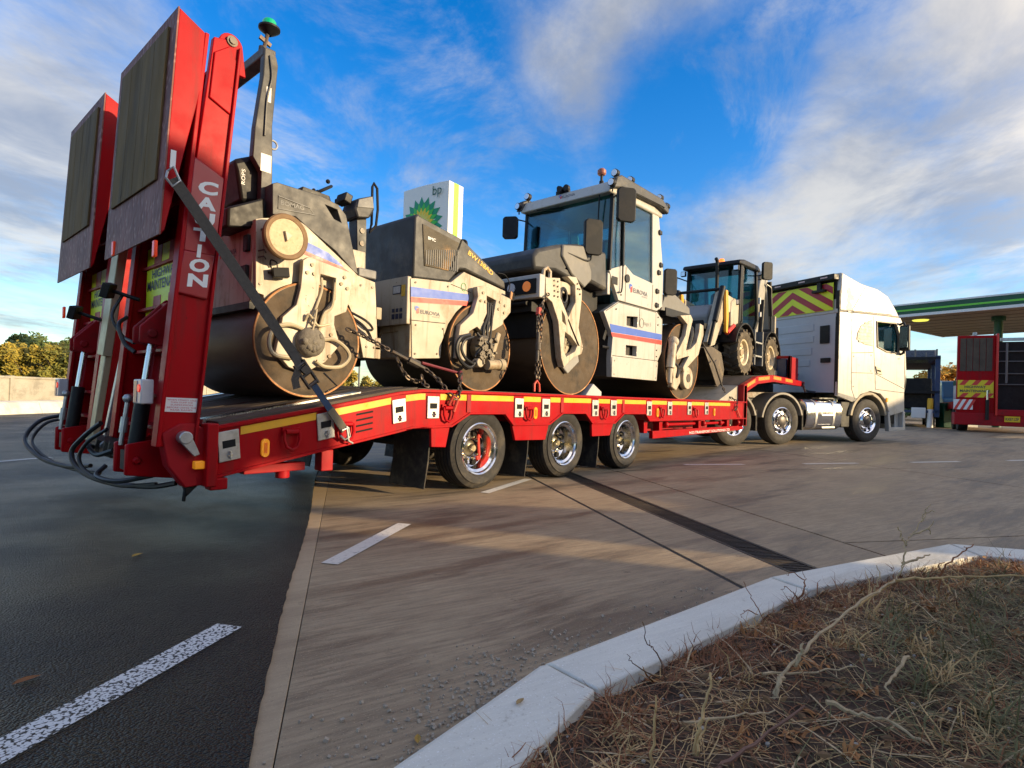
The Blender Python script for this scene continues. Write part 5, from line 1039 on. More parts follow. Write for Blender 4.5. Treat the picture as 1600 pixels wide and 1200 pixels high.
# ------------------------------------------------------------------ small backhoe loader on the gooseneck
bh = thing('backhoe_loader', 'small dusty white backhoe loader with black cab on the trailer neck', 'backhoe loader', (8.8, -.15, 1.49))
yc = -.15
tyre_ag = M('muddy_tyre', (.10, .080, .055), .9, var=.35, vs=8, bump=.3, dirt=(.22, .17, .11), ds=4, da=.7, dt=.46)
cremr = M('cream_rim', (.62, .52, .34), .5, var=.1, dirt=(.3, .2, .1), ds=8, da=.6)
def ag_wheel(c, side, Rt, w):
    mb = MB(); Rr_ = Rt * .56; h = w / 2
    mb.lathe([(Rr_, -h * .7), (Rr_ + .03, -h * .9), (Rt * .8, -h), (Rt - .05, -h * .95), (Rt - .035, -h * .8), (Rt - .035, h * .8), (Rt - .05, h * .95), (Rt * .8, h), (Rr_ + .03, h * .9), (Rr_, h * .7)], (0, 0, 0), 'y', 40, closed=True)
    n = 16
    for k in range(n):
        for s in (-1, 1):
            th = 2 * math.pi * (k + (.5 if s > 0 else 0)) / n; i0 = len(mb.v)
            mb.box((0, s * h * .52, 0), (.055, h * .98, .055)); M4 = Matrix.Rotation(-th, 4, 'Y') @ Matrix.Translation((Rt - .03, 0, 0)) @ Matrix.Rotation(0, 4, 'Y')
            for i in range(i0, len(mb.v)):
                v = Vector(mb.v[i]); v.z += (abs(v.y) - h * .5) * -.5 * 1; mb.v[i] = tuple(M4 @ v)
    t = mb.build('wheel', tyre_ag, None); t.parent = bh; t.location = Vector(c) - bh.location
    if side < 0: t.rotation_euler = (0, 0, math.pi)
    mb = MB(); mb.lathe([(Rr_ + .01, -h * .72), (Rr_, -h * .78), (Rr_ - .03, -h * .70), (Rr_ - .05, -h * .3), (Rr_ * .7, -h * .2), (Rr_ * .5, -h * .25), (.10, -h * .35), (.001, -h * .35)], (0, 0, 0), 'y', 32, cap=False)
    r_ = mb.build('rim', cremr, None); r_.parent = t
    mb = MB()
    for k in range(8): th = k * math.pi / 4; mb.cyl((.13 * math.cos(th), -h * .42, .13 * math.sin(th)), (.13 * math.cos(th), -h * .2, .13 * math.sin(th)), .014, 6)
    mb.cyl((0, -h * .5, 0), (0, -h * .2, 0), .07, 12); r_ = mb.build('hub', creamd, None); r_.parent = t
for x, z in ((8.05, 1.965), (9.72, 1.975)):
    ag_wheel((x, -.70, z), 1, .475, .30); ag_wheel((x, .40, z), -1, .475, .30)
mb = MB(); mb.bx(7.3, 10.1, yc - .35, yc + .35, 1.72, 2.30); mb.cyl((8.05, -.6, 1.965), (8.05, .3, 1.965), .09); mb.cyl((9.72, -.6, 1.975), (9.72, .3, 1.975), .09); mb.build('chassis', black, bh, bevel=.02)
mb = MB(); mb.prism([(6.92, 2.30), (6.85, 2.60), (7.02, 2.80), (7.3, 2.88), (8.0, 2.98), (8.0, 2.25)], yc - .38, yc + .38); mb.build('bonnet', M('bonnet_grey', (.30, .29, .28), .45, var=.08, dirt=(.4, .36, .28), ds=3, da=.4), bh, bevel=.04)
mb = MB(); mb.bx(6.87, 6.93, yc - .30, yc + .30, 2.32, 2.62); mb.build('radiator_grille', black, bh, bevel=.01)
mb = MB(); mb.prism([(7.55, 2.45), (7.55, 2.95), (7.75, 3.05), (8.05, 2.95), (8.05, 2.5)], -.72, -.60); mb.build('side_tank', cream, bh, bevel=.03)
# cab
CS = [(7.97, 2.56), (8.02, 3.78), (8.92, 3.84), (9.08, 2.72), (8.84, 2.44)]
for s, y in ((-1, yc - .56), (1, yc + .56)):
    for (x0, z0, x1, z1, w) in ((7.99, 2.5, 8.04, 3.78, .05), (8.12, 2.6, 8.10, 3.8, .03), (8.84, 2.45, 9.06, 2.75, .05), (9.06, 2.72, 8.92, 3.84, .05)):
        mb = MB(); mb.prism([(x0 - w, z0), (x0 + w, z0), (x1 + w, z1), (x1 - w, z1)], y - .03, y + .03); mb.build('cab_pillar', black, bh, bevel=.008)
    mb = MB(); mb.prism([(8.13, 2.62), (8.12, 3.76), (8.90, 3.82), (9.03, 2.74), (8.82, 2.48)], y - .004, y + .004); mb.build('door_glass', cab_glass, bh)
    mb = MB(); mb.prism([(7.97, 2.30), (7.97, 2.62), (8.84, 2.50), (8.84, 2.30)], y - .03, y + .03); mb.build('cab_sill', black, bh, bevel=.01)
for x0, x1, nm in ((7.99, 8.03, 'windscreen'), (9.05, 8.93, 'rear_window')):
    mb = MB(); mb.prism([(x0 - .004, 2.72), (x0 + .004, 2.72), (x1 + .004, 3.80), (x1 - .004, 3.80)], yc - .54, yc + .54); mb.build(nm, cab_glass, bh)
mb = MB(); mb.bx(7.96, 8.06, yc - .56, yc + .56, 2.4, 2.95); mb.build('cowl', black, bh, bevel=.01)
mb = MB(); mb.prism([(7.80, 3.76), (7.84, 3.85), (8.1, 3.90), (8.9, 3.92), (9.06, 3.86), (9.06, 3.80)], yc - .62, yc + .62); mb.build('cab_roof', black, bh, bevel=.03)
mb = MB(); mb.prism([(8.35, 2.5), (8.40, 3.3), (8.55, 3.35), (8.65, 2.5)], yc - .2, yc + .22); mb.bx(8.05, 8.4, yc - .2, yc + .2, 2.4, 2.75); mb.build('seat', black, bh, bevel=.04)
mb = MB(); mb.lathe([(.06, 3.92), (.06, 4.03), (.045, 4.055), (.001, 4.06)], (8.42, yc, 0), 'z', 16); mb.build('beacon', M('beacon_orange', (.95, .20, .03), .2, var=0, emit=.5, rv=0), bh)
mb = MB(); mb.tube([(7.68, -.36, 2.9), (7.68, -.36, 3.75), (7.66, -.36, 3.84), (7.60, -.36, 3.87)], .035, 10); mb.cyl((7.68, -.36, 2.9), (7.68, -.36, 3.15), .06, 12); mb.build('exhaust', black, bh)
for x, y, z in ((7.82, -.70, 3.68), (7.82, .44, 3.68), (9.1, -.72, 3.70), (7.86, -.72, 2.98)):
    mb = MB(); mb.box((x, y, z), (.07, .11, .11)); l = mb.build('work_lamp', black, bh, bevel=.01)
    mb = MB(); mb.box((x - .037, y, z), (.006, .085, .085)); mb.build('lamp_glass', lamp_glass, l)
mirror(bh, (8.9, -.95, 3.78), .24, .38, R(-35)); mirror(bh, (7.35, .55, 3.40), .20, .26, R(-60))
mb = MB(); mb.tube([(7.95, .42, 3.55), (7.6, .50, 3.58), (7.40, .52, 3.55), (7.45, .5, 2.95), (7.9, .42, 2.9)], .014, 6); mb.tube([(7.62, .50, 3.58), (7.60, .5, 2.92)], .014, 6); mb.box((7.3, .35, 2.95), (.10, .16, .14)); mb.tube([(9.0, -.72, 3.72), (8.95, -.9, 3.74)], .014, 6); mb.build('mirror_frame', black, bh)
# fenders and steps
for cx_, nm in ((8.05, 0), (9.72, 0)):
    o_ = arc((cx_, 1.97), .60, 165 if cx_ < 9 else 170, 0, 14); i_ = arc((cx_, 1.97), .56, 0, 165 if cx_ < 9 else 170, 14)
    mb = MB(); mb.prism(o_ + i_, -.86, -.50); mb.build('fender', black, bh, bevel=.01)
for z in (1.93, 2.22):
    mb = MB(); mb.bx(8.62, 9.12, -.84, -.62, z, z + .03); mb.build('step', steel, bh)
mb = MB(); mb.bx(8.60, 8.66, -.84, -.6, 1.75, 2.5); mb.bx(9.08, 9.14, -.84, -.6, 1.75, 2.5); mb.build_each('step_plate', greyl, bh)
# loader arms, bucket
LA = [(7.28, 3.08), (6.98, 3.06), (6.47, 2.04), (6.60, 1.96), (6.84, 2.02), (7.25, 2.62), (7.95, 2.90), (7.95, 3.02)]
for y in (-.66, .26):
    mb = MB(); mb.prism(LA, y - .04, y + .04); mb.build('loader_arm', cream, bh, bevel=.01)
    mb = MB(); mb.cyl((7.06, y - .07, 3.16), (6.72, y - .07, 2.45), .055, 12); mb.cyl((6.72, y - .07, 2.45), (6.5, y - .07, 1.98), .028, 10); mb.build('tilt_cylinder', black, bh)
    mb = MB(); mb.prism([(7.16, 3.12), (7.26, 3.12), (7.34, 2.62), (7.30, 2.28), (7.22, 2.30), (7.20, 2.7)], y - .10, y - .05); mb.build('safety_strut', M('strut_orange', (.80, .38, .03), .4, var=.08), bh, bevel=.008)
    mb = MB(); mb.cyl((7.35, y - .06, 2.30), (7.70, y - .06, 2.48), .045, 10); mb.build('red_strut', M('strut_red', (.55, .04, .03), .4), bh)
mb = MB(); mb.bx(6.5, 6.9, -.62, .22, 2.30, 2.40); mb.cyl((7.05, -.7, 3.12), (7.05, .3, 3.12), .03); mb.build('arm_crosstube', black, bh)
BK = [(5.93, 1.88), (6.02, 1.90), (6.30, 1.93), (6.72, 1.85), (6.88, 1.55), (6.80, 1.30), (6.56, 1.20), (6.50, 1.23), (6.72, 1.34), (6.80, 1.55), (6.66, 1.78), (6.28, 1.86)]
mb = MB(); mb.prism(BK, -.86, .56); mb.prism([(5.93, 1.88), (6.30, 1.93), (6.72, 1.85), (6.88, 1.55), (6.80, 1.30), (6.56, 1.20)], -.875, -.855); mb.prism([(5.93, 1.88), (6.30, 1.93), (6.72, 1.85), (6.88, 1.55), (6.80, 1.30), (6.56, 1.20)], .555, .575); mb.build('bucket', M('bucket_steel', (.10, .08, .06), .6, .4, var=.3, dirt=(.33, .25, .15), ds=3, da=.7), bh, bevel=.006)
mb = MB()
for x in (7.35, 7.5, 7.65): mb.tube(loop([(x, -.62, 2.5), (x + .1, -.70, 2.4), (x + .15, -.68, 2.25), (x + .3, -.6, 2.2)]), .018, 6)
mb.build('hydraulic_hose', hose, bh)
# backhoe boom folded behind the cab
bmm = M('boom_grey', (.36, .34, .30), .5, var=.12, dirt=(.45, .38, .27), ds=3, da=.5)
mb = MB(); mb.prism([(9.35, 2.1), (9.45, 3.2), (9.72, 3.98), (9.98, 4.02), (10.05, 3.80), (9.88, 3.1), (9.75, 2.1)], -.58, -.40); mb.build('boom', bmm, bh, bevel=.02)
mb = MB(); mb.prism([(9.95, 3.92), (10.15, 3.75), (10.42, 3.30), (10.42, 2.70), (10.30, 2.60), (10.16, 3.25), (9.9, 3.7)], -.60, -.44); mb.build('dipper', bmm, bh, bevel=.02)
mb = MB(); mb.cyl((10.05, -.64, 3.78), (10.22, -.64, 3.0), .05, 12); mb.cyl((10.22, -.64, 3.0), (10.28, -.64, 2.6), .028, 10); mb.cyl((9.55, -.62, 2.2), (9.70, -.62, 3.3), .05, 12); mb.build('boom_cylinder', black, bh)
mb = MB(); mb.tube(loop([(9.75, -.6, 3.95), (9.78, -.64, 4.16), (9.95, -.64, 4.18), (10.06, -.62, 3.98)]), .018, 6); mb.tube(loop([(9.9, -.62, 3.7), (10.05, -.68, 3.62), (10.1, -.66, 3.4), (10.2, -.62, 3.5)]), .016, 6); mb.build('boom_hose', hose, bh)
mb = MB(); mb.prism([(10.10, 2.65), (10.45, 2.75), (10.50, 2.35), (10.25, 2.05), (10.02, 2.2)], -.75, -.15); mb.build('digging_bucket', black, bh, bevel=.02)
mb = MB(); mb.bx(9.95, 10.03, -.82, -.74, 1.70, 2.95); mb.bx(9.90, 10.08, -.86, -.70, 1.58, 1.70); mb.bx(9.95, 10.03, .44, .52, 1.70, 2.9); mb.build_each('stabiliser', cream, bh, bevel=.006)
mb = MB(); mb.bx(9.8, 10.05, -.75, .45, 1.8, 2.3); mb.build('rear_frame', cream, bh, bevel=.01)
mb = MB(); mb.box((9.18, -.70, 3.2), (.05, .08, .14)); mb.box((9.2, -.7, 2.9), (.05, .1, .1)); mb.build_each('rear_lamp', winkm, bh)

# ------------------------------------------------------------------ tractor unit
tu = thing('tractor_unit', 'white sleeper-cab lorry tractor unit pulling the red trailer, chevron board on its back', 'lorry', (9.8175, -.109, .055), rz=R(-24.56))
tu.rotation_euler = (0, R(-1.0), R(-24.56))
def tpart(name, mat, mb, bevel=0., parent=None, smooth=35):
    if name in ('back_fitting', 'cab_interior', 'tank_step', 'mirror_arm', 'air_deflector_arm', 'high_roof', 'cab_front'):
        for o in mb.build_each(name, mat, None, bevel, smooth): o.parent = parent or tu
        return o
    o = mb.build(name, mat, None, bevel=bevel, smooth=smooth); o.parent = parent or tu; return o
trubber = M('lorry_rubber', (.045, .040, .034), .8, var=.2, vs=9, bump=.15, bs=80, dirt=(.10, .085, .06), ds=4, da=.6)
hubm = M('hub_dark', (.09, .08, .075), .45, .5, var=.2)
alu = M('polished_alloy', (.82, .82, .83), .14, 1., var=.03, rv=.04)
fw = wheel('wheel', tu, (0, -1.09, .505), 1, .505, .315, .292, .1, 5, trubber, alu, hubm, holes=10, bolts=10, deep=False)
for x in (-1.38, 0, 2.78):
    if x: copy_tree(fw, tu, (x, -1.09, .505))
    c = copy_tree(fw, tu, (x, 1.09, .505)); c.rotation_euler = (0, 0, math.pi)
# cab shell: side panels with window opening, floor line and arch
SP = [(1.70, 1.08), (1.76, 3.0), (3.92, 3.0), (4.02, 2.86), (4.14, 2.15), (4.17, 1.75), (4.10, 1.15), (4.12, .72), (3.58, .62), (3.50, .78), (3.40, 1.0), (3.22, 1.14), (2.83, 1.20), (2.52, 1.13), (2.34, .98), (2.22, .94)]
WN = [(3.03, 2.86), (3.74, 2.86), (3.88, 2.55), (3.88, 2.14), (3.4, 2.16), (3.07, 2.26)]
for s in (-1, 1):
    mb = MB(); mb.prism(SP, s * 1.18, s * 1.25, holes=[WN]); sd_ = tpart('cab_side', white, mb, .012)
    mb = MB(); mb.prism([(x, z) for x, z in WN], s * 1.205, s * 1.212); tpart('side_window', glass('lorry_glass', (.30, .38, .40)), mb)
    mb = MB(); mb.tube([(x, s * 1.251, z) for x, z in WN], .022, 6, closed=True); tpart('window_seal', M('seal_tan', (.30, .24, .15), .5), mb)
    VN = [(2.33, 2.40), (2.36, 2.56), (2.48, 2.74), (2.88, 2.90), (2.90, 2.27), (2.6, 2.30)]
    mb = MB(); mb.prism(VN, s * 1.25, s * 1.262); vp = tpart('side_vent', M('vent_beige', (.52, .46, .33), .5, var=.05), mb, .01)
    for k in range(7):
        mb = MB(); z = 2.34 + k * .075; x0 = 2.40 + max(0, (k - 3) * .07); mb.bx(x0, 2.86, min(s * 1.262, s * 1.268), max(s * 1.262, s * 1.268), z, z + .03); tpart('louvre', M('vent_beige', ()), mb, 0, vp)
    for pts in ([(2.16, 3.0), (2.18, 1.25), (2.3, 1.0)], [(2.92, 2.98), (2.94, 2.24), (3.0, 1.62), (3.02, 1.25)], [(3.0, 1.62), (3.7, 1.40), (4.11, 1.27)], [(2.19, 2.08), (2.91, 2.12)], [(2.17, 1.62), (2.93, 1.63)]):
        mb = MB(); mb.tube([(x, s * 1.2505, z) for x, z in pts], .006, 4); tpart('panel_gap', slot, mb, 0, sd_)
    mb = MB(); mb.prism([(3.0, 1.80), (3.20, 1.74), (3.24, 1.60), (3.06, 1.62)], s * 1.25, s * 1.268); dh = tpart('door_handle', M('handle_tan', (.42, .35, .22), .4), mb, .008)
    mb = MB(); mb.prism([(3.04, 1.72), (3.18, 1.70), (3.2, 1.66), (3.06, 1.68)], s * 1.268, s * 1.27); tpart('handle_slot', slot, mb, 0, dh)
    o_ = arc((2.79, .52), .66, 170, 10, 16); i_ = arc((2.79, .52), .585, 10, 170, 16)
    mb = MB(); mb.prism(o_ + i_, s * 1.0, s * 1.262); tpart('wheel_arch', M('arch_tan', (.36, .30, .20), .6, var=.1), mb, .01)
    for cx_ in (0, -1.38):
        o_ = arc((cx_, .505), .625, 172, 12, 16); i_ = arc((cx_, .505), .575, 12, 172, 16)
        mb = MB(); mb.prism(o_ + i_, s * .80, s * 1.25); tpart('mudguard', M('mudguard_grey', (.30, .27, .22), .6, var=.1), mb, .008)
    mb = MB(); mb.box((3.86, s * 1.40, 2.50), (.10, .22, .62)); mm = tpart('mirror', black, mb, .03)
    mb = MB(); mb.box((3.805, s * 1.40, 2.52), (.008, .19, .5)); tpart('mirror_glass', M('mirror_glass', (.5, .52, .54), .03, 1., var=0, rv=0), mb, 0, mm)
    mb = MB(); mb.tube([(3.9, s * 1.25, 2.84), (3.9, s * 1.34, 2.88), (3.88, s * 1.38, 2.80)], .03, 8); mb.tube([(3.95, s * 1.25, 2.12), (3.9, s * 1.34, 2.15), (3.88, s * 1.38, 2.24)], .03, 8); tpart('mirror_arm', black, mb)
    mb = MB(); mb.prism([(3.50, .72), (3.56, .70), (3.62, .34), (4.06, .34), (4.06, .72), (4.14, .72), (4.16, .27), (3.54, .24)], s * 1.15, s * 1.25); tpart('step_frame', white, mb, .01)
    mb = MB(); mb.prism([(1.705, 1.10), (1.745, 3.5), (1.765, 3.5), (1.725, 1.10)], s * 1.16, s * 1.2525); tpart('side_edge', black, mb)
    mb = MB(); mb.box((2.35, s * 1.2, .55), (.05, .06, .09)); tpart('side_marker', amber, mb, .006); mb = MB(); mb.box((3.44, s * 1.255, 1.0), (.06, .03, .1)); tpart('indicator', amber, mb, .006)
mb = MB(); mb.bx(3.62, 4.06, -1.14, 1.14, .42, .70); tpart('step_well', black, mb)
mb = MB(); mb.prism([(4.02, 2.86), (3.92, 3.0), (1.74, 3.0), (1.74, 2.96), (3.88, 2.96), (3.98, 2.84)], -1.18, 1.18); tpart('cab_ceiling', white, mb)
mb = MB(); mb.prism([(3.60, 2.98), (3.62, 3.1), (1.74, 3.1), (1.72, 2.98)], -1.22, 1.22); tpart('roof_seam', white, mb, .02)
mb = MB(); RF = [(1.74, 3.0), (1.80, 3.93), (2.02, 3.86), (2.50, 3.72), (3.10, 3.64), (3.48, 3.50), (3.74, 3.24), (3.94, 3.0)]
mb.prism(RF, -1.245, 1.245); tpart('high_roof', white, mb, .05)
mb = MB(); mb.prism([(3.2, 3.66), (3.5, 3.5), (3.82, 3.24), (3.98, 3.0), (4.0, 3.02), (3.85, 3.28), (3.52, 3.55)], -1.0, 1.0); tpart('sun_visor', black, mb, .01)
mb = MB(); mb.prism([(4.0, 2.86), (4.14, 2.15), (4.13, 2.15), (3.99, 2.86)], -1.17, 1.17); tpart('windscreen', cab_glass, mb)
mb = MB(); mb.prism([(4.14, 2.15), (4.17, 1.75), (4.12, .6), (4.04, .6), (4.05, 2.15)], -1.18, 1.18); mb.prism([(4.06, .75), (4.16, .7), (4.16, .30), (3.9, .28), (3.9, .7)], -1.15, 1.15); tpart('cab_front', white, mb, .02)
mb = MB(); mb.prism([(2.5, 1.4), (2.5, 2.6), (2.7, 2.7), (2.95, 2.5), (3.0, 1.7), (3.3, 1.7), (3.3, 1.4)], -1.0, -.4); mb.prism([(2.5, 1.4), (2.5, 2.6), (2.7, 2.7), (2.95, 2.5), (3.0, 1.7), (3.3, 1.7), (3.3, 1.4)], .4, 1.0); mb.bx(3.75, 4.02, -1.1, 1.1, 1.6, 2.12); mb.bx(1.75, 4.0, -1.15, 1.15, 1.2, 1.4); tpart('cab_interior', black, mb, .03)
rw = M('cab_back', (.50, .52, .56), .5, var=.05)  # blue-grey of the shaded cab back put into its base colour
mb = MB(); mb.bx(1.735, 1.785, -1.18, 1.18, 1.15, 3.0); bk_ = tpart('cab_back', rw, mb, .01)
for z0, z1, y0, y1 in ((2.62, 2.80, -.6, .9), (2.35, 2.50, -.6, .9), (2.05, 2.22, -.55, .9), (1.78, 1.94, -.5, .9)):
    mb = MB(); mb.bx(1.722, 1.737, y0, y1, z0, z1); tpart('back_rib', rw, mb, .012, bk_)
mb = MB(); mb.bx(1.70, 1.736, -1.02, -.78, 2.3, 2.72); mb.bx(1.70, 1.736, -1.05, -.80, 1.85, 1.96); tpart('back_fitting', black, mb, .01, bk_)
mb = MB(); mb.bx(1.76, 1.80, -1.16, 1.16, 2.98, 3.86); tpart('roof_back', black, mb)
mb = MB(); mb.bx(1.60, 1.78, -1.20, 1.20, 3.74, 3.88); hb_ = tpart('back_header', black, mb, .02)
for y in (-.95, -.35, .35, .95):
    mb = MB(); mb.bx(1.592, 1.602, y - .09, y + .09, 3.80, 3.83); tpart('header_lamp', M('header_pink', (.65, .45, .42), .4, var=0), mb, 0, hb_)
mb = MB(); mb.bx(1.715, 1.735, -1.10, 1.10, 3.06, 3.70); cb = tpart('chevron_board', hiyel, mb)
# chevrons: red arms rising to the middle
for k in range(7):
    off = -.55 + k * .32
    for s in (-1, 1):
        w_ = .16; pl = []
        y_in = 0.; z_in0, z_in1 = 3.06 + off, 3.06 + off + w_
        sl_ = -.62
        p_ = [(0, z_in0), (1.10, z_in0 + sl_ * 1.10), (1.10, z_in1 + sl_ * 1.10), (0, z_in1)]
        def clip(poly, ax, val, keep_ge):
            out = []
            for i in range(len(poly)):
                a, b = poly[i], poly[(i + 1) % len(poly)]; ia = (a[ax] >= val) == keep_ge; ib = (b[ax] >= val) == keep_ge
                if ia: out.append(a)
                if ia != ib: t_ = (val - a[ax]) / (b[ax] - a[ax]); out.append(tuple(a[j] + (b[j] - a[j]) * t_ for j in range(2)))
            return out
        p_ = clip(p_, 1, 3.07, True); p_ = clip(p_, 1, 3.69, False) if p_ else p_
        if len(p_) < 3: continue
        mb = MB(); mb.prism([(s * y, z) for y, z in p_], 1.711, 1.7155, 'x'); tpart('chevron', maroon, mb, 0, cb)
for y in (-.78, .86):
    mb = MB(); mb.bx(1.60, 1.72, y - .16, y + .16, 3.50, 3.56); mb.bx(1.64, 1.70, y - .05, y + .05, 3.5, 3.75); tpart('air_deflector_arm', black, mb, .006)
# grey animal emblem on the roof side
emb = M('emblem_grey', (.42, .40, .36), .5, var=.15, vs=30)
for pl in (arc((2.08, 3.13), .11, 0, 350, 16), [(1.97, 3.25), (2.02, 3.40), (1.98, 3.52), (2.06, 3.60), (2.12, 3.55), (2.15, 3.44), (2.24, 3.40), (2.22, 3.30), (2.12, 3.32), (2.10, 3.22)]):
    mb = MB(); mb.prism(pl, -1.249, -1.2455); tpart('emblem', emb, mb)
text('EUROCARGO', 'lettering', greyl, tu, (3.45, -1.2505, 2.93), (1, 0, 0), (0, 0, 1), .03, width=.14) if 0 else None
text('XP', 'lettering', greyl, tu, (3.82, -1.2505, 1.98), (1, 0, 0), (0, 0, 1), .05, width=.09)
for pts in ([(2.20, 3.0), (2.2, 3.1), (2.6, 3.62)], [(1.8, 3.06), (3.6, 3.06)], [(3.02, 1.25), (4.1, 1.18)], [(3.98, 2.86), (4.1, 2.2), (4.1, 1.3)]):
    mb = MB(); mb.tube([(x, -1.2515, z) for x, z in pts], .005, 4); tpart('panel_gap', slot, mb)
for x, z in ((2.24, 1.30), (2.24, 2.0), (2.85, 1.68), (2.85, 2.05)):
    mb = MB(); mb.box((x, -1.252, z), (.03, .006, .03)); tpart('locker_latch', greyl, mb)
mb = MB(); mb.tube([(4.12, -1.22, 1.9), (4.16, -1.24, 1.5), (4.14, -1.22, 1.25)], .018, 6); tpart('corner_trim', black, mb)
mb = MB(); mb.prism([(2.24, .955), (2.36, .99), (2.36, 1.03), (1.74, 1.15), (1.72, 1.09)], -1.253, -1.249); tpart('skirt_trim', greyl, mb)
# fuel tank, frame, fifth wheel, air lines
for s in (-1, 1):
    prof = [(s * 1.22, .45), (s * 1.24, .62), (s * 1.235, .80), (s * 1.19, .92), (s * 1.08, .98), (s * .70, .98), (s * .62, .9), (s * .62, .38), (s * .70, .30), (s * 1.08, .30), (s * 1.18, .36)]
    mb = MB(); mb.prism(prof, .76, 1.90, 'x'); tk = tpart('fuel_tank', alu, mb, .02, smooth=60)
    for x in (1.05, 1.62):
        mb = MB(); mb.prism([(y * 1.008, z if z < .9 else z + .006) for y, z in prof], x - .03, x + .03, 'x'); tpart('tank_strap', steel, mb, 0, tk, 60)
    mb = MB(); mb.cyl((1.82, s * 1.1, .94), (1.82, s * 1.1, 1.03), .06, 14); tpart('tank_cap', alu, mb, 0, tk)
    mb = MB(); mb.bx(1.2, 1.62, min(s * 1.238, s * 1.262), max(s * 1.238, s * 1.262), .34, .38); mb.bx(1.2, 1.62, min(s * 1.238, s * 1.262), max(s * 1.238, s * 1.262), .62, .66); tpart('tank_step', steel, mb, .004, tk)
    mb = MB(); mb.bx(1.25, 1.95, s * 1.05 - .1, s * 1.05 + .1, 1.0, 1.03); tpart('catwalk', alu, mb)
    mb = MB(); mb.bx(1.9, 2.2, s * 1.0 - .2, s * 1.0 + .2, .35, .95); tpart('battery_box', black, mb, .02)
    mb = MB(); mb.bx(-2.2, 3.9, s * .38 - .04, s * .38 + .04, .72, 1.0); tpart('frame_rail', black, mb)
mb = MB(); mb.bx(-1.1, .3, -.48, .48, 1.0, 1.14); mb.cyl((-.4, 0, 1.14), (-.4, 0, 1.18), .48, 24); tpart('fifth_wheel', dsteel, mb, .01)
mb = MB(); mb.bx(.6, 1.7, -.6, .6, .6, 1.0); mb.bx(-2.2, -2.1, -.9, .9, .6, .9); tpart('chassis_block', black, mb)
mb = MB()
for k in range(4): mb.tube(loop([(1.70, -.2 + .12 * k, 1.6), (1.45, -.3 + .12 * k, 1.35), (1.2, -.2 + .12 * k, 1.5), (.9, -.1 + .1 * k, 1.45)]), .018, 6)
tpart('air_lines', M('suzie_blue', (.05, .06, .10), .4), mb)
mb = MB(); mb.tube(loop([(1.1, -.9, 1.15), (1.2, -.75, 1.35), (1.35, -.7, 1.2), (1.5, -.85, 1.15)]), .025, 6); tpart('hose_loop', hose, mb)
for x in (-1.38, 0, 2.78):
    mb = MB(); mb.cyl((x, -.95, .505), (x, .95, .505), .09, 12); tpart('axle', black, mb)
for x in (-.72, .66):
    mb = MB(); mb.bx(x - .02, x + .02, -1.2, -.85, .3, .75); tpart('mudflap', rubber, mb)

# ------------------------------------------------------------------ straps and chains
webm = M('strap_webbing', (.075, .066, .055), .85, var=.15, vs=40, bump=.3, bs=120)
rs = thing('ratchet_strap', 'dark ratchet strap running from the ramp flap down to a deck ring', 'strap', (-1.5, -1.30, .56))
path = [(-2.745, -1.30, 2.13), (-2.35, -1.315, 1.63), (-1.985, -1.32, 1.17), (-1.90, -1.32, 1.06)]
mb = MB(); mb.strip(path, .072, .004, (0, -1, 0)); mb.strip([(-1.97, -1.326, 1.15), (-1.93, -1.345, 1.05), (-1.96, -1.35, .96), (-1.94, -1.345, .90)], .055, .004, (0, -1, 0)); mb.build('webbing', webm, rs)
mb = MB(); mb.strip([(-1.80, -1.32, .93), (-1.66, -1.315, .755)], .05, .006, (0, -1, 0)); mb.build('webbing', M('strap_blue', (.03, .06, .12), .8, var=.2), rs)
mb = MB(); mb.strip([(-1.66, -1.315, .755), (-1.53, -1.31, .60)], .06, .012, (0, -1, 0)); mb.build('strap_sleeve', M('sleeve_tan', (.17, .145, .10), .9, var=.15, vs=30), rs)
mb = MB(); d = Vector((.62, 0, -.78)); a = Vector((-1.93, -1.335, 1.08)); q = Vector((.78, 0, .62)) * .04
for s in (-1, 1): mb.strip([a + q * s, a + d * .20 + q * s], .012, .03, (0, -1, 0))
for t in (.02, .10, .18): mb.cyl(a + d * t - q, a + d * t + q, .013, 8)
mb.box(a + d * .06 + Vector((0, -.02, 0)), (.05, .03, .05), (0, R(40), 0)); mb.build('ratchet', dsteel, rs)
mb = MB(); mb.tube([(-1.72, -1.34, .88), (-1.63, -1.345, .93), (-1.74, -1.345, 1.02)], .007, 6); mb.build('ratchet_handle', dsteel, rs)
mb = MB(); mb.tube([(-2.77, -1.275, 2.17), (-2.745, -1.30, 2.20), (-2.71, -1.305, 2.12), (-2.75, -1.305, 2.08), (-2.785, -1.30, 2.12), (-2.77, -1.275, 2.17)], .008, 6); mb.build('top_hook', steel, rs)
mb = MB(); mb.tube([(-1.56, -1.32, .60), (-1.51, -1.325, .62), (-1.49, -1.32, .55), (-1.53, -1.315, .53), (-1.57, -1.32, .56)], .009, 6); mb.tube([(-1.52, -1.32, .63), (-1.50, -1.32, .52), (-1.46, -1.315, .50)], .009, 6); mb.build('bottom_hook', steel, rs)
chm = M('chain_steel', (.11, .085, .065), .5, .7, var=.3, vs=20)
chr_ = M('chain_red', (.42, .05, .03), .5, .2, var=.2)
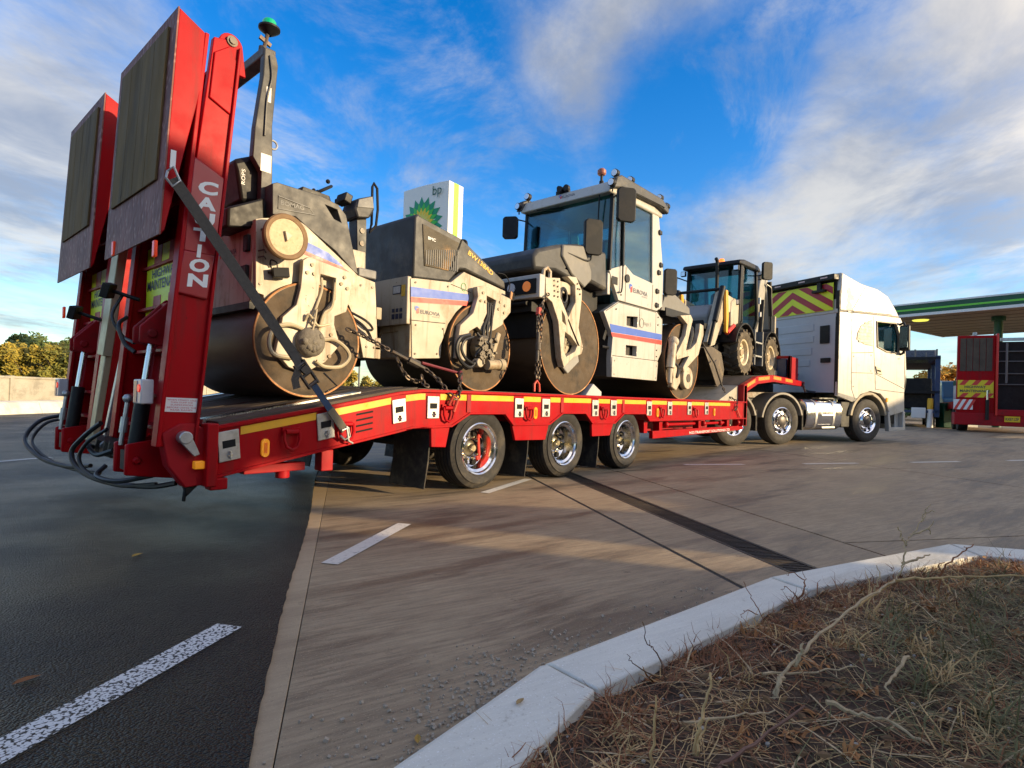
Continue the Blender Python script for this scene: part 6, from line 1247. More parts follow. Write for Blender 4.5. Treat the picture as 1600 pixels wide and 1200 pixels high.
def chain_mesh(pts, pitch=.042, r=.0085, w=.016):
    P = loop(pts, 12); mb = MB(); acc = 0; last = P[0]; i = 1; k = 0; cur = P[0]
    total = []
    for a, b in zip(P, P[1:]):
        L_ = (b - a).length; n = max(1, int(L_ / .004))
        for j in range(n): total.append(a + (b - a) * j / n)
    s = 0; prev = total[0]; ctr = [prev]
    for q in total[1:]:
        if (q - prev).length >= pitch: ctr.append(q); prev = q
    for j in range(len(ctr) - 1):
        c = (ctr[j] + ctr[j + 1]) / 2; d = (ctr[j + 1] - ctr[j]).normalized(); u = d.orthogonal().normalized(); u = Quaternion(d, R(90 * (j % 2) + 20)) @ u; h = pitch * .5
        pth = [c + d * (h * math.cos(t)) * 1.25 + u * (w * math.sin(t)) for t in [m * math.pi / 5 for m in range(10)]]
        mb.tube(pth, r, 5, closed=True)
    return mb
ca = thing('lashing_chain', 'rusty lashing chain with lever tensioner in front of the folding-bar roller', 'chain', (-.45, -1.28, .75))
chain_mesh([(-1.25, -.84, 1.42), (-1.12, -.90, 1.37), (-.98, -.98, 1.29), (-.90, -1.02, 1.25)]).build('chain', chm, ca)
mb = MB(); mb.cyl((-.90, -1.02, 1.25), (-.62, -1.12, 1.12), .017, 10); mb.cyl((-.76, -1.07, 1.185), (-.67, -1.10, 1.145), .036, 10); mb.build('tensioner', dsteel, ca)
chain_mesh([(-.86, -1.03, 1.20), (-.80, -1.08, 1.05), (-.70, -1.10, 1.0), (-.60, -1.12, 1.02)]).build('chain', chm, ca)
chain_mesh([(-.62, -1.12, 1.12), (-.52, -1.2, 1.02), (-.46, -1.28, .90), (-.40, -1.31, .86), (-.35, -1.30, .92), (-.30, -1.24, 1.04), (-.24, -1.2, 1.10)]).build('chain', chm, ca)
chain_mesh([(-.66, -1.13, 1.06), (-.66, -1.16, .98), (-.60, -1.2, .95)]).build('chain', chm, ca)
mb = MB(); mb.cyl((-.62, -1.08, 1.17), (-.20, -1.12, 1.10), .014, 8); mb.cyl((-.26, -1.2, 1.02), (-.20, -1.14, 1.11), .022, 8); mb.build('tensioner_lever', M('lever_red', (.16, .02, .03), .5, .2), ca)
mb = MB(); mb.tube([(-.47, -1.29, .80), (-.44, -1.31, .88), (-.38, -1.31, .86), (-.42, -1.30, .74)], .016, 8); mb.build('chain_hook', chr_, ca)
cb_ = thing('vertical_chain', 'chain hanging from the cab roller fork to the trailer edge by the black hood', 'chain', (.95, -1.1, .95))
chain_mesh([(1.28, -1.0, 2.10), (1.10, -1.04, 1.92), (1.04, -1.06, 1.75), (1.02, -1.08, 1.5)]).build('chain', chm, cb_)
chain_mesh([(1.16, -1.02, 1.98), (1.09, -1.06, 1.7), (1.06, -1.08, 1.5)]).build('chain', chm, cb_)
mb = MB(); mb.cyl((1.02, -1.08, 1.62), (.99, -1.10, 1.30), .02, 10); mb.cyl((1.01, -1.09, 1.5), (1.005, -1.095, 1.42), .03, 10); mb.build('tensioner', dsteel, cb_)
chain_mesh([(.99, -1.10, 1.32), (.97, -1.11, 1.15), (.96, -1.12, 1.06)]).build('chain', chm, cb_); chain_mesh([(1.05, -1.09, 1.4), (1.03, -1.1, 1.2), (1.0, -1.12, 1.06)]).build('chain', chm, cb_)
mb = MB(); mb.tube([(.93, -1.12, .96), (.93, -1.12, 1.04), (.97, -1.12, 1.08), (1.01, -1.12, 1.04), (1.02, -1.12, .96)], .014, 8); mb.cyl((1.08, -1.03, 1.90), (1.06, -1.04, 1.82), .03, 8); mb.build('red_shackle', M('shackle_red', (.62, .08, .05), .45, .1), cb_)
cc = thing('bucket_chain', 'chain and lever over the backhoe bucket at the trailer step', 'chain', (6.3, -1.15, 1.0))
mb = MB(); mb.cyl((5.75, -.92, 1.95), (6.12, -1.0, 1.60), .014, 8); mb.cyl((6.12, -1.0, 1.60), (6.35, -1.05, 1.22), .016, 8); mb.cyl((6.1, -1.0, 1.62), (6.3, -.95, 1.68), .012, 8); mb.build('binder', dsteel, cc)
chain_mesh([(6.35, -1.05, 1.22), (6.42, -1.12, 1.05), (6.45, -1.28, .95), (6.40, -1.30, .82), (6.30, -1.30, .78)]).build('chain', chm, cc)
mb = MB(); mb.strip([(6.42, -1.29, .86), (6.62, -1.29, .66)], .03, .012, (0, -1, 0)); mb.build('binder_strap', chr_, cc)
wk = M('chock_grey', (.45, .46, .46), .6, var=.1)
mb = MB(); mb.prism([(2.25, .945), (2.62, .945), (2.62, 1.0), (2.42, 1.10)], -.90, -.66); tag(mb.build('wheel_chock', wk, loc=(2.45, -.8, .945), bevel=.008), 'grey wedge chock on the deck behind the front drum of the cab roller', 'wheel chock')

# ------------------------------------------------------------------ petrol station
def pth(name, label, cat, loc, ang, group=None):
    o = thing(name, label, cat, loc, group, rz=ang); return o
def lp_(name, mat, mb, root, bevel=0., parent=None):
    o = mb.build(name, mat, None, bevel=bevel); o.parent = parent or root; return o
gdark = M('bp_green', (.004, .075, .035), .45, var=.04); glite = M('bp_light_green', (.10, .42, .03), .4, var=.03, emit=.05)
can_dir = math.atan2(-4.32, -1.11)     # along the fascia towards the right
cn = pth('station_canopy', 'flat filling-station canopy with green fascia and cream soffit on the right', 'canopy', (28.4, .8, .25), can_dir)
# local x runs along the fascia to the right, local +y is away from the camera
mb = MB(); mb.bx(0, 26, .1, 9.6, 4.95, 5.3); lp_('canopy_slab', M('soffit_cream', (.36, .325, .27), .6, var=.06), mb, cn)
for z0, z1, m_, y in ((4.94, 5.06, winkm, .0), (5.06, 5.20, gdark, .02), (5.20, 5.28, glite, .005), (5.28, 5.48, gdark, .02), (5.48, 5.55, winkm, .0)):
    mb = MB(); mb.bx(-.02, 26, y, .14, z0, z1); lp_('fascia_band', m_, mb, cn); mb = MB(); mb.bx(y - .02, .1, .14, 9.6, z0, z1); lp_('fascia_band', m_, mb, cn)
for k in range(8):
    mb = MB(); mb.bx(.1, 26, .9 + k * 1.1, .92 + k * 1.1, 4.935, 4.951); lp_('soffit_joint', M('soffit_gap', (.2, .175, .14), .7, var=0), mb, cn)
mb = MB(); mb.lathe([(.001, 4.90), (.30, 4.90), (.34, 4.945)], (1.9, 1.5, 0), 'z', 20); lp_('canopy_light', M('light_yellow', (.75, .72, .10), .4, var=0, emit=.4), mb, cn)
for x, y in ((4.6, 2.4), (12, 2.4), (12, 7.5), (20, 2.4)):
    mb = MB(); mb.cyl((x, y, 0), (x, y, 4.94), .16, 18); mb.cyl((x, y, 4.75), (x, y, 4.94), .26, 18); lp_('column', gdark, mb, cn)
# price totem
tb = R(41.564 - 125)     # along the totem face
sg_ = thing('filling_station_sign', 'tall white and green filling-station sign with sunburst emblem behind the roller hood', 'sign', (12.6, 14.6, 0), rz=tb)
# local x to the right along the face, local -y = front face normal
sw, sd2, zt = 1.35, .46, 10.0
front = []
mb = MB(); n = 10
outl = [(-sw + 2 * sw * i / n, -sd2 - .10 * (1 - (2 * i / n - 1) ** 2)) for i in range(n + 1)] + [(sw - 2 * sw * i / n, sd2 + .10 * (1 - (2 * i / n - 1) ** 2)) for i in range(n + 1)]
mb.prism(outl, .1, zt, 'z'); lp_('sign_body', M('sign_white', (.86, .85, .82), .5, var=.02), mb, sg_, .01)
mb = MB(); mb.bx(sw + .001, sw + .012, -.14, .16, .1, zt + .003); lp_('edge_stripe', M('stripe_lime', (.28, .62, .05), .4, var=0), mb, sg_)
def yf(x): return -sd2 - .10 * (1 - (x / sw) ** 2) - .012
cxs, czs = -.12, 8.30
def star(n, ro, ri, rot, m_, off, nm):
    pts = []
    for i in range(2 * n):
        th = math.pi * i / n + rot; r = ro if i % 2 == 0 else ri; pts.append((cxs + r * math.sin(th), czs + r * math.cos(th)))
    mb = MB(); vs = [(cxs, yf(cxs) - off, czs)] + [(x, yf(x) - off, z) for x, z in pts]; k = len(pts)
    mb.add(vs, [(0, 1 + i, 1 + (i + 1) % k) for i in range(k)]); lp_(nm, m_, mb, sg_)
star(18, 1.22, 0.92, 0, M('helios_dark', (.0, .30, .13), .4, var=0), .004, 'emblem_ring'); star(18, 0.97, 0.69, math.pi / 18, M('helios_mid', (.06, .55, .05), .4, var=0), .008, 'emblem_ring')
star(18, 0.75, 0.53, 0, M('helios_yellow', (.95, .65, .01), .4, var=0), .012, 'emblem_ring'); star(18, 0.58, 0.38, math.pi / 18, M('helios_pale', (.85, .72, .12), .4, var=0), .016, 'emblem_ring'); star(18, .30, .20, 0, M('helios_white', (.8, .8, .78), .4, var=0), .020, 'emblem_ring')
text('bp', 'lettering', M('bp_text', (.0, .10, .055), .4, var=0), sg_, (.52, -sd2 - .12, 9.48), (1, 0, 0), (0, 0, 1), .42, width=.52)
# bin, bollard, pump
bn = thing('litter_bin', 'dark green litter bin on the forecourt left of the red trailer', 'bin', (24.15, -2.87, .25), rz=R(-48))
mb = MB(); mb.prism([(-.22, 0), (.22, 0), (.24, .85), (-.24, .85)], -.22, .22); lp_('bin_body', gdark, mb, bn, .02)
mb = MB(); mb.prism([(-.25, .85), (.25, .85), (.22, .96), (-.22, .96)], -.25, .25); lp_('bin_lid', gdark, mb, bn, .03)
for x in (-.10, .10): mb = MB(); mb.cyl((x, -.235, .72), (x, -.2, .72), .075, 14); lp_('opening', slot, mb, bn)
bo = thing('bollard', 'white bollard with yellow top on the forecourt beside the lorry cab', 'bollard', (23.14, -2.48, .25))
mb = MB(); mb.cyl((23.14, -2.48, .25), (23.14, -2.48, .95), .10, 16); mb.build('post', winkm, bo)
mb = MB(); mb.lathe([(.10, .95), (.10, 1.30), (.085, 1.36), (.001, 1.37)], (23.14, -2.48, 0), 'z', 16); mb.build('yellow_cap', M('bollard_yellow', (.75, .42, .02), .5, var=.05), bo)
pu = thing('fuel_pump', 'pale fuel pump cabinet under the canopy behind the bin', 'fuel pump', (27.2, -3.3, .25), rz=R(-48))
mb = MB(); mb.bx(-.35, .35, -.25, .25, 0, 1.75); lp_('pump_cabinet', winkm, mb, pu, .02)
mb = MB(); mb.bx(-.28, .28, -.26, -.24, 1.0, 1.5); lp_('pump_display', black, mb, pu); mb = MB(); mb.tube(loop([(.35, -.1, 1.3), (.5, -.2, .9), (.42, -.2, .4), (.36, -.1, .8)]), .025, 6); lp_('pump_hose', hose, mb, pu)
mb = MB(); mb.bx(-.36, .36, -.26, .26, 1.75, 1.95); lp_('pump_header', gdark, mb, pu, .02)
# second red low-loader seen from behind
rt_ = thing('parked_low_loader', 'red parked low-loader seen from behind at the right edge, dark gap between its ramps', 'trailer', (20.3, -4.85, .25), rz=R(-80))
wood2 = M('old_timber', (.085, .06, .042), .8, var=.3, vs=4)
def rp2(u0, u1, left):
    mb = MB(); mb.bx(u0, u1, -.06, .12, .55, 3.14); lp_('ramp', red, mb, rt_, .02)
    n = 5
    for k in range(n):
        w_ = (u1 - u0 - .14) / n; mb = MB(); mb.bx(u0 + .07 + w_ * k, u0 + .07 + w_ * (k + 1) - .015, -.085, -.055, 1.98, 3.05); lp_('grip_board', wood2, mb, rt_)
    mb = MB(); mb.bx(u0 + .02, u1 - .04, -.09, -.062, 1.12, 1.68); b = lp_('warning_board', M('board_yellow', (.78, .62, .02), .4, var=.05), mb, rt_)
    for z0, z1 in ((1.12, 1.26), (1.52, 1.68)):
        for k in range(3):
            a = u0 + .05 + k * .32; mb = MB(); mb.prism([(a, z0), (a + .15, z0), (a + .27, z1), (a + .12, z1)], -.0925, -.089); lp_('stripe', sred, mb, rt_, 0, b)
    for tx, z in (('HIGHWAY', 1.42), ('MAINTENANCE', 1.29)):
        t_ = text(tx, 'lettering', ink, None, (u0 + .08 if tx[0] == 'M' else u0 + .2, -.093, z), (1, 0, 0), (0, 0, 1), .085, width=.78 if tx[0] == 'M' else .55, bold=.02); t_.parent = b
rp2(-1.40, -.42, True); rp2(.42, 1.40, False)
for u in (-.42, .38):
    mb = MB(); mb.bx(u, u + .06, -.16, .1, .55, 3.18); lp_('ramp_beam', M('lit_red', (.6, .03, .02), .35, var=.05), mb, rt_, .01)
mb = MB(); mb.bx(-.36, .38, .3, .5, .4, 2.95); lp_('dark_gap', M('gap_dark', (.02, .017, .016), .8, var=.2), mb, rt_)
for z in (1.55, 1.9, 2.3, 2.62): mb = MB(); mb.bx(-.36, .38, .22, .3, z, z + .03); lp_('rung', greyl, mb, rt_)
mb = MB(); mb.cyl((-.12, .1, 1.6), (-.12, .1, 2.9), .03, 8); lp_('rod', greyl, mb, rt_)
mb = MB(); mb.bx(-1.45, 1.45, -.1, .6, .22, .62); mb.bx(-.4, .4, -.14, 0, .55, .75); lp_('rear_beam', red_dull, mb, rt_, .02)
mb = MB(); mb.bx(-.18, .20, -.125, -.10, .36, .54); npl = lp_('number_plate', M('plate_yellow', (.78, .52, .02), .4, var=.05), mb, rt_)
t_ = text('KX57 LZP', 'lettering', ink, None, (-.15, -.127, .41), (1, 0, 0), (0, 0, 1), .08, width=.32, bold=.02); t_.parent = npl
mb = MB(); mb.bx(-1.48, -.98, -.13, -.10, .72, 1.05); sb = lp_('striped_plate', winkm, mb, rt_)
for k in range(3): mb = MB(); a = -1.48 + k * .17; mb.prism([(a, .72), (a + .08, .72), (a + .24, 1.05), (a + .16, 1.05)], -.133, -.129); lp_('stripe', sred, mb, rt_, 0, sb)
mb = MB(); mb.cyl((-.62, -.16, .4), (-.62, -.16, 1.05), .05, 10); lp_('ram', black, mb, rt_); mb = MB(); mb.cyl((-.62, -.16, 1.05), (-.62, -.16, 1.35), .028, 10); lp_('ram_rod', bluey, mb, rt_)
mb = MB(); mb.bx(-1.25, 1.25, .6, 8.0, .75, 1.0); lp_('deck', red_dull, mb, rt_)
for y in (1.2, 2.5):
    for u in (-1.1, 1.1):
        mb = MB(); mb.lathe([(.2, u - .14), (.40, u - .13), (.40, u + .13), (.2, u + .14)], (0, 0, 0), 'x', 28); mb.xf(Matrix.Translation((0, y, .40))); lp_('tyre', rubber, mb, rt_)
mb = MB(); mb.bx(-1.0, -.9, -.02, .1, 3.0, 3.25); mb.bx(-.7, -.62, 0, .1, 3.0, 3.1); mb.bx(-.3, .3, 0, .1, 2.95, 3.05); lp_('ramp_top_fittings', steel, mb, rt_)
# car transporter on the forecourt
ct = thing('car_transporter', 'dark blue car transporter standing on the forecourt behind the lorry cab', 'lorry', (23.0, -2.0, .25), rz=R(-82))
tb_ = M('transporter_blue', (.02, .05, .13), .4, var=.15, dirt=(.1, .1, .12), ds=3, da=.5)
for x, y in ((-.75, 0), (.62, 0), (-.75, 3), (.62, 3), (-.75, 6), (.62, 6)):
    mb = MB(); mb.bx(x, x + .16, y, y + .2, .4, 2.75); lp_('frame_post', tb_, mb, ct, .01)
for z in (.55, 1.3, 2.6): mb = MB(); mb.bx(-.75, .78, 0, 7, z, z + .10); lp_('car_deck', black if z > 1 else tb_, mb, ct)
mb = MB(); mb.bx(-.55, .55, .4, 1.4, .7, 1.9); lp_('inner_box', black, mb, ct, .05)
for k in range(5): mb = MB(); mb.cyl((-.7 + k * .34, .1, 2.6), (-.7 + k * .34, .1, 3.0 - .12 * (k % 2)), .03, 6); lp_('stanchion', greyl, mb, ct)
mb = MB(); mb.prism([(0, 2.6), (.4, 3.0), (1.6, 3.05), (2.2, 2.75), (2.2, 2.6)], -.65, .65, 'x'); lp_('upper_load', M('dark_car', (.06, .065, .07), .3, coat=.5), mb, ct, .05)
for x in (-.55, .55):
    for y in (1.0, 2.2, 5.0):
        mb = MB(); mb.lathe([(.2, x - .13), (.45, x - .12), (.45, x + .12), (.2, x + .13)], (0, 0, 0), 'x', 24); mb.xf(Matrix.Translation((0, y, .45))); lp_('tyre', rubber, mb, ct)
mb = MB(); mb.bx(-.1, .35, -.1, 0, .35, .75); lp_('mud_panel', winkm, mb, ct, .02)
cv = thing('delivery_van', 'blue and white van nose beside the yellow-topped bollard', 'van', (29.0, -2.75, .25), rz=R(-80))
mb = MB(); mb.prism([(-1.0, .4), (-1.0, 1.1), (-.5, 1.25), (-.2, 2.0), (1.5, 2.1), (1.5, .4)], -.45, .45, 'x'); lp_('body', M('van_blue', (.10, .25, .42), .35, coat=.4), mb, cv, .06)
mb = MB(); mb.prism([(-.52, 1.28), (-.24, 1.95), (-.20, 1.95), (-.48, 1.28)], -.4, .4, 'x'); lp_('windscreen', cab_glass, mb, cv)
for x in (-.4, .4): mb = MB(); mb.lathe([(.15, x - .1), (.33, x - .09), (.33, x + .09), (.15, x + .1)], (0, 0, 0), 'x', 20); mb.xf(Matrix.Translation((0, -.4, .33))); lp_('tyre', rubber, mb, cv)

# ------------------------------------------------------------------ far kerb, wall and lamp posts on the left
B0 = Vector((-1.52, 14.98)); BD = Vector((1.57, 1.60)).normalized(); BN = Vector((-BD.y, BD.x))
fk_ = thing('safety_kerb', 'high pale concrete safety kerb along the far side of the road', 'kerb', (B0.x, B0.y, 0))
prof = [(0, -.05), (0, .06), (.06, .18), (.10, .31), (.16, .35), (.42, .36), (.42, -.05)]
for k in range(-7, 40):
    a, b = B0 + BD * (k * 1.5 + .01), B0 + BD * (k * 1.5 + 1.49); vs = []; n = len(prof)
    for q in (a, b):
        for u, z in prof: w_ = q + BN * u; vs.append((w_.x, w_.y, z))
    mb = MB(); mb.add(vs, [(j, j + 1, n + j + 1, n + j) for j in range(n - 1)] + [tuple(range(n))[::-1], tuple(range(n, 2 * n))]); mb.build('kerb_block', kerbm, fk_, bevel=.01)
fw_ = thing('panel_wall', 'weathered concrete panel wall with posts behind the safety kerb', 'wall', (B0.x, B0.y + 2.2, 0))
for k in range(-4, 22):
    a = B0 + BN * 1.7 + BD * (k * 2.6); b = a + BD * 2.45; ang = math.atan2(BD.y, BD.x)
    c_ = (a + b) / 2; rm = Matrix.Rotation(ang, 3, 'Z'); mb = MB(); mb.box((c_.x, c_.y, .50), (2.46, .08, 1.0), rm); mb.build('wall_panel', wallm, fw_, bevel=.008)
    mb = MB(); mb.box((c_.x, c_.y, 1.03), (2.5, .14, .07), rm); mb.build('coping', wallm, fw_, bevel=.008)
    q = a - BD * .07; mb = MB(); mb.box((q.x, q.y, .53), (.14, .16, 1.1), rm); mb.build('wall_post', wallm, fw_, bevel=.008)
def lamp_post(x, y, h, label):
    t = thing('lamp_post', label, 'lamp post', (x, y, 0), 'far lamp posts'); mb = MB(); mb.tube([(x, y, 0), (x, y, h - .3), (x + .3, y - .1, h)], [.07, .05, .04], 8); mb.build('pole', greyl, t); mb = MB(); mb.box((x + .55, y - .15, h + .01), (.5, .16, .07)); mb.build('lantern', steel, t, bevel=.01)

# ------------------------------------------------------------------ trees and bushes
def leafmat(name, cols):
    m, N, L, p = node_mat(name)
    oi = N.new('ShaderNodeTexCoord').outputs['Object']; a_ = tex(N, L, 'ShaderNodeTexNoise', oi, 1.3, Detail=5., Roughness=.7); b_ = tex(N, L, 'ShaderNodeTexWhiteNoise', None, 1) if 0 else tex(N, L, 'ShaderNodeTexNoise', oi, 14, Detail=2.)
    c = mixc(N, L, rng(N, L, a_, .38, .62), cols[0], cols[1]); c = mixc(N, L, rng(N, L, b_, .50, .68), c, cols[2]); L.new(c, p.inputs['Base Color']); p.inputs['Roughness'].default_value = .7
    p.inputs['Subsurface Weight'].default_value = 0.
    return m
bark = M('bark', (.07, .05, .035), .9, var=.3, vs=9, bump=.5)
lf_y = leafmat('leaves_autumn', ((.20, .19, .03), (.36, .27, .035), (.46, .32, .05))); lf_g = leafmat('leaves_green', ((.06, .10, .022), (.11, .15, .035), (.18, .19, .05))); lf_o = leafmat('leaves_orange', ((.55, .26, .02), (.65, .34, .03), (.35, .25, .04)))
lf_m = leafmat('leaves_mixed', ((.13, .15, .028), (.25, .22, .035), (.34, .27, .05)))
def tree(label, x, y, z0, w, d, h, lm, n, leaf, name='tree', group=None, trunk=True, rnd=1, cat='tree'):
    rg = random.Random(rnd); t = thing(name, label, cat, (x, y, z0), group)
    mb = MB(); th = h * (.35 if trunk else .2)
    if trunk: mb.tube([(x, y, z0), (x + rg.uniform(-.1, .1), y, z0 + th), (x + rg.uniform(-.2, .2), y + .1, z0 + h * .8)], [.035 * h, .026 * h, .008 * h], 8)
    for k in range(7):
        a = rg.uniform(0, 6.28); mb.tube([(x, y, z0 + th * rg.uniform(.3, 1.4)), (x + math.cos(a) * w * .3, y + math.sin(a) * d * .3, z0 + h * rg.uniform(.4, .8)), (x + math.cos(a) * w * .45, y + math.sin(a) * d * .45, z0 + h * rg.uniform(.55, .95))], [.014 * h, .008 * h, .003 * h], 5)
    mb.build('trunk', bark, t)
    cl = []
    for k in range(int(14 + n / 260)):
        a = rg.uniform(0, 6.28); r = math.sqrt(rg.random()); zz_ = rg.uniform(.22 if not trunk else .32, .92); e = math.sqrt(max(.05, 1 - ((zz_ - .5) / .55) ** 2))
        cl.append((x + math.cos(a) * r * w * .5 * e, y + math.sin(a) * r * d * .5 * e, z0 + zz_ * h, rg.uniform(.09, .2) * h))
    vs = []; fs = []
    for k in range(n):
        c = cl[k % len(cl)]; v = Vector((rg.gauss(0, 1), rg.gauss(0, 1), rg.gauss(0, .8))); v = v.normalized() * c[3] * (rg.random() ** .4); p_ = Vector(c[:3]) + v
        if p_.z < z0 + .05: continue
        u = Vector((rg.uniform(-1, 1), rg.uniform(-1, 1), rg.uniform(-.7, .7))).normalized(); w_ = u.orthogonal().normalized(); s = leaf * rg.uniform(.6, 1.4); o = len(vs)
        vs += [p_ - u * s, p_ + w_ * s * .5, p_ + u * s, p_ - w_ * s * .5]; fs.append((o, o + 1, o + 2, o + 3))
    mb = MB(); mb.add(vs, fs); mb.build('crown', lm, t, fix=False, smooth=180)
    return t
G1 = 'hedgerow trees beyond the wall'
spots = [(-7.2, 37.6, 2.6, 'low yellow-green bush beyond the left edge of the photo'), (-5.0, 36.8, 2.85, 'tallest yellow-green bush cut by the left edge behind the wall'), (-3.1, 36.0, 2.6, 'dip in the yellow-green hedge near the left edge, a lower bush'), (-1.3, 35.3, 2.8, 'yellow-green bush second from the left edge behind the panel wall'), (.4, 34.6, 2.65, 'yellowing bush midway between the left edge and the ramps'), (2.0, 33.9, 2.8, 'ochre bush just left of the raised ramps, behind the wall'), (3.6, 33.3, 2.6, 'ochre bush touching the far raised ramp, behind the wall'), (5.4, 32.6, 2.7, 'olive bush partly hidden by the raised ramps')]
for i, (x_, y_, h_, lab) in enumerate(spots): tree(lab, x_, y_, 0, 3.6, 2.6, h_ + .1, lf_y if i % 3 else lf_m, 9000, .10, 'bush', G1, False, 3 + i, 'bush')
tree('darker green tree top showing just left of the raised ramps', 3.6, 39.0, 0, 7.0, 4.6, 3.7, lf_g, 8000, .15, 'tree', G1, True, 15)
tree('distant green tree above the yellow bushes near the left edge', -3.5, 43.0, 0, 8.0, 5, 3.9, lf_g, 7000, .15, 'tree', G1, True, 17)
G2 = 'far trees beyond the trailer'
for i, (u, dd, lab, m_) in enumerate(((10.0, 33, 'far olive bush between ramp and roller drum', lf_y), (15.0, 31.0, 'far bush seen under the tandem roller hitch', lf_g), (19.5, 29.0, 'far olive bush right of the hitch under the roller', lf_y), (24.0, 26.5, 'far green bush hidden mostly by the cab roller', lf_g))):
    tree(lab, u, dd, 0, 6, 4, 2.2, m_, 4500, .16, 'bush', G2, False, 20 + i, 'bush')
tree('bright orange autumn tree beyond the forecourt, right of the lorry', 46.0, -1.2, .1, 3.6, 3.4, 3.9, lf_o, 6000, .16, 'tree', None, True, 31)
tree('dark green shrub under the orange tree beyond the forecourt', 44.0, -1.0, .1, 4.6, 3.5, 2.3, lf_g, 5000, .16, 'shrub', None, False, 32, 'shrub')
tree('low green shrub left of the orange tree behind the transporter', 46.5, 1.8, .1, 5.0, 3.5, 2.8, lf_g, 5000, .16, 'shrub', None, False, 33, 'shrub')
lamp_post(15.2, 27.0, 4.0, 'thin far lamp post seen left under the roller hitch'); lamp_post(17.6, 27.4, 3.6, 'thin far lamp post seen right under the roller hitch')
# unseen hedges added right of the yard, shaped to shade the foreground
S2 = Vector((to_sun.x, to_sun.y)).normalized(); PN = Vector((-S2.y, S2.x))      # PN . (x,y) is constant along a sun ray
def along(pv_, dist, y_ref=-1.27):
    """ground point whose shadow line has offset pv_, dist metres sunward of the line y = y_ref"""
    base = PN * pv_; t = (y_ref - base.y) / S2.y; return base + S2 * (t + dist)
TE = math.tan(SUN_EL); HDIST = 15.0
blocker_m = M('blocker_green', (.04, .06, .02), .9, var=.4, vs=8, bump=1., bs=25)
def sun_blocker(pts, zlo, label, name, grp, seed, trunks=False):
    """added hedge-shaped sun blocker along a line of (shadow offset, top height)"""
    rg = random.Random(seed); P = [(along(p_, HDIST), h) for p_, h in pts]; c = sum((q for q, h in P), Vector((0, 0))) / len(P)
    t = thing(name, label, 'hedge', (c.x, c.y, 0), grp); vs = []; fs = []; rows = []
    for (a, ha), (b, hb) in zip(P, P[1:]):
        n = max(1, int((b - a).length / .3))
        for i in range(n): rows.append((a.lerp(b, i / n), ha + (hb - ha) * i / n))
    rows.append(P[-1]); nn = Vector((-(P[-1][0] - P[0][0]).y, (P[-1][0] - P[0][0]).x)).normalized()
    for q, hh in rows:
        hh += rg.uniform(-.02, .02)
        for u, z in ((-.12, zlo), (-.14, (zlo + hh) / 2), (-.12, hh - .03), (0, hh), (.12, hh - .03), (.14, (zlo + hh) / 2), (.12, zlo)): w_ = q + nn * (u + rg.uniform(-.02, .02)); vs.append((w_.x, w_.y, z))
    n = len(rows) - 1
    for i in range(n):
        for j in range(7): fs.append((i * 7 + j, i * 7 + (j + 1) % 7, i * 7 + 7 + (j + 1) % 7, i * 7 + 7 + j))
    fs += [tuple(range(7)), tuple(range(n * 7, n * 7 + 7))]
    mb = MB(); mb.add(vs, fs); mb.build('blocker_body', blocker_m, t)
    if trunks:
        for p_, h in pts[::2]:
            q = along(p_ - .0, HDIST); mb = MB(); mb.tube([(q.x, q.y, 0), (q.x, q.y, zlo + .3)], .09, 8); mb.build('trunk', bark, t)
GH = 'unseen hedges added to shade the yard'
HZ = lambda z: z + HDIST * TE      # hedge height that shades up to z at the trailer side
sun_blocker([(-16, HZ(.46)), (-2.58, HZ(.46))], 0, 'unseen hedge added right of the yard to block the sun, nearest the camera', 'hedge', GH, 1)
sun_blocker([(p_, HZ(z_)) for p_, z_ in ((-2.02, .05), (-1.75, -.06), (-1.35, -.10), (-1.05, -.36), (-.6, -.38), (-.1, -.22), (.45, -.04), (.8, .10), (4, .08), (8, .02), (13, .0))], 0, 'unseen hedge added right of the yard to block the sun, beyond the gap', 'hedge', GH, 2)
sun_blocker([(p_, HZ(z_)) for p_, z_ in ((-16, 2.66), (-8, 2.56), (-2.9, 2.38), (-2.35, 2.06), (-2.05, 1.36))], HZ(.40), 'unseen raised block on trunks, added above the hedge to block the sun', 'raised_blocker', None, 3, True)

# ------------------------------------------------------------------ planted bed: soil, litter, dry weeds
from mathutils import noise as mnoise
BED = KI + [(.9, -9.), (-9., -9.), (-8, -7.4)]
def inside(x, y, poly):
    r = False; n = len(poly)
    for i in range(n):
        (x0, y0), (x1, y1) = poly[i], poly[(i + 1) % n]
        if (y0 > y) != (y1 > y) and x < (x1 - x0) * (y - y0) / (y1 - y0) + x0: r = not r
    return r
def kdist(x, y):
    best = 9
    for (x0, y0), (x1, y1) in zip(KI, KI[1:]):
        dx, dy = x1 - x0, y1 - y0; t = max(0, min(1, ((x - x0) * dx + (y - y0) * dy) / (dx * dx + dy * dy))); best = min(best, math.hypot(x - x0 - t * dx, y - y0 - t * dy))
    return best
def soilz(x, y):
    d = kdist(x, y); return .088 + .038 * smoothstep(0, .35, d) + .022 * mnoise.noise(Vector((x * 2.2, y * 2.2, 0))) + .014 * mnoise.noise(Vector((x * 9, y * 9, 3))) + .008 * mnoise.noise(Vector((x * 24, y * 24, 7)))
mb = MB(); idx = {}; vs = []; fs = []; st_ = .035
X0, Y0 = -6.9, -8.4
nx, ny = int(7.9 / st_), int(4.3 / st_)
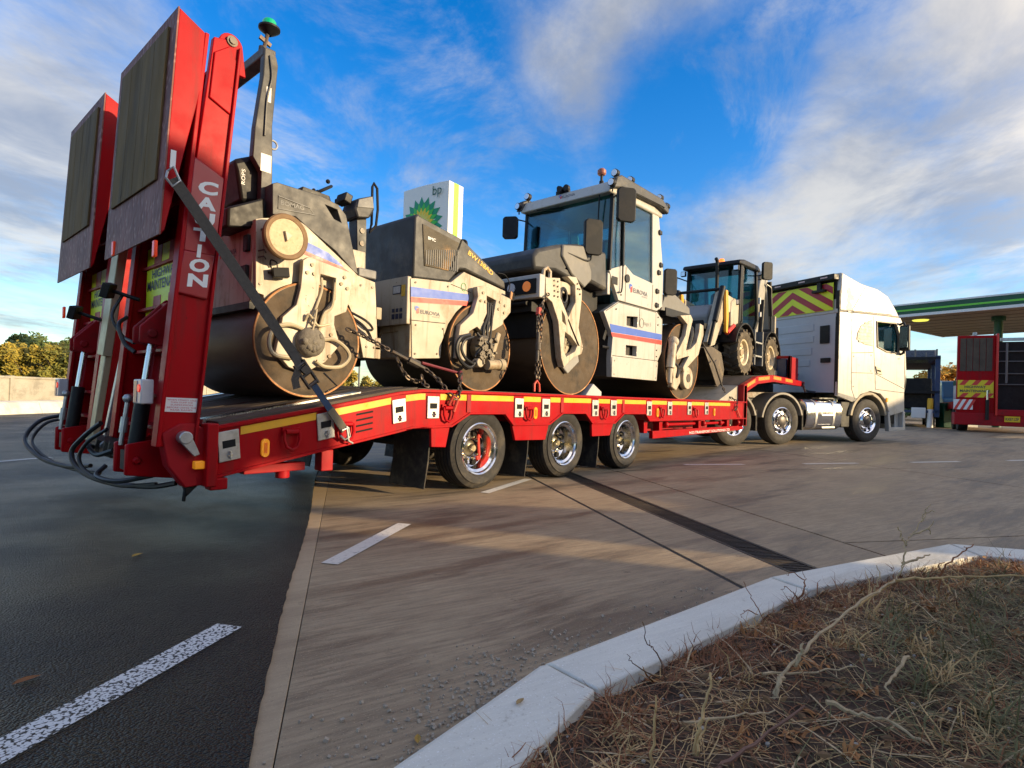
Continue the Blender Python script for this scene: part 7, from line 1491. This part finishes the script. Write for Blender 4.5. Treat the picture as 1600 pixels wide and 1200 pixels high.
for i in range(nx):
    for j in range(ny):
        x, y = X0 + i * st_, Y0 + j * st_
        if not inside(x + st_ / 2, y + st_ / 2, BED) and kdist(x + st_ / 2, y + st_ / 2) > .05: continue
        q = []
        for a, b in ((i, j), (i + 1, j), (i + 1, j + 1), (i, j + 1)):
            if (a, b) not in idx: xx, yy = X0 + a * st_, Y0 + b * st_; idx[(a, b)] = len(vs); vs.append((xx, yy, soilz(xx, yy)))
            q.append(idx[(a, b)])
        fs.append(tuple(q))
mb.add(vs, fs); struct(mb.build('soil_bed', soilm, fix=False, smooth=180))
straw = M('dry_straw', (.56, .36, .15), .8, var=.25, vs=30); straw2 = M('pale_stem', (.50, .365, .20), .8, var=.3, vs=25, dirt=(.20, .13, .07), ds=40, da=.7, dt=.52); rbrown = M('red_brown_weed', (.28, .11, .045), .85, var=.35, vs=20); dbrown = M('dark_brown_litter', (.14, .075, .038), .9, var=.3, vs=20); ggrass = M("wilted_grass", (.17, .15, .058), .8, var=.35, vs=15)
def tufts(n, per, mat, name, label, xr, yr, ln, w, dens, seed):
    rg = random.Random(seed); vs = []; fs = []; k = 0; tries = 0
    while k < n and tries < n * 40:
        tries += 1; x, y = rg.uniform(*xr), rg.uniform(*yr)
        if not inside(x, y, BED) or math.hypot(x + 3.94, y + 5.12) < .6 or rg.random() > dens(x, y): continue
        k += 1; la = rg.uniform(0, 6.28)
        for b in range(rg.randint(per // 2, per)):
            a = la + rg.gauss(0, 1.3); e = rg.uniform(.15, 1.2); L_ = rg.uniform(*ln); p_ = Vector((x + rg.gauss(0, .015), y + rg.gauss(0, .015), soilz(x, y) - .004)); d = Vector((math.cos(a) * math.cos(e), math.sin(a) * math.cos(e), math.sin(e))); ww = w * rg.uniform(.5, 1.6); q = Vector((-math.sin(a), math.cos(a), 0)); o = len(vs)
            for i in range(5):
                f = (1 - i / 4 * .75) * (1 + .6 * (i == 2)); vs += [p_ - q * ww * f, p_ + q * ww * f]; p_ = p_ + d * (L_ / 4); d = (d + Vector((rg.uniform(-.5, .5), rg.uniform(-.5, .5), rg.uniform(-.55, .1)))).normalized(); g_ = soilz(p_.x, p_.y) + .003
                if p_.z < g_: p_.z = g_
            for i in range(4): fs.append((o + 2 * i, o + 2 * i + 1, o + 2 * i + 3, o + 2 * i + 2))
    mb = MB(); mb.add(vs, fs); o = mb.build(name, mat, fix=False, smooth=180); tag(o, label, 'weeds', kind='stuff')
def blades(n, mat, name, label, xr, yr, ln, up, w, dens=None, seed=1, curl=.5):
    rg = random.Random(seed); vs = []; fs = []; k = 0; tries = 0
    while k < n and tries < n * 12:
        tries += 1; x, y = rg.uniform(*xr), rg.uniform(*yr)
        if not inside(x, y, BED) or math.hypot(x + 3.94, y + 5.12) < .55: continue
        if dens and rg.random() > dens(x, y): continue
        k += 1; a = rg.uniform(0, 6.28); L_ = rg.uniform(*ln); e = rg.uniform(*up); p_ = Vector((x, y, soilz(x, y) - .004)); d = Vector((math.cos(a) * math.cos(e), math.sin(a) * math.cos(e), math.sin(e))); q = Vector((-math.sin(a), math.cos(a), 0)); ww = w * rg.uniform(.6, 1.5); o = len(vs); ns = 4
        for i in range(ns + 1):
            f = 1 - i / ns * .8; vs += [p_ - q * ww * f, p_ + q * ww * f]; p_ = p_ + d * (L_ / ns); d = (d + Vector((rg.uniform(-curl, curl), rg.uniform(-curl, curl), rg.uniform(-curl, curl * .6) - .12)) * .6).normalized()
            g_ = soilz(p_.x, p_.y) + .004
            if p_.z < g_: p_.z = g_; d.z = max(d.z, .02)
        for i in range(ns): fs.append((o + 2 * i, o + 2 * i + 1, o + 2 * i + 3, o + 2 * i + 2))
    mb = MB(); mb.add(vs, fs); o = mb.build(name, mat, fix=False, smooth=180); tag(o, label, None, kind='stuff'); o['category'] = 'weeds'; return o
edge_d = lambda x, y: .25 + .75 * (1 - smoothstep(0, .35, kdist(x, y)))
clump = lambda sc, th: (lambda x, y: 1. if mnoise.noise(Vector((x * sc, y * sc, 11))) > th else .12)
XR, YR = (-3.7, .6), (-6.2, -4.3)
blades(3600, straw, 'dry_straw', 'loose straw-coloured stems strewn over the bed', XR, YR, (.05, .22), (-.1, .35), .0016, clump(3, 0.0), 11)
blades(6800, rbrown, 'red_brown_weeds', 'tangled red-brown dead weeds covering the bed and kerb edge', XR, YR, (.03, .13), (-.1, .9), .0016, lambda x, y: max(edge_d(x, y), clump(4, .1)(x, y)) * .9, 12, .8)
blades(5200, dbrown, 'dark_litter', 'dark rotting plant litter on the soil', XR, YR, (.03, .12), (-.1, .5), .002, None, 13, .8)
blades(3800, ggrass, 'wilted_grass', 'wilted grey-green grass flattened across the bed at lower right', (-2.9, -.4), (-6.0, -4.7), (.08, .26), (.05, .6), .0017, lambda x, y: smoothstep(-.1, .35, -y - 4.72 + .15 * mnoise.noise(Vector((x * 3, y * 3, 2)))) * (.3 if x < -2.3 else 1.), 14, .4)
tufts(105, 30, rbrown, 'rusty_tufts', 'rust-brown dead weed tufts crowding the inner edge of the kerb', XR, YR, (.04, .12), .0016, lambda x, y: 1 - smoothstep(.02, .28, kdist(x, y)), 21)
tufts(150, 24, straw, 'straw_tufts', 'straw-coloured dry tufts scattered over the bed', XR, YR, (.04, .14), .0016, lambda x, y: .5, 22)
tufts(60, 30, ggrass, 'green_tufts', 'grey-green grass tufts at the right of the bed', (-2.3, .4), (-6., -4.7), (.06, .17), .0017, lambda x, y: .8, 23)
tufts(130, 14, M('orange_leaf_weed', (.40, .17, .05), .8, var=.3, vs=20), 'orange_weeds', 'orange withered leafy weeds between the stalks', XR, YR, (.03, .07), .0045, lambda x, y: .6, 24)
blades(900, straw2, 'pale_stalks', 'pale broken stalks lying across the bed', XR, YR, (.10, .34), (-.05, .25), .0026, None, 15, .22)
# curled dead leaves
rg = random.Random(5); vs = []; fs = []
for k in range(1500):
    x, y = rg.uniform(*XR), rg.uniform(*YR)
    if not inside(x, y, BED): continue
    c = Vector((x, y, soilz(x, y) + rg.uniform(.004, .03))); u = Vector((rg.uniform(-1, 1), rg.uniform(-1, 1), rg.uniform(-.6, .6))).normalized(); w_ = u.orthogonal().normalized(); n_ = u.cross(w_); s = rg.uniform(.006, .018); o = len(vs)
    vs += [c - u * s, c + w_ * s * .5 + n_ * s * .25, c + u * s + n_ * s * .3, c - w_ * s * .5 + n_ * s * .2, c]; fs += [(o, o + 1, o + 4), (o + 1, o + 2, o + 4), (o + 2, o + 3, o + 4), (o + 3, o, o + 4)]
mb = MB(); mb.add(vs, fs); tag(mb.build('dead_leaves', M('dead_leaf', (.22, .12, .05), .8, var=.4, vs=25), fix=False), 'small curled dead leaves scattered over the bed', 'leaves', kind='stuff')
vs = MB()
for k in range(420):
    x, y = rg.uniform(*XR), rg.uniform(*YR)
    if inside(x, y, BED): vs.sphere((x, y, soilz(x, y) + .003), rg.uniform(.003, .009), 6, (1, rg.uniform(.6, 1), .7))
tag(vs.build('small_stones', M('flint', (.38, .34, .28), .8, var=.3, vs=30), fix=False), 'small pale stones in the soil of the bed', 'stones', kind='stuff')
def stem(name, label, cat, paths, mat):
    allp = [Vector(q) for p_, r in paths for q in p_]; b = min(allp, key=lambda q: q.z)
    t = thing(name, label, cat, b)
    for k, (p_, r) in enumerate(paths):
        P = loop(p_, 5); n = len(P); mb = MB(); rr = [r * (1 - .6 * i / n) * random.uniform(.85, 1.15) for i in range(n)]
        P = [q + Vector((random.uniform(-1, 1), random.uniform(-1, 1), random.uniform(-1, 1))) * .0045 for q in P]
        mb.tube(P, rr, 6); mb.build('stem' if k == 0 else 'twig', mat, t)
stem('dead_branch', 'long dead branch rising across the bed, its twigs above the kerb', 'branch', [([(-2.348, -4.644, .10), (-2.269, -4.643, .155), (-2.131, -4.664, .188), (-1.935, -4.689, .215), (-1.716, -4.725, .241), (-1.506, -4.766, .257), (-1.424, -4.783, .266), (-1.383, -4.80, .32), (-1.344, -4.80, .384), (-1.293, -4.813, .414), (-1.246, -4.837, .46)], .0050),
  ([(-1.383, -4.8, .32), (-1.311, -4.836, .333), (-1.221, -4.863, .338)], .005), ([(-1.344, -4.80, .38), (-1.356, -4.787, .412), (-1.362, -4.781, .443)], .004), ([(-1.293, -4.813, .414), (-1.229, -4.855, .436), (-1.189, -4.871, .457)], .004), ([(-1.246, -4.837, .46), (-1.255, -4.85, .5), (-1.24, -4.86, .53)], .003), ([(-1.246, -4.837, .46), (-1.20, -4.85, .49), (-1.18, -4.87, .50)], .003), ([(-1.229, -4.855, .436), (-1.21, -4.86, .41)], .003), ([(-2.206, -4.654, .164), (-2.195, -4.667, .20), (-2.169, -4.666, .225)], .006), ([(-2.269, -4.643, .155), (-2.319, -4.647, .14), (-2.336, -4.657, .10)], .007), ([(-1.6, -4.745, .25), (-1.62, -4.76, .30), (-1.58, -4.75, .34)], .003)], straw2)
stem('pale_stem', 'pale stem lying level across the bed to the right edge', 'stem', [([(-1.62, -4.70, .20), (-1.424, -4.783, .259), (-1.316, -4.905, .276), (-1.208, -5.027, .288), (-1.05, -5.2, .30)], .006), ([(-1.316, -4.905, .276), (-1.33, -4.93, .25), (-1.36, -4.94, .24)], .003)], straw)
stem('weed_twig', 'brown curled weed twig standing before the kerb near the right edge', 'weed', [([(-1.066, -4.885, .10), (-1.066, -4.885, .226), (-1.047, -4.907, .278), (-.946, -4.947, .313), (-.857, -4.972, .335)], .0045), ([(-1.06, -4.89, .24), (-1.10, -4.88, .27), (-1.09, -4.90, .29)], .003), ([(-.946, -4.947, .313), (-.95, -4.96, .33), (-.97, -4.95, .34)], .002)], rbrown)
stem('cut_stalk', 'upright cut stalk split at its base, taller of two at lower left', 'stalk', [([(-2.725, -4.595, .09), (-2.72, -4.602, .162), (-2.692, -4.604, .214), (-2.654, -4.603, .276)], .0055), ([(-2.735, -4.60, .09), (-2.73, -4.61, .15), (-2.70, -4.62, .20)], .004)], straw)
stem('cut_stalk', 'thin upright cut stalk nearest the kerb at the lower left of the bed', 'stalk', [([(-2.83, -4.552, .09), (-2.829, -4.555, .188), (-2.827, -4.558, .268)], .004)], straw)
stem('fallen_stalk', 'reddish fallen stalk slanting up from the bottom edge of the photo', 'stalk', [([(-2.80, -4.63, .11), (-2.731, -4.664, .133), (-2.628, -4.706, .166), (-2.51, -4.764, .209)], .0055)], M('reddish_stem', (.22, .11, .07), .7, var=.25, vs=20))
stem('fallen_stalk', 'long pale stalk sloping down to the lower right of the bed', 'stalk', [([(-2.369, -4.772, .171), (-2.34, -4.835, .153), (-2.312, -4.896, .146), (-2.325, -4.971, .128)], .006)], straw2)
stem('fallen_stalk', 'pale stalk lying level left of the dead branch foot', 'stalk', [([(-2.643, -4.538, .135), (-2.533, -4.617, .141), (-2.429, -4.673, .13)], .004)], straw2)
stem('fallen_stalk', 'straight pale stalk crossing under the dead branch', 'stalk', [([(-2.264, -4.588, .144), (-2.16, -4.676, .138), (-2.03, -4.777, .147)], .004)], straw2)
stem('fallen_stalk', 'crooked pale stalk in the grey-green grass', 'stalk', [([(-1.994, -4.893, .201), (-2.077, -4.875, .178), (-2.153, -4.865, .167), (-2.165, -4.881, .136)], .005)], straw2)
stem('weed_sprig', 'dark wiry sprig leaning over the kerb stone at left', 'weed', [([(-2.42, -4.38, .09), (-2.435, -4.365, .161), (-2.461, -4.337, .214), (-2.469, -4.328, .268)], .0022), ([(-2.45, -4.35, .19), (-2.47, -4.35, .22)], .0015), ([(-2.42, -4.38, .1), (-2.50, -4.33, .15), (-2.52, -4.31, .18)], .002)], dbrown)
stem('weed_sprig', 'dark wiry sprig leaning over the middle of the kerb', 'weed', [([(-1.84, -4.46, .09), (-1.85, -4.452, .147), (-1.874, -4.426, .213), (-1.895, -4.404, .268)], .0022), ([(-1.86, -4.44, .16), (-1.91, -4.42, .18), (-1.93, -4.41, .16)], .0018)], rbrown)
stem('weed_sprig', 'curled wiry sprig at the kerb joint beside the drain', 'weed', [([(-1.54, -4.50, .09), (-1.545, -4.494, .152), (-1.534, -4.508, .213), (-1.564, -4.474, .249), (-1.583, -4.453, .236)], .003), ([(-1.54, -4.5, .16), (-1.50, -4.50, .21), (-1.49, -4.49, .24)], .002), ([(-1.545, -4.49, .15), (-1.60, -4.46, .20), (-1.62, -4.45, .19)], .002)], rbrown)
# crumbs against the kerb and leaves on the road
vs = MB(); rg = random.Random(9)
for k in range(900):
    t = rg.random(); o0 = Vector(KO[3]).lerp(Vector(KO[5]), t); off = abs(rg.gauss(0, .16)) + .02; x, y = o0.x + rg.uniform(-.05, .05), o0.y + off
    if rg.random() < .6: x = rg.gauss(-2.62, .28); y = -4.05 + abs(rg.gauss(0, .14)) + .02
    r = rg.uniform(.0015, .006); i0 = len(vs.v); vs.box((0, 0, 0), (r * 2, r * rg.uniform(1, 2), r * rg.uniform(.8, 1.6)), (rg.random() * 3, rg.random() * 3, rg.random() * 3)); vs.xf(Matrix.Translation((x, y, r * .5)), i0)
tag(vs.build('concrete_crumbs', M('crumb_grey', (.40, .33, .25), .9, var=.3, vs=40), fix=False), 'grey concrete crumbs swept against the kerb', 'rubble', kind='stuff')
def leaf(x, y, z, s, ang, col, label):
    mb = MB(); pts = [(-1, 0), (-.5, .35), (0, .42), (.5, .3), (1.1, 0), (.5, -.32), (0, -.4), (-.5, -.3)]; m = Matrix.Translation((x, y, z)) @ Matrix.Rotation(ang, 4, 'Z')
    mb.add([(a * s, b * s, .15 * s * abs(b) * 2 + .004) for a, b in pts] + [(0, 0, .002)], [(i, (i + 1) % 8, 8) for i in range(8)]); mb.xf(m); tag(mb.build('fallen_leaf', M('leaf_' + label[:6], col, .7, var=.2, vs=30), loc=(x, y, z)), label, 'leaf')
leaf(-2.98, -1.72, .009, .035, .6, (.38, .25, .05), 'small yellow leaf on the asphalt below the raised ramps')
leaf(-3.60, -2.95, .009, .035, .2, (.22, .09, .03), 'brown curled leaf on the asphalt beside the dashed line')
leaf(-2.83, -4.19, .121, .018, .2, (.40, .26, .10), 'tan leaf lying on the near kerb stone')
leaf(-2.98, -3.98, .004, .02, .9, (.40, .24, .04), 'yellow leaf on the concrete against the kerb')
